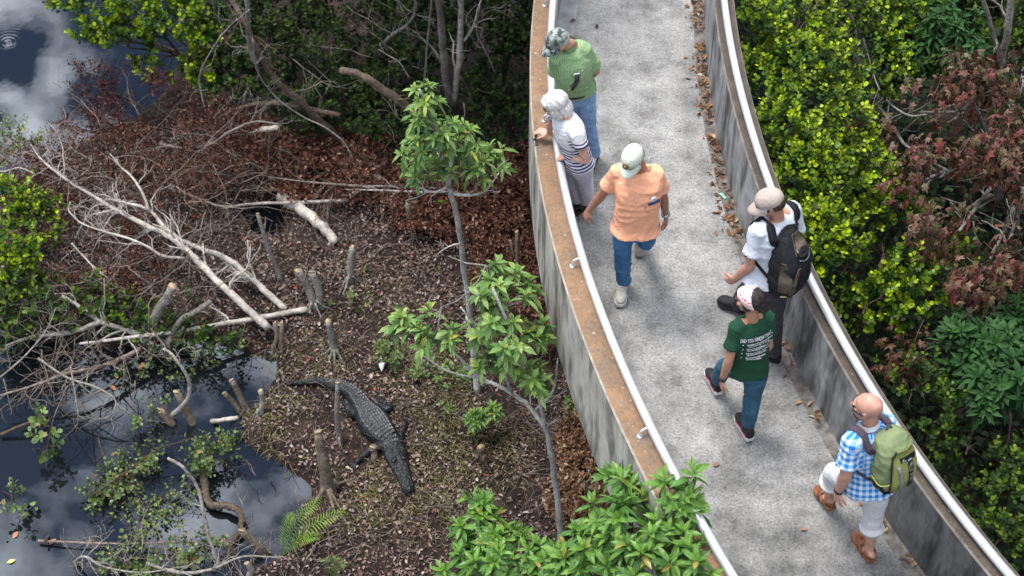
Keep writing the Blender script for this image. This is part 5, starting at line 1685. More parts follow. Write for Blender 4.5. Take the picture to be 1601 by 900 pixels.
ML_GRASS = mat_leaf('dry grass', [(0.0, (.09, .10, .030)), (0.5, (.22, .20, .085)), (1.0, (.42, .36, .20))], None, .7, .2, .2)

def plant(kind, label, cat, lobes, base, foliage, stem_mat=None, group=None, seed=1, stem_r=.018, nst=None, stem_name='stem'):
    """a bush: stems from the base to its lobes + foliage made by foliage(leaves, stems)"""
    lobes = [(at(q[0], q[1], q[2]), q[3], *q[4:]) for q in lobes]
    bs = gpt(*base) if len(base) == 2 else V3(base)
    t = tag(empty(kind, bs), label, cat, group)
    rs = random.Random(seed)
    mb = MB()
    for lb in lobes:
        c = lb[0]; b_ = bs + V3((rs.gauss(0, .06), rs.gauss(0, .06), -.05))
        mid = lerp(b_, c, .5) + V3((rs.gauss(0, .08), rs.gauss(0, .08), .12 * np.linalg.norm(c - b_)))
        pts = crom([b_, mid, c], 5); mb.tube(pts, list(np.linspace(stem_r, stem_r * .4, len(pts))), 6)
        for _ in range(5):
            grow(mb, lerp(mid, c, rs.uniform(.2, 1)), nrm((rs.gauss(0, 1), rs.gauss(0, 1), rs.gauss(.5, .8))), lb[1] * .9, stem_r * .35, 1, rs, kids=2)
    lv = Leaves()
    foliage(lv, lobes, mb)
    mb.build(stem_name, stem_mat or M_BARKB, t)
    lv.build('foliage', foliage.mat, t)
    return t

def f_shoots(mat, dens=78, k=10, slen=.17, llen=.047, tpl=LEAF_ROUND, tipc=1.0, inner=.12, gap=.45, flat=1.0, up=.7, ang=(35, 70), droop=0, wr=1.0, stems=False, faces=LEAF_F):
    def f(lv, lobes, mb):
        Q, A = lobe_points(lobes, dens, flat, inner, gap)
        shoots(lv, Q, A, k, slen, llen, tpl, faces, up, ang, tipc, droop, wr, stems=mb if stems else None)
    f.mat = mat
    return f
def f_ros(mat, dens=60, k=12, llen=.13, tipc=.6, inner=.2, gap=.2, droop=.25, up=.7, wr=1.0, ang=(28, 100)):
    def f(lv, lobes, mb):
        Q, A = lobe_points(lobes, dens, 1.0, inner, gap)
        C = np.array([V3(l[0]) for l in lobes])
        for q, a in zip(Q, A):
            c = C[np.argmin(np.linalg.norm(C - q, axis=1))]
            mb.tube([c, lerp(c, q - nrm(a * .6 + V3((0, 0, .8))) * .10, .75), q], [.006, .004, .003], 4, cap=False)
        rosettes(lv, Q, A, k, llen, LEAF_LANCE, up, tipc, droop, wr, ang=ang)
    f.mat = mat
    return f
# ------------------------------------------------------------------ right of the ramp
GR = 'rounded shrubs right of the ramp'
plant('shrub', 'bright green round-leaved shrub at the far end of the wall', 'shrub',
      [(1190, 25, .45, .26), (1240, 60, .15, .42), (1310, 30, .0, .5), (1265, 130, .1, .42), (1345, 115, -.2, .42), (1215, 120, .2, .28), (1390, 60, -.4, .4)], (1290, 40), f_shoots(ML_COCO), group=GR)
plant('shrub', 'bright yellow-tipped shrub behind the man with the tan cap', 'shrub',
      [(1225, 215, .2, .30), (1285, 215, .0, .42), (1270, 300, .1, .36), (1335, 290, -.2, .42), (1300, 370, .1, .32), (1370, 350, -.4, .36), (1250, 250, .3, .22)], (1330, 250), f_shoots(ML_COCO, dens=86), group=GR, seed=2)
plant('shrub', 'green and yellow shrub beside the black backpack and lower wall', 'shrub',
      [(1315, 430, .15, .27), (1370, 430, -.05, .36), (1415, 470, -.2, .32), (1350, 490, .0, .24), (1460, 430, -.5, .34), (1300, 400, .2, .2)], (1400, 440), f_shoots(ML_COCO, dens=80, llen=.050), group=GR, seed=3)
plant('shrub', 'dark sparse shrub in the shade beside the bald man', 'shrub',
      [(1425, 610, -.3, .22), (1460, 660, -.35, .26), (1510, 710, -.4, .30), (1560, 770, -.4, .30)], (1530, 640), f_shoots(ML_COCOD, dens=46, gap=.47, llen=.045, tipc=.9), group=GR, seed=4)
plant('shrub', 'dark leafy shrub in the bottom right corner behind the wall', 'shrub',
      [(1590, 830, -.3, .28), (1550, 860, -.5, .24), (1620, 760, -.4, .36), (1640, 880, -.2, .36)], (1640, 800), f_shoots(ML_COCOD, dens=40, gap=.47, llen=.045), group=GR, seed=5)
plant('shrub', 'deep green shrub behind the bronze maple at the top right', 'shrub',
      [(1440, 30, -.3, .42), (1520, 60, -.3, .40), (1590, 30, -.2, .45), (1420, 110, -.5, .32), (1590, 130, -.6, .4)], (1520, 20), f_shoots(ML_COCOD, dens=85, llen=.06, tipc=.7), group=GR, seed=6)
plant('lance_leaved_shrub', 'shrub of long drooping green leaves above the maple', 'shrub',
      [(1480, 45, .0, .26), (1510, 85, -.1, .22), (1440, 75, -.2, .2)], (1490, 20), f_ros(ML_RHOD, 55, 10, .13, .5, droop=.45), seed=7)

# bronze maple
def f_maple(lv, lobes, mb):
    Q, A = lobe_points(lobes, 84, 1.0, .45, .45, 4.0)
    m_ = len(Q)
    for q, a in zip(Q[::3], A[::3]): mb.tube([q - nrm(a + V3((0, 0, .6))) * .16, q], [.004, .002], 3, cap=False)
    for i in range(4):
        D = nrows(A * .6 + rng.normal(size=(m_, 3)) * .7 + np.array([0, 0, -1.0])); U = nrows(A * .8 + np.array([0, 0, .6]) + rng.normal(size=(m_, 3)) * .35)
        P = Q + rng.normal(size=(m_, 3)) * .045
        lv.add(P, D, U, .078 * (1 + rng.normal(0, .3, m_)).clip(.4, 1.6), MAPLE, MAPLE_F, .55 + .4 * rng.random(m_), .5, (rng.random(m_) ** 5))
f_maple.mat = ML_MAPLE
mp_ = plant('maple_tree', 'bronze red maple with drooping dying leaves right of the shrubs', 'tree',
      [(1440, 175, .25, .28), (1510, 140, .3, .32), (1475, 265, .35, .36), (1570, 240, .3, .40), (1500, 360, .3, .34), (1575, 390, .2, .38), (1425, 290, .2, .24), (1600, 120, .3, .3), (1530, 440, .1, .22), (1620, 310, .3, .4), (1450, 380, .1, .18)], (1570, 330), f_maple, M_BARKG, seed=8, stem_r=.03, stem_name='branch')
limb('trunk', None, None, [(1590, 380, 0), (1580, 240, 1.2), (1566, 110, 2.3), (1575, 50, 2.8), (1582, -40, 3.4)], .045, .03, M_BARKS, 2, .4, seed=5, parent=mp_)
limb('branch', None, None, [(1566, 110, 2.3), (1555, 60, 2.7), (1538, 0, 3.2), (1530, -40, 3.5)], .024, .016, M_BARKS, 1, .3, seed=6, parent=mp_)
limb('branch', None, None, [(1350, 60, 2.0), (1375, 140, 2.3), (1410, 175, 2.5), (1440, 180, 2.7), (1500, 160, 2.8)], .006, .012, M_BARKS, 5, .3, seed=7, parent=mp_)
limb('branch', None, None, [(1370, 160, 1.8), (1395, 195, 2.0), (1420, 230, 2.3), (1480, 250, 2.6)], .012, .018, M_BARKG, 4, .3, seed=8, parent=mp_)
plant('maple_sapling', 'small brown maple sapling in the shade below the big maple', 'tree', [(1420, 555, -.25, .17), (1405, 580, -.3, .11)], (1440, 520), f_maple, M_BARKG, seed=9, stem_r=.008)
plant('maple_sapling', 'thin red-leaved maple sprig between the shrub and big maple', 'tree', [(1355, 190, .0, .11), (1385, 195, .05, .10), (1425, 140, .2, .1)], (1400, 160), f_maple, M_BARKG, seed=10, stem_r=.008)
plant('lance_leaved_shrub', 'deep green shrub of star-like long leaves at the right edge', 'shrub',
      [(1515, 540, -.1, .18), (1565, 545, -.05, .2), (1600, 600, 0, .24), (1545, 610, -.1, .2), (1500, 590, -.3, .14), (1590, 500, -.2, .16)], (1570, 480), f_ros(ML_RHOD, 42, 14, .15, .5, inner=.1, gap=.15, droop=.12, up=1.0, ang=(35, 88)), seed=11)
limb('dead_branch', 'bare grey twig sticking out below the big maple', 'branch', [(1490, 530, 1.6), (1470, 535, 1.7), (1458, 540, 1.75)], .010, .006, M_BARKS, 2, .15, seed=12)

# shaded growth on the ground right of the ramp
lv = Leaves()
n_ = 60000
x = rng.uniform(2.0, 7.2, n_); y = rng.uniform(5.6, 15.5, n_)
inr = np.polyval(_pR, y); k_ = x > inr + .25
x, y = x[k_], y[k_]; z = ground_z(np.stack([x, y], 1)) + rng.random(len(x)) ** 1.4 * 1.25
P = np.stack([x, y, z], 1); k_ = vnoise(P * 2.5) > .42; P = P[k_]
lv.add(P, rdir(len(P)) * [1, 1, .4], nrows(rng.normal(0, .4, (len(P), 3)) + [0, 0, 1]), rng.uniform(.05, .10, len(P)), LEAF_ROUND, LEAF_F, .8)
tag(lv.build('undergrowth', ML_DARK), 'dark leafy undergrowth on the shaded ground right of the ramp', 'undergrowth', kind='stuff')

# ------------------------------------------------------------------ left: saplings and fresh shrubs
def sapling(kind, label, limbs, lobes, fol, cat='tree', seed=1):
    t = tag(empty(kind, P3(limbs[0][0][0])), label, cat)
    for i, (pts, r0, r1, tw) in enumerate(limbs):
        limb('trunk' if i == 0 else 'branch', None, None, pts, r0, r1, M_BARKP, tw, .25, seed=seed + i, parent=t)
    lobes = [(at(q[0], q[1], q[2]), q[3]) for q in lobes]
    mb = MB(); lv = Leaves(); fol(lv, lobes, mb)
    for i in range(1, len(lobes)):      # the twigs all spring from one branching stem
        q = min(lobes[:i], key=lambda l: np.linalg.norm(l[0] - lobes[i][0])); mb.tube([q[0], lerp(q[0], lobes[i][0], .5) - V3((0, 0, .03)), lobes[i][0]], [.009, .007, .005], 5)
    mb.build('twig', M_BARKG, t); lv.build('foliage', fol.mat, t)
    return t
sapling('sapling', 'tall pale-barked sapling with a leafy green crown left of the ramp',
        [([(747, 614, 0), (741, 556, .45), (727, 420, 1.55), (712, 330, 2.3), (702, 292, 2.65), (690, 240, 3.0), (668, 165, 3.6), (655, 140, 3.8)], .033, .012, 2),
         ([(706, 303, 2.55), (735, 305, 2.6), (760, 297, 2.75), (780, 270, 2.9)], .014, .007, 3), ([(702, 292, 2.65), (675, 300, 2.6), (640, 285, 2.7)], .012, .006, 3), ([(702, 292, 2.65), (705, 255, 3.0), (712, 220, 3.2)], .022, .010, 2)],
        [(664, 152, 1.1, .14), (675, 205, .75, .22), (655, 235, .6, .16), (715, 225, .55, .20), (700, 265, .3, .20), (745, 262, .3, .17), (778, 250, .3, .12), (660, 270, .3, .13)],
        f_ros(ML_SAP, 34, 10, .120, .55, inner=.4, gap=.34, droop=.35), seed=21)
sapling('sapling', 'forked pale-barked sapling with broad light green crown above the alligator',
        [([(877, 864, 0), (872, 780, .75), (858, 690, 1.5), (850, 660, 1.75), (838, 600, 2.2), (805, 530, 2.7), (770, 450, 3.2)], .030, .010, 2),
         ([(855, 672, 1.65), (822, 630, 1.8), (782, 604, 1.9), (748, 588, 1.95), (700, 540, 2.3)], .024, .010, 4), ([(838, 640, 1.9), (865, 610, 2.1), (872, 560, 2.4)], .014, .007, 2), ([(800, 615, 1.87), (770, 540, 2.3), (720, 480, 2.8)], .014, .007, 2), ([(760, 592, 1.93), (700, 580, 2.0), (640, 540, 2.2)], .012, .005, 2)],
        [(760, 415, .45, .16), (735, 455, .35, .22), (690, 480, .15, .20), (790, 480, .3, .26), (745, 515, .1, .24), (800, 545, .1, .24), (835, 585, -.15, .17), (680, 530, -.1, .17), (640, 515, -.1, .15), (605, 520, -.2, .10), (840, 520, .1, .13), (700, 400, .3, .09), (765, 575, -.2, .16)],
        f_ros(ML_SAP, 24, 10, .145, .45, inner=.45, gap=.40, droop=.38, wr=1.15), seed=31)
plant('seedling', 'small green seedling growing under the forked sapling', 'plant', [(745, 655, -2.3, .12), (770, 640, -2.25, .07)], (750, 668), f_ros(ML_SAP, 130, 10, .10, .4, gap=.1, droop=.3), seed=41, stem_r=.006)
plant('shrub', 'fresh green long-leaved shrub at the bottom edge left of the ramp', 'shrub',
      [(755, 800, -.55, .17), (735, 840, -.5, .2), (785, 845, -.4, .2), (720, 890, -.45, .18), (830, 880, -.35, .18), (775, 895, -.3, .2)], (800, 960), f_ros(ML_SAP2, 32, 11, .135, .6, inner=.35, gap=.30, droop=.2), seed=42)
plant('shrub', 'fresh green long-leaved shrub leaning over the rust brown wall and rail', 'shrub',
      [(1075, 752, .95, .10), (1045, 790, .8, .18), (985, 775, .45, .14), (960, 750, .3, .08), (990, 825, .5, .22), (925, 830, .2, .18), (1060, 855, .7, .2), (940, 880, .2, .22), (1000, 890, .5, .24), (1095, 875, .85, .12), (880, 895, .0, .16)], (960, 1000), f_ros(ML_SAP2, 27, 11, .150, .6, inner=.4, gap=.33, droop=.2), seed=43)

# ------------------------------------------------------------------ left: thicket, dead brush
plant('shrub', 'yellow-green round-leaved shrub hanging over the dark pool', 'shrub',
      [(105, 8, -1.5, .16), (165, 25, -1.5, .26), (235, 20, -1.4, .34), (200, 75, -1.7, .24), (255, 90, -1.8, .26), (310, 50, -1.5, .34), (140, 60, -1.7, .14), (330, 120, -1.9, .2)], (330, 110), f_shoots(ML_COCO, dens=80, llen=.056, gap=.38, tipc=.7), group='thicket along the pool', seed=51, stem_r=.02)
GT = 'shaded shrubs of the back thicket'
for i, (lab, lobes, base) in enumerate((
        ('shaded dark shrub behind the fallen grey trunks at the top', [(370, 40, -1.5, .4), (420, 110, -1.9, .36), (350, 130, -2.0, .3), (440, 30, -1.4, .36)], (400, 100)),
        ('dark small-leaved shrub behind the sawn limb', [(500, 70, -1.6, .4), (540, 150, -2.0, .36), (480, 180, -2.1, .3), (590, 190, -2.1, .3), (580, 110, -1.8, .34)], (540, 170)),
        ('dark shrub behind the white upright trunk', [(640, 50, -1.5, .42), (620, 130, -1.9, .34), (700, 50, -1.6, .36), (660, 210, -2.1, .26)], (650, 160)),
        ('dark shrub against the far end of the rust brown wall', [(770, 40, -1.6, .4), (800, 130, -1.9, .34), (760, 160, -2.0, .3), (815, 30, -1.4, .3), (800, 215, -2.2, .26)], (790, 150)),
        ('very dark shrub at the top edge above the sawn limb', [(470, -40, -1.2, .5), (570, -30, -1.1, .5), (680, -50, -1.1, .5), (790, -60, -1.1, .5), (380, -50, -1.1, .5)], (570, 20)))):
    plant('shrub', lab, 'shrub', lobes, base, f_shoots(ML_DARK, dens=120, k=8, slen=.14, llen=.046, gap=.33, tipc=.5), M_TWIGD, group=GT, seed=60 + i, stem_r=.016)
GM = 'dead brown brush left of the path'
plant('dead_shrub', 'dead maroon-leaved shrub reaching over the pool edge', 'shrub',
      [(150, 135, -1.9, .22), (205, 140, -1.9, .30), (110, 165, -2.1, .18), (180, 185, -2.1, .26), (80, 190, -2.2, .14), (250, 160, -1.9, .28), (130, 205, -2.2, .2)], (240, 230), f_shoots(ML_MAROON, dens=120, k=8, slen=.15, llen=.042, tpl=CURL, gap=.38, tipc=0, up=.3, ang=(40, 80)), M_TWIGD, seed=71)
brush = [
    ('dead rust brown brush beside the yellow-green left edge shrub', [(30, 268, -2.1, .26), (90, 262, -2.1, .28), (60, 300, -2.2, .24), (120, 300, -2.2, .26)], (70, 310)),
    ('dead rust brown brush under the maroon shrub', [(170, 240, -2.05, .32), (230, 235, -2.0, .30), (190, 290, -2.15, .30), (250, 285, -2.1, .3)], (210, 300)),
    ('dead rust brown brush behind the bleached forked branch', [(310, 230, -2.05, .32), (370, 250, -2.1, .30), (320, 290, -2.15, .32), (390, 220, -2.1, .26)], (340, 310)),
    ('dead rust brown brush under the tips of the bleached branch', [(130, 350, -2.25, .28), (190, 360, -2.25, .26), (230, 340, -2.2, .26), (290, 345, -2.25, .24)], (200, 390)),
    ('low dead rust brown brush left of the leaning grey stick', [(100, 420, -2.3, .28), (170, 425, -2.3, .26), (230, 430, -2.3, .24), (130, 460, -2.35, .2)], (160, 450)),
    ('upright dead fern-like brush with a red spire at its top', [(355, 180, -1.8, .16, 1.6), (340, 215, -2.0, .2), (375, 210, -2.0, .18)], (360, 270))]
for i, (lab, lobes, base) in enumerate(brush):
    plant('dead_brush', lab, 'brush', lobes, base, f_shoots(ML_RUST, dens=150, k=9, slen=.17, llen=.030, tpl=CURL, gap=.42, tipc=0, up=.35, ang=(35, 85), inner=.3), M_TWIGD, group=GM, seed=80 + i, stem_r=.012)
heaps = [
    ('heap of dead red-brown leaves in front of the sawn limb', [(440, 235, -2.35, .32, .5), (510, 240, -2.35, .34, .5), (570, 235, -2.4, .3, .5), (470, 280, -2.45, .3, .4), (550, 280, -2.45, .32, .4)], (500, 270)),
    ('heap of dead red-brown leaves around the tall sapling trunk', [(620, 290, -2.42, .3, .45), (660, 330, -2.45, .3, .4), (770, 300, -2.35, .32, .5), (720, 340, -2.45, .28, .4), (800, 260, -2.3, .28, .5)], (700, 330)),
    ('heap of dead red-brown leaves against the rust brown wall base', [(790, 370, -2.4, .3, .45), (830, 430, -2.4, .3, .45), (770, 420, -2.48, .26, .4), (850, 500, -2.4, .28, .45), (810, 330, -2.35, .26, .5)], (800, 410)),
    ]
for i, (lab, lobes, base) in enumerate(heaps):
    plant('leaf_heap', lab, 'leaf heap', lobes, base, f_shoots(ML_RUST2, dens=230, k=7, slen=.14, llen=.048, tpl=CURL, gap=.30, tipc=0, up=.2, ang=(30, 110), inner=.2), M_TWIGD, group='heaps of dead leaves', seed=90 + i, stem_r=.01)
plant('leaf_heap', 'heap of curled tan leaves at the foot of the wall beside the thin trunk', 'leaf heap', [(915, 690, -2.42, .26, .4), (930, 740, -2.42, .28, .4), (905, 790, -2.45, .26, .35), (950, 790, -2.4, .24, .4)], (920, 760), f_shoots(ML_TAN, dens=240, k=7, slen=.12, llen=.055, tpl=CURL, gap=.28, tipc=0, up=.2, ang=(30, 110)), M_TWIGD, group='heaps of dead leaves', seed=95, stem_r=.008)
plant('shrub', 'yellow-flecked green shrub at the left edge', 'shrub', [(15, 320, -1.95, .22), (45, 345, -2.05, .22), (20, 390, -2.1, .28), (60, 400, -2.15, .22), (10, 440, -2.2, .24), (70, 330, -2.1, .14)], (25, 420), f_shoots(ML_COCO, dens=85, llen=.048, gap=.4, tipc=.75), group='green shrubs at the left edge', seed=101, stem_r=.012)
plant('shrub', 'low pale green plants at the pool edge by the left border', 'shrub', [(20, 215, -2.35, .16), (50, 235, -2.35, .14), (5, 240, -2.3, .16)], (20, 250), f_shoots(ML_WATERL, dens=80, llen=.036, gap=.4, tipc=.6), seed=102, stem_r=.006)
plant('shrub', 'low green leafy bush behind the lichened branch', 'shrub', [(30, 480, -2.3, .24), (90, 490, -2.35, .2), (150, 480, -2.4, .18), (200, 500, -2.45, .18), (250, 510, -2.5, .12), (20, 520, -2.45, .18)], (90, 500), f_shoots(ML_COCOD, dens=85, llen=.055, gap=.38, tipc=.8), group='green shrubs at the left edge', seed=103, stem_r=.010)
plant('shrub', 'low dark green plants under the leaning grey stick', 'shrub', [(260, 530, -2.5, .16), (310, 520, -2.5, .14), (350, 545, -2.52, .12), (290, 470, -2.45, .14)], (290, 520), f_shoots(ML_COCOD, dens=85, llen=.042, gap=.4, tipc=.5), seed=104, stem_r=.006)
# taller trees beyond the frame, unseen: they shade the back thicket and the right side
def tall_tree(label, foot, top, lobes, seed, k=7):
    t = tag(empty('mangrove_tree', foot), label, 'tree', 'tall trees beyond the thicket')
    foot, top = V3(foot), V3(top)
    mb = MB(); pts = crom([foot, lerp(foot, top, .5) + V3((.15, -.1, 0)), top], 6); mb.tube(pts, list(np.linspace(.13, .06, len(pts))), 10)
    mb.build('trunk', M_BARKG, t)
    rs = random.Random(seed); mb = MB()
    for c, r in lobes:
        p_ = crom([lerp(foot, top, .7), lerp(top, V3(c), .6) + V3((0, 0, .2)), V3(c)], 5); mb.tube(p_, list(np.linspace(.045, .015, len(p_))), 6)
    mb.build('branch', M_BARKG, t)
    lv = Leaves(); Q, A = lobe_points([(V3(c), r) for c, r in lobes], 34, 1.0, .5, .25)
    shoots(lv, Q, A, k, .22, .10, LEAF_SMALL, LEAF_F, .5, (35, 75), .5, .1)
    lv.build('foliage', ML_COCOD, t)
tall_tree('tall mangrove tree beyond the top edge left of the ramp', (-2.0, 15.8, GZ), (-1.9, 14.6, 2.6), [((-2.2, 13.4, 2.6), .8), ((-1.3, 13.0, 2.9), .8), ((-1.7, 14.0, 3.4), .9), ((-.9, 14.2, 2.8), .8), ((-2.5, 14.6, 2.6), .7), ((-1.4, 12.2, 3.2), .7)], 1)
tall_tree('tall mangrove tree beyond the top edge near the wall', (-.3, 16.6, GZ), (-.4, 14.6, 2.8), [((-.5, 13.0, 2.7), .7), ((-.3, 14.0, 3.0), .8), ((-.8, 14.8, 2.6), .8), ((-.6, 12.2, 3.1), .6)], 2)
tall_tree('unseen mangrove tree added beyond the right edge to shade the lower ramp', (5.6, 7.4, GZ), (5.0, 7.1, 2.6), [((4.9, 6.3, 3.2), 1.0), ((5.2, 7.6, 3.4), 1.0), ((5.8, 6.8, 3.0), 1.1), ((4.7, 7.2, 4.2), .9), ((5.0, 5.2, 2.8), .9)], 3)  # crown added out of view to block sky light from the lower right
tall_tree('unseen mangrove tree added beyond the right edge to shade the maple side', (6.9, 9.6, GZ), (6.4, 9.3, 2.6), [((6.2, 8.8, 3.2), 1.0), ((6.0, 9.8, 3.4), 1.0), ((7.0, 9.4, 3.4), 1.1), ((6.4, 10.6, 2.8), .9)], 4)  # second added crown, out of view, darkens the growth further up
# ------------------------------------------------------------------ fallen and standing dead wood
GB = 'bleached fallen branches'
limb('fallen_branch', 'thick bleached forked branch lying across the brush towards its cut end', 'branch',
     [(420, 513, .10), (383, 480, .22), (323, 423, .42), (293, 393, .50), (260, 367, .58), (217, 347, .65), (173, 323, .70), (147, 307, .75), (107, 283, .85), (70, 255, .95)], .042, .008, M_BARKW, 22, .55, 2, GB, cut=1, seed=11, kids=3)
limb('fallen_branch', 'slender bleached branch lying beside the thick forked one with its butt by the twin stump', 'branch',
     [(447, 483, .03), (420, 460, .12), (395, 437, .22), (360, 407, .36), (317, 390, .46), (287, 377, .54), (263, 360, .60), (233, 328, .70), (200, 318, .72), (170, 311, .75)], .036, .010, M_BARKW, 12, .5, 2, GB, cut=1, seed=12)
limb('fallen_branch', 'thin bleached branch rising from the fork towards the maroon shrub', 'branch',
     [(233, 328, .72), (222, 300, .85), (205, 275, .95), (190, 262, 1.0), (172, 240, 1.1)], .016, .005, M_BARKW, 5, .3, 1, GB, seed=13)
limb('fallen_branch', 'long straight pale branch lying at the pool edge below the forked branch', 'branch',
     [(480, 483, .06), (440, 490, .10), (400, 497, .12), (330, 509, .16), (270, 520, .18), (220, 525, .20), (170, 532, .22), (125, 537, .25)], .030, .012, M_BARKW, 4, .3, 1, GB, cut=1, seed=14)
limb('fallen_branch', 'thick grey stick leaning out of the low green plants', 'branch', [(228, 524, .05), (245, 490, .3), (270, 447, .62)], .055, .044, M_BARKG, 0, group=GB, cut=1, seed=15)
limb('fallen_branch', 'crooked dark grey branch behind the straight pale branch', 'branch', [(262, 545, .05), (268, 523, .15), (285, 498, .3), (305, 488, .34), (330, 470, .38)], .034, .026, M_BARKG, 1, .3, group=GB, seed=16)
limb('fallen_branch', 'lichened grey branch dipping towards the pool', 'branch', [(246, 545, .08), (213, 523, .16), (185, 512, .22), (157, 503, .28), (125, 480, .36), (97, 462, .42)], .034, .018, M_BARKS, 9, .4, 2, GB, seed=17)
limb('fallen_branch', 'grey branch with bare side twigs reaching left from the lichened branch', 'branch', [(157, 503, .28), (110, 520, .22), (50, 526, .24), (10, 540, .25)], .026, .010, M_BARKS, 9, .45, 2, GB, seed=18)
limb('fallen_branch', 'long thin arching branch with bare twigs under the bleached fork', 'branch', [(290, 403, .42), (255, 400, .5), (230, 385, .55), (200, 372, .6), (165, 362, .62), (130, 350, .66), (108, 330, .7), (110, 315, .74)], .015, .005, M_BARKW, 12, .45, 2, GB, seed=19)
limb('fallen_branch', 'thin drooping branch below the dead brush at the left', 'branch', [(112, 380, .5), (130, 400, .45), (150, 420, .4), (185, 447, .32)], .010, .006, M_BARKW, 5, .35, 1, GB, seed=20)
limb('fallen_branch', 'straight thin bleached branch lying above the broken log', 'branch', [(545, 313, .12), (470, 316, .18), (400, 318, .22), (345, 322, .28), (300, 305, .36), (230, 285, .46)], .019, .008, M_BARKW, 3, .3, 1, GB, seed=21)
limb('fallen_branch', 'thin bleached branch pointing up left from the dead brush', 'branch', [(107, 283, .85), (80, 262, .92), (62, 246, .98), (48, 225, 1.05)], .013, .004, M_BARKW, 5, .3, 1, GB, seed=22)
limb('fallen_branch', 'pair of crossing thin bleached branches at the left edge', 'branch', [(55, 272, .8), (30, 262, .84), (5, 268, .9), (-20, 260, .95)], .008, .003, M_BARKW, 7, .35, 1, GB, seed=23)
limb('fallen_branch', 'long thin grey branch lying level behind the tall sapling trunk', 'branch', [(700, 296, .3), (640, 292, .3), (560, 290, .32), (480, 284, .34), (420, 276, .4)], .016, .006, M_BARKG, 6, .4, 1, GB, seed=61)
limb('fallen_branch', 'second thin grey branch lying just below the level one', 'branch', [(715, 300, .35), (660, 300, .34), (590, 297, .3), (540, 296, .28)], .012, .006, M_BARKW, 4, .3, 1, GB, seed=62)
limb('log', 'pale sawn log end poking out against the rust brown wall', 'log', [(900, 505, .10), (872, 520, .22), (850, 534, .32)], .045, .040, M_BARKW, 0, cut=1, seed=63, rough=.03, n=10)
limb('dead_branch', 'small forked white dead stem among the tan leaves by the wall', 'branch', [(922, 800, .0), (924, 775, .2), (926, 752, .4), (920, 735, .55)], .012, .006, M_BARKW, 5, .22, 1, seed=64)
limb('dead_branch', 'bare upright stick leaning against the wall behind the forked sapling', 'branch', [(838, 500, .0), (846, 470, .3), (855, 440, .6)], .010, .006, M_BARKG, 3, .25, 1, seed=65)
limb('log', 'broken pale log with splintered end lying on the leaf litter', 'log', [(436, 308, .14), (465, 322, .13), (492, 343, .11), (512, 362, .08), (524, 378, .03)], .062, .050, M_BARKW, 0, cut=2, seed=24, rough=.03, n=10)
limb('sawn_limb', 'sawn grey limb jutting left in front of the dark thicket', 'branch', [(532, 109, 1.6), (563, 117, 1.5), (600, 140, 1.3), (640, 170, 1.0), (680, 200, .6), (700, 215, .2)], .034, .055, M_BARKT, 1, .2, cut=0, seed=25)
limb('sawn_limb', 'short pale sawn branch beside the red spire of brush', 'branch', [(436, 199, .75), (405, 204, .66), (374, 215, .55)], .030, .026, M_BARKW, 0, cut=2, seed=26)
limb('sawn_limb', 'dark sawn limb lying level behind the pale sawn branch', 'branch', [(532, 180, .85), (480, 170, .8), (430, 162, .75), (385, 166, .7), (330, 190, .55)], .028, .022, M_BARKB, 2, .3, cut=1, seed=27)
GT2 = 'bare trunks at the back'
limb('bare_tree', 'dark leaning trunk running down behind the brush at the top', 'tree', [(345, -30, 2.2), (385, 40, 1.9), (420, 110, 1.4), (470, 160, 1.0), (525, 212, .5), (570, 255, 0)], .022, .045, M_BARKB, 5, .6, 2, GT2, seed=28)
limb('bare_tree', 'pale grey trunk standing at the top left behind the dead brush', 'tree', [(432, 125, .4), (405, 105, .9), (392, 75, 1.3), (387, 30, 1.8), (388, -30, 2.4)], .032, .022, M_BARKS, 6, .6, 2, GT2, seed=29)
limb('bare_tree', 'smooth brown trunk just left of the white trunk', 'tree', [(712, 168, .5), (698, 135, .9), (694, 90, 1.4), (690, 40, 1.9), (684, -30, 2.6)], .044, .034, M_BARKG, 3, .5, 1, GT2, seed=30)
limb('bare_tree', 'slim white trunk standing upright in the back thicket', 'tree', [(710, 160, .6), (716, 110, 1.2), (720, 60, 1.7), (721, 0, 2.3), (722, -40, 2.8)], .034, .030, M_BARKW, 3, .5, 1, GT2, seed=31)
limb('bare_tree', 'thin pale stem left of the two upright trunks', 'tree', [(661, 150, .7), (665, 110, 1.1), (669, 60, 1.6), (677, -20, 2.5)], .011, .009, M_BARKS, 3, .4, 1, GT2, seed=32)
limb('bare_tree', 'crooked brown stem right of the white trunk', 'tree', [(738, 225, .1), (740, 180, .6), (732, 140, 1.0), (720, 120, 1.2)], .020, .014, M_BARKB, 3, .4, 1, GT2, seed=33)
limb('bare_tree', 'twisted grey branch above the sawn limb', 'tree', [(610, 85, 1.0), (602, 65, 1.25), (620, 50, 1.4), (640, 35, 1.6), (650, 10, 1.9), (640, -30, 2.3)], .020, .013, M_BARKG, 5, .5, 2, GT2, seed=34)
limb('bare_tree', 'thin arching pale branch curving over the dead brush in the middle', 'tree', [(555, 258, .3), (540, 225, .55), (510, 200, .75), (470, 180, .9), (430, 150, 1.1), (402, 110, 1.5), (395, 60, 2.0)], .009, .006, M_BARKS, 6, .4, 2, GT2, seed=35)
limb('bare_tree', 'long looping bare branch left of the pale grey trunk', 'tree', [(250, 225, .5), (290, 232, .6), (330, 225, .8), (360, 205, 1.0), (400, 190, 1.0), (440, 195, .9)], .016, .010, M_BARKG, 7, .4, 2, GT2, seed=36)
limb('bare_tree', 'bare white twig standing in front of the green sapling crown', 'tree', [(640, 122, 1.3), (625, 98, 1.55), (605, 85, 1.7), (592, 77, 1.8)], .007, .004, M_BARKW, 2, .2, 1, GT2, seed=37)
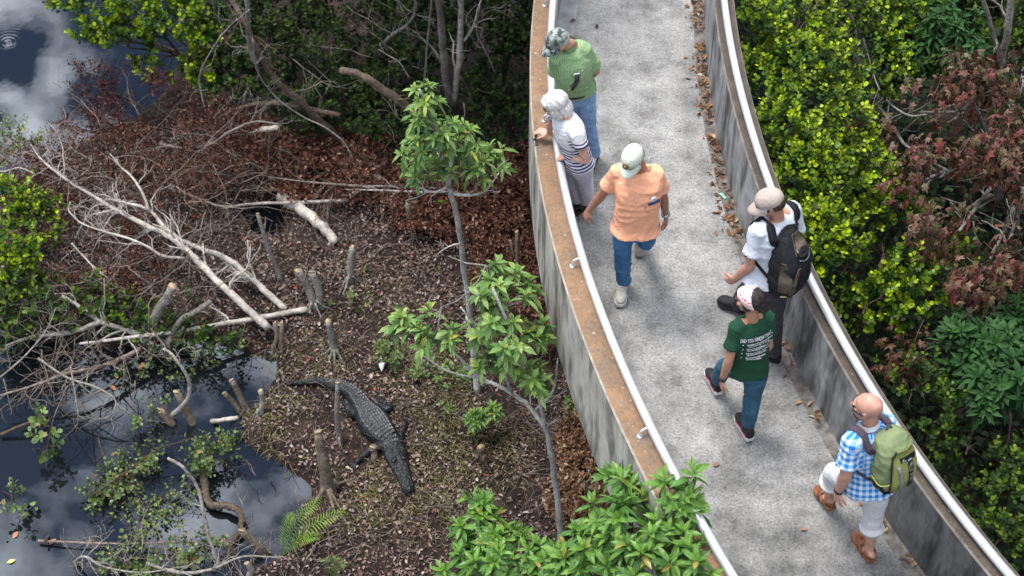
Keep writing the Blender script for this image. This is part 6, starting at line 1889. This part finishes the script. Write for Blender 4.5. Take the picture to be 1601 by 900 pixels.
limb('bare_tree', 'thin bare stem arching down from the top by the pool shrub', 'tree', [(320, 170, .9), (312, 120, 1.3), (330, 80, 1.7), (355, 45, 2.0), (390, 15, 2.3)], .008, .005, M_BARKS, 6, .4, 2, GT2, seed=38)
limb('bare_tree', 'bare twiggy stem at the top behind the sapling', 'tree', [(775, 115, 1.1), (760, 80, 1.5), (745, 50, 1.8), (750, 10, 2.2)], .008, .005, M_BARKS, 7, .45, 2, GT2, seed=39)

# stumps
stump('twin lichened stumps standing at the butt of the bleached branch', [(492, 480, 466, 423, .46, .042, .036), (500, 478, 487, 425, .44, .040, .034)], M_BARKS, seed=1)
stump('pair of short cut stems below the twin stumps', [(428, 547, 430, 505, .33, .026, .024), (441, 547, 441, 504, .33, .024, .022)], M_BARKT, 4, seed=2)
stump('single cut stump with a broad foot between pool and saplings', [(524, 553, 513, 503, .38, .046, .033)], M_BARKG, seed=3)
stump('smooth cut stem leaning left near the small fern', [(648, 366, 637, 319, .36, .034, .028)], M_BARKT, 3, seed=4)
stump('tall thin cut pole standing over the tail of the alligator', [(531, 690, 528, 598, .75, .030, .022)], M_BARKG, 3, seed=5)
stump('stout weathered stump with spreading roots left of the alligator', [(513, 768, 497, 674, .72, .066, .036)], M_BARKT, 7, seed=6)
stump('low sawn stump in the grass right of the alligator', [(752, 720, 752, 700, .14, .044, .038)], M_BARKB, 4, seed=7)
stump('small pale-cut stub tucked under the foreleg of the alligator', [(586, 716, 583, 699, .12, .030, .034)], M_BARKT, 0, seed=8)
stump('forked thin cut pole near the wall', [(815, 484, 808, 362, .95, .026, .018), (812, 440, 798, 376, .55, .014, .012)], M_BARKT, 2, seed=9)
stump('mossy crooked snag in the middle of the leaf litter', [(548, 440, 551, 386, .42, .040, .026)], M_BARKS, 5, seed=10)
stump('leaning dark stick left of the broken log', [(440, 438, 403, 334, .85, .028, .018)], M_BARKG, 2, seed=11)
GP = 'cut stems standing in the pool edge'
stump('large cut stump with three stems rising from the pool', [(310, 705, 250, 640, .50, .052, .034), (316, 700, 276, 612, .68, .048, .032), (300, 712, 268, 668, .35, .06, .045)], M_BARKT, 8, GP, 12)
limb('dead_branch', 'pale crooked branch growing from the large pool stump', 'branch', [(268, 650, .45), (283, 636, .6), (294, 622, .72), (296, 598, .9), (285, 575, 1.05), (268, 553, 1.15), (255, 545, 1.2)], .022, .012, M_BARKS, 3, .25, 1, seed=40)
stump('two cut stems leaning left beside the pool inlet', [(388, 648, 362, 594, .42, .032, .026), (380, 650, 350, 614, .30, .026, .022)], M_BARKT, 4, GP, 13)
stump('short upright cut stem at the edge of the pool inlet', [(408, 648, 407, 611, .28, .028, .024)], M_BARKS, 3, GP, 14)
stump('two pale-cut stems at the bottom edge by the fern', [(418, 872, 378, 829, .42, .040, .034), (382, 885, 350, 846, .36, .036, .032)], M_BARKT, 4, GP, 15)
stump('grey snapped stems at the bottom left shore', [(340, 900, 335, 872, .22, .03, .024), (390, 905, 386, 880, .2, .03, .026)], M_BARKS, 2, GP, 16)
limb('dead_branch', 'thin pale branch standing up out of the pool at the bottom', 'branch', [(345, 890, .05), (330, 850, .3), (318, 800, .6), (308, 760, .8), (285, 730, 1.0), (262, 716, 1.1)], .018, .013, M_BARKS, 2, .3, 1, seed=41)
limb('sunken_root', 'dark curved root looping out of the pool', 'root', [(318, 730, -.12), (322, 770, -.10), (330, 790, -.08), (355, 790, -.04), (374, 800, -.03), (378, 820, -.05), (366, 843, -.1), (350, 860, -.16)], .040, .026, M_BARKB, 0, seed=42)
limb('dead_branch', 'pale driftwood stub lying at the foot of the pool stems', 'branch', [(318, 660, .0), (345, 657, .03), (372, 652, .06)], .026, .020, M_BARKW, 1, .15, 1, seed=43)
GW = 'bare branches lying in the pool'
for i, (lab, pts, r0, tw) in enumerate((
        ('dark branch sagging into the pool at the upper left', [(220, 545, .1), (190, 560, .12), (150, 575, .16), (100, 585, .2), (60, 600, .15), (0, 618, .1)], .026, 16),
        ('thin looping pale branch over the pool', [(60, 560, .25), (105, 590, .3), (150, 605, .3), (180, 625, .2), (172, 650, .05), (145, 655, -.1)], .012, 12),
        ('black curved branch half sunken in the left of the pool', [(0, 680, -.1), (60, 655, -.05), (110, 640, 0), (150, 650, .0), (155, 690, -.1), (170, 730, -.2)], .018, 9),
        ('thin straight pale branch slanting over the pool at left', [(0, 590, .3), (35, 560, .45), (70, 520, .6), (88, 480, .75)], .010, 8),
        ('bare twig hanging over the pool from the left', [(110, 570, .4), (118, 620, .3), (122, 660, .2), (110, 700, .0)], .008, 8),
        ('long thin submerged branch at the bottom of the pool', [(60, 845, -.1), (120, 848, -.08), (200, 850, -.08), (300, 848, -.05), (345, 870, .0)], .012, 9),
        ('dark branch under the leafy sprig in mid pool', [(70, 845, -.05), (110, 800, .0), (150, 770, .04), (200, 735, .06), (250, 700, .1), (290, 690, .15)], .011, 12),
        ('twiggy grey branch in the bottom left corner of the pool', [(100, 895, .0), (130, 870, .1), (160, 885, .1), (220, 895, .1), (290, 885, .1)], .014, 14),
        ('grey branch ends lying on the shore at the bottom', [(230, 880, .05), (280, 895, .1), (330, 890, .12), (380, 870, .15), (440, 872, .12)], .020, 7))):
    limb('bare_branch', lab, 'branch', pts, r0, r0 * .35, M_BARKS if i in (1, 3, 7, 8) else M_TWIGD if i in (2, 6) else M_TWIG, tw, .36, 2, GW, seed=50 + i, flat=.5)

# a tangle nobody could count: fine bare twigs among the brush and over the ground
mb = MB(); rs = random.Random(5)
for (x0, y0, x1, y1, n_, h0, h1, ln, r_) in ((20, 180, 430, 330, 90, .4, 1.0, .6, .0055), (80, 330, 340, 470, 70, .15, .6, .55, .0055), (330, 20, 820, 220, 22, .5, 1.6, .8, .006), (400, 210, 830, 330, 60, .1, .35, .6, .0055),
                                     (0, 470, 240, 600, 55, .05, .4, .5, .005), (380, 330, 560, 500, 26, .02, .2, .4, .0045), (560, 330, 830, 520, 26, .03, .2, .5, .0045), (380, 560, 520, 800, 30, .01, .1, .35, .004),
                                     (520, 560, 900, 880, 26, .01, .1, .4, .004), (150, 850, 520, 905, 34, .02, .2, .4, .005), (860, 640, 950, 800, 14, .1, .4, .4, .0045)):
    for _ in range(n_):
        p = P3((rs.uniform(x0, x1), rs.uniform(y0, y1), rs.uniform(h0, h1)))
        p[2] = max(p[2], ground_at(p[0], p[1]) + .02)
        grow(mb, p, nrm((rs.gauss(0, 1), rs.gauss(0, 1), rs.gauss(.05, .25))), ln * rs.uniform(.5, 1.4), r_ * rs.uniform(.6, 1.3), 2, rs, wob=.22, kids=3, n=4, flat=.4)
tag(mb.build('bare_twigs', M_TWIG), 'fine tangle of bare dead twigs among the brush', 'twigs', kind='stuff')
mb = MB()
for _ in range(2800):
    x, y = rs.uniform(-4.6, .9), rs.uniform(6.9, 12.6); z = ground_at(x, y)
    if z < WZ + .02: continue
    a = rs.uniform(0, 6.3); l = rs.uniform(.06, .30); d = V3((math.cos(a), math.sin(a), rs.gauss(0, .12)))
    mb.tube([V3((x, y, z + .012)), V3((x, y, z + .018)) + d * l * .5 + V3((rs.gauss(0, .012), rs.gauss(0, .012), 0)), V3((x, y, z + .012)) + d * l], [.0035, .003, .0015], 3)
tag(mb.build('ground_twigs', M_TWIG), 'short broken twigs strewn over the leaf litter', 'twigs', kind='stuff')

# ------------------------------------------------------------------ leaf litter, grass
def scatter(n, x0, x1, y0, y1, dens=None, lo=WZ + .015):
    P = np.stack([rng.uniform(x0, x1, n), rng.uniform(y0, y1, n)], 1); z = ground_z(P)
    k = (z > lo) & (P[:, 0] < np.polyval(_pL, P[:, 1]) + .9)
    P = np.column_stack([P, z])[k]
    if dens is not None: P = P[rng.random(len(P)) < dens(P)]
    return P
P = scatter(130000, -6.2, 1.6, 6.6, 13.0, lambda p: np.clip(.22 + 1.9 * (fbm(p * 2.2, 3) - .36), .08, 1))
n_ = len(P); P[:, 2] += rng.random(n_) * .03
lv = Leaves()
lv.add(P, rdir(n_) * [1, 1, .30], nrows(rng.normal(0, .42, (n_, 3)) + [0, 0, 1]), rng.uniform(.014, .046, n_) * (1 + (rng.random(n_) > .94) * .6), CURL, LEAF_F, rng.uniform(.6, 1.25, n_))
tag(lv.build('leaf_litter', ML_LITTER), 'litter of curled brown and grey leaves on the dark soil', 'leaf litter', kind='stuff')
# sparse grass round the alligator
lv = Leaves()
cl = [gpt(*q)[:2] for q in ((600, 770), (640, 780), (580, 760), (690, 720), (720, 740), (660, 740), (700, 680), (740, 690), (680, 640), (640, 600), (720, 620), (780, 720), (650, 560), (700, 570), (400, 660), (390, 690), (415, 680), (560, 790), (620, 800), (530, 560), (690, 780), (800, 690), (470, 560), (590, 450))]
Q = []
for c in cl:
    for _ in range(32):
        q = np.array(c) + rng.normal(0, .19, 2); Q.append([q[0], q[1], ground_at(*q)])
Q = np.array(Q); Q = Q[Q[:, 2] > WZ]
for _ in range(7):
    k_ = len(Q); P = Q + rng.normal(0, .022, (k_, 3)) * [1, 1, 0]
    D = rdir(k_) * [1, 1, .2] + np.array([0, 0, .65]) * rng.random((k_, 1)); lv.add(P, D, rdir(k_) * .5 + [0, 0, .8], rng.uniform(.05, .16, k_), LEAF_LANCE, LEAF_F, .20, .5)
tag(lv.build('grass', ML_GRASS), 'sparse yellowish grass tufts around the alligator', 'grass', kind='stuff')

# small forbs on the bank
for i, (lab, q, r_, mt, k_) in enumerate((
        ('tiny green herb beside the foreleg of the alligator', (693, 640), .05, ML_SAP, 5), ('yellow-brown wilted plant between stump and saplings', (605, 556), .14, ML_WATERL, 8),
        ('small green sprig above the wilted plant', (560, 470), .07, ML_WATERL, 6), ('green sprig at the foot of the twin stumps', (512, 480), .05, ML_WATERL, 5),
        ('small leafy herb below the forked sapling branch', (710, 590), .11, ML_SAP, 7), ('low green herb at the base of the wall', (900, 640), .09, ML_SAP, 6),
        ('yellow-green seedling with upright leaves below the sapling', (660, 585), .10, ML_WATERL, 6), ('green herb at the foot of the pool stems', (365, 690), .08, ML_WATERL, 6),
        ('small herb at the bottom by the pale-cut stems', (400, 850), .07, ML_WATERL, 6))):
    g_ = gpt(*q)
    plant('herb', lab, 'plant', [(q[0], q[1], g_[2] + .06, r_)], q, f_shoots(mt, dens=150, k=k_, slen=.07, llen=.042, tpl=LEAF_SMALL, gap=.15, tipc=.5), group='small herbs on the bank', seed=110 + i, stem_r=.003)

# ------------------------------------------------------------------ ferns
def fern(label, base, fronds, mat=ML_FERN):
    b_ = gpt(*base); t = tag(empty('fern', b_), label, 'fern', 'ferns on the bank')
    for i, (tx, ty, h, ln) in enumerate(fronds):
        tip = at(tx, ty, GZ + h); mid = lerp(b_, tip, .5) + V3((0, 0, .10 + .10 * h))
        c = np.array(crom([b_, mid, tip], 12)); m_ = len(c)
        lv = Leaves(); t_ = nrows(np.gradient(c, axis=0)); sd = nrows(np.cross(t_, [0, 0, 1.0]))
        k = np.linspace(.18, 1, m_ - 4)
        for s in (-1, 1):
            for off in (0,):
                tt = np.clip(k + off / m_, 0, 1) * (m_ - 1); i0 = tt.astype(int).clip(0, m_ - 2); f = (tt - i0)[:, None]
                P = c[i0] * (1 - f) + c[i0 + 1] * f; D = sd[i0] * s * .9 + t_[i0] * .45 + np.array([0, 0, -.12]); U = np.cross(D, t_[i0]) * -s + [0, 0, .6]
                L = ln * np.sin((k * .82 + .18) * math.pi) ** .7 + .012
                lv.add(P, D, U, L, LEAF_LANCE, LEAF_F, .50, .2, .3 * rng.random(len(P)))
        fr = lv.build('frond', mat, t); mb = MB(); mb.tube(c, list(np.linspace(.005, .0015, m_)), 4); mb.build('midrib', mat, fr)
fern('bright green fern arching beside the pool at the bottom', (438, 872), [(540, 797, .30, .095), (503, 776, .46, .085), (460, 800, .40, .07), (505, 835, .14, .07)])
fern('single upright fern frond by the tall sapling trunk', (690, 356), [(689, 312, .34, .05), (685, 330, .2, .045)])
fern('small yellowing fern at the bottom among the leaf litter', (520, 905), [(505, 872, .14, .045), (545, 880, .12, .045), (530, 868, .16, .04)], ML_WATERL)

# ------------------------------------------------------------------ plants in the water
GPL = 'leafy sprigs in the pool'
for i, (lab, lobes, llen, dn) in enumerate((
        ('leafy sprig lying across the middle of the pool', [(170, 760, -2.68, .15, .3), (200, 735, -2.66, .17, .3), (235, 715, -2.66, .14, .3), (195, 780, -2.70, .13, .3), (150, 775, -2.70, .12, .3)], .040, 95),
        ('round-leaved sprig hanging on the large pool stump', [(318, 705, -2.5, .13, .6), (335, 715, -2.55, .11, .5), (308, 730, -2.62, .1, .4), (345, 690, -2.55, .08, .5)], .044, 120),
        ('pale floating leaves below the middle of the pool', [(240, 790, -2.72, .2, .12), (280, 800, -2.72, .18, .12), (230, 820, -2.72, .18, .12), (300, 770, -2.72, .15, .12)], .036, 42),
        ('green leafy patch at the bottom of the pool', [(210, 870, -2.66, .18, .35), (250, 860, -2.66, .16, .3), (290, 870, -2.62, .16, .35), (190, 895, -2.62, .16, .3), (325, 850, -2.62, .12, .3), (240, 900, -2.6, .16, .3)], .044, 75),
        ('small leafy twig beside the stump at the pool inlet', [(235, 655, -2.62, .12, .3), (262, 648, -2.6, .1, .3), (215, 665, -2.64, .07, .3)], .034, 70),
        ('sprig of green leaves with an orange one at the left of the pool', [(70, 680, -2.45, .08, .7), (72, 700, -2.5, .07, .6), (55, 655, -2.45, .08, .5)], .07, 55),
        ('drooping sprig with orange leaf tips at the left edge of the pool', [(30, 780, -2.55, .09, .5), (20, 790, -2.6, .07, .5)], .055, 60),
        ('dark leaves floating at the top of the pool', [(250, 580, -2.7, .15, .2), (310, 560, -2.7, .2, .2), (200, 590, -2.7, .14, .2), (370, 555, -2.68, .12, .2)], .036, 45))):
    f = f_shoots(ML_WATERL, dens=dn, k=6, slen=.12, llen=llen, tpl=LEAF_ROUND, gap=.3, tipc=.45, up=.15, ang=(40, 80), stems=True, inner=.4)
    plant('pond_plant', lab, 'plant', lobes, (lobes[0][0], lobes[0][1]), f, M_TWIGD, group=GPL, seed=130 + i, stem_r=.005)
GF = 'single leaves floating on the pool'
for i, (lab, q, c) in enumerate((('orange leaf floating near the top of the pool', (226, 569), (.50, .20, .07)), ('orange leaf floating in the pool by the looping branch', (173, 602), (.46, .22, .09)), ('yellow leaf floating at the left of the pool', (65, 655), (.62, .40, .05)),
                              ('tan leaf floating above the leafy sprig', (212, 735), (.55, .38, .22)), ('yellow-green leaf floating in the bottom left corner', (10, 880), (.42, .45, .12)), ('rusty leaf standing in the pool near the bottom twig', (20, 842), (.40, .16, .08)), ('brown leaf in the pool below the sprig', (88, 842), (.36, .16, .08)))):
    lv = Leaves(); p_ = at(q[0], q[1], WZ + .006); a = rng.uniform(0, 6.3)
    lv.add([p_], [(math.cos(a), math.sin(a), .06)], [(.1, .1, 1)], [.085], LEAF_SMALL, LEAF_F)
    tag(lv.build('floating_leaf', mat_plain('leaf ' + lab, c, .5)), lab, 'leaf', GF)

# ------------------------------------------------------------------ on the ramp
lv = Leaves()
ys = np.concatenate([rng.uniform(9.0, 12.2, 330), rng.uniform(5.4, 9.0, 110)])
xr = np.polyval(_pR, ys); off = np.abs(rng.normal(0, .065, len(ys))) + .02
keep = vnoise(np.stack([ys * 5, ys * 0, ys * 0], 1)) > np.where(ys > 9.0, .30, .52)
ys, xr, off = ys[keep], xr[keep], off[keep]; n_ = len(ys)
P = np.stack([xr - off, ys, np.full(n_, .006) + rng.random(n_) * .03 * (off < .1)], 1)
lv.add(P, rdir(n_) * [1, 1, .35], nrows(rng.normal(0, .5, (n_, 3)) + [0, 0, 1]), rng.uniform(.03, .07, n_), CURL, LEAF_F, rng.uniform(.7, 1.2, n_))
tag(lv.build('fallen_leaves', ML_TAN), 'drift of curled tan leaves along the foot of the grey wall', 'leaves', kind='stuff')
for i, (lab, q, c) in enumerate((('dark leaf lying near the top of the ramp', (901, 31), (.05, .035, .03)), ('small dark leaf on the ramp right of the green-shirted man', (933, 45), (.05, .04, .035)), ('rust leaf on the ramp beside the front foot of the bald man', (1343, 790), (.36, .13, .05)),
                              ('tan leaf on the ramp near the wall behind the lettered T-shirt', (1253, 627), (.5, .26, .11)), ('brown leaf on the ramp in the bottom middle', (1263, 827), (.34, .18, .11)), ('dry leaf lying beside the overhanging shrub', (1114, 729), (.30, .16, .12)))):
    lv = Leaves(); p_ = at(q[0], q[1], .008); a = rng.uniform(0, 6.3)
    lv.add([p_], [(math.cos(a), math.sin(a), .1)], [(.1, .2, 1)], [.062], CURL, LEAF_F)
    tag(lv.build('fallen_leaf', mat_plain('leaf ' + lab, c, .7)), lab, 'leaf', 'single leaves lying on the ramp')
def scrap(label, name, q, z, pts, c):
    p_ = at(q[0], q[1], z); mb = MB(); n_ = len(pts)
    V = [p_ + V3((x, y, .004 + h)) for x, y, h in pts]; V2 = [v + V3((0, 0, .003)) for v in V]
    mb.add(V + V2, [tuple(range(n_ - 1, -1, -1)), tuple(range(n_, 2 * n_))] + [(i, (i + 1) % n_, n_ + (i + 1) % n_, n_ + i) for i in range(n_)])
    tag(mb.build(name, mat_plain(name, c, .6, var=.08), smooth=False), label, 'litter')
scrap('small teal scrap lying among the fallen leaves by the wall', 'teal_scrap', (1130, 308), 0, [(-.03, .03, .01), (.0, .035, .015), (.02, .0, .0), (.035, -.01, .01), (.01, -.035, .005), (-.01, -.005, .012)], (.30, .62, .55))
g_ = gpt(597, 575)
scrap('torn white scrap lying on the bank under the saplings', 'white_scrap', (597, 575), g_[2] + .01, [(-.03, .03, .02), (.0, .04, .03), (.03, .035, .03), (.02, -.015, .02), (.0, -.045, .0), (-.02, -.01, .02)], (.74, .74, .72))
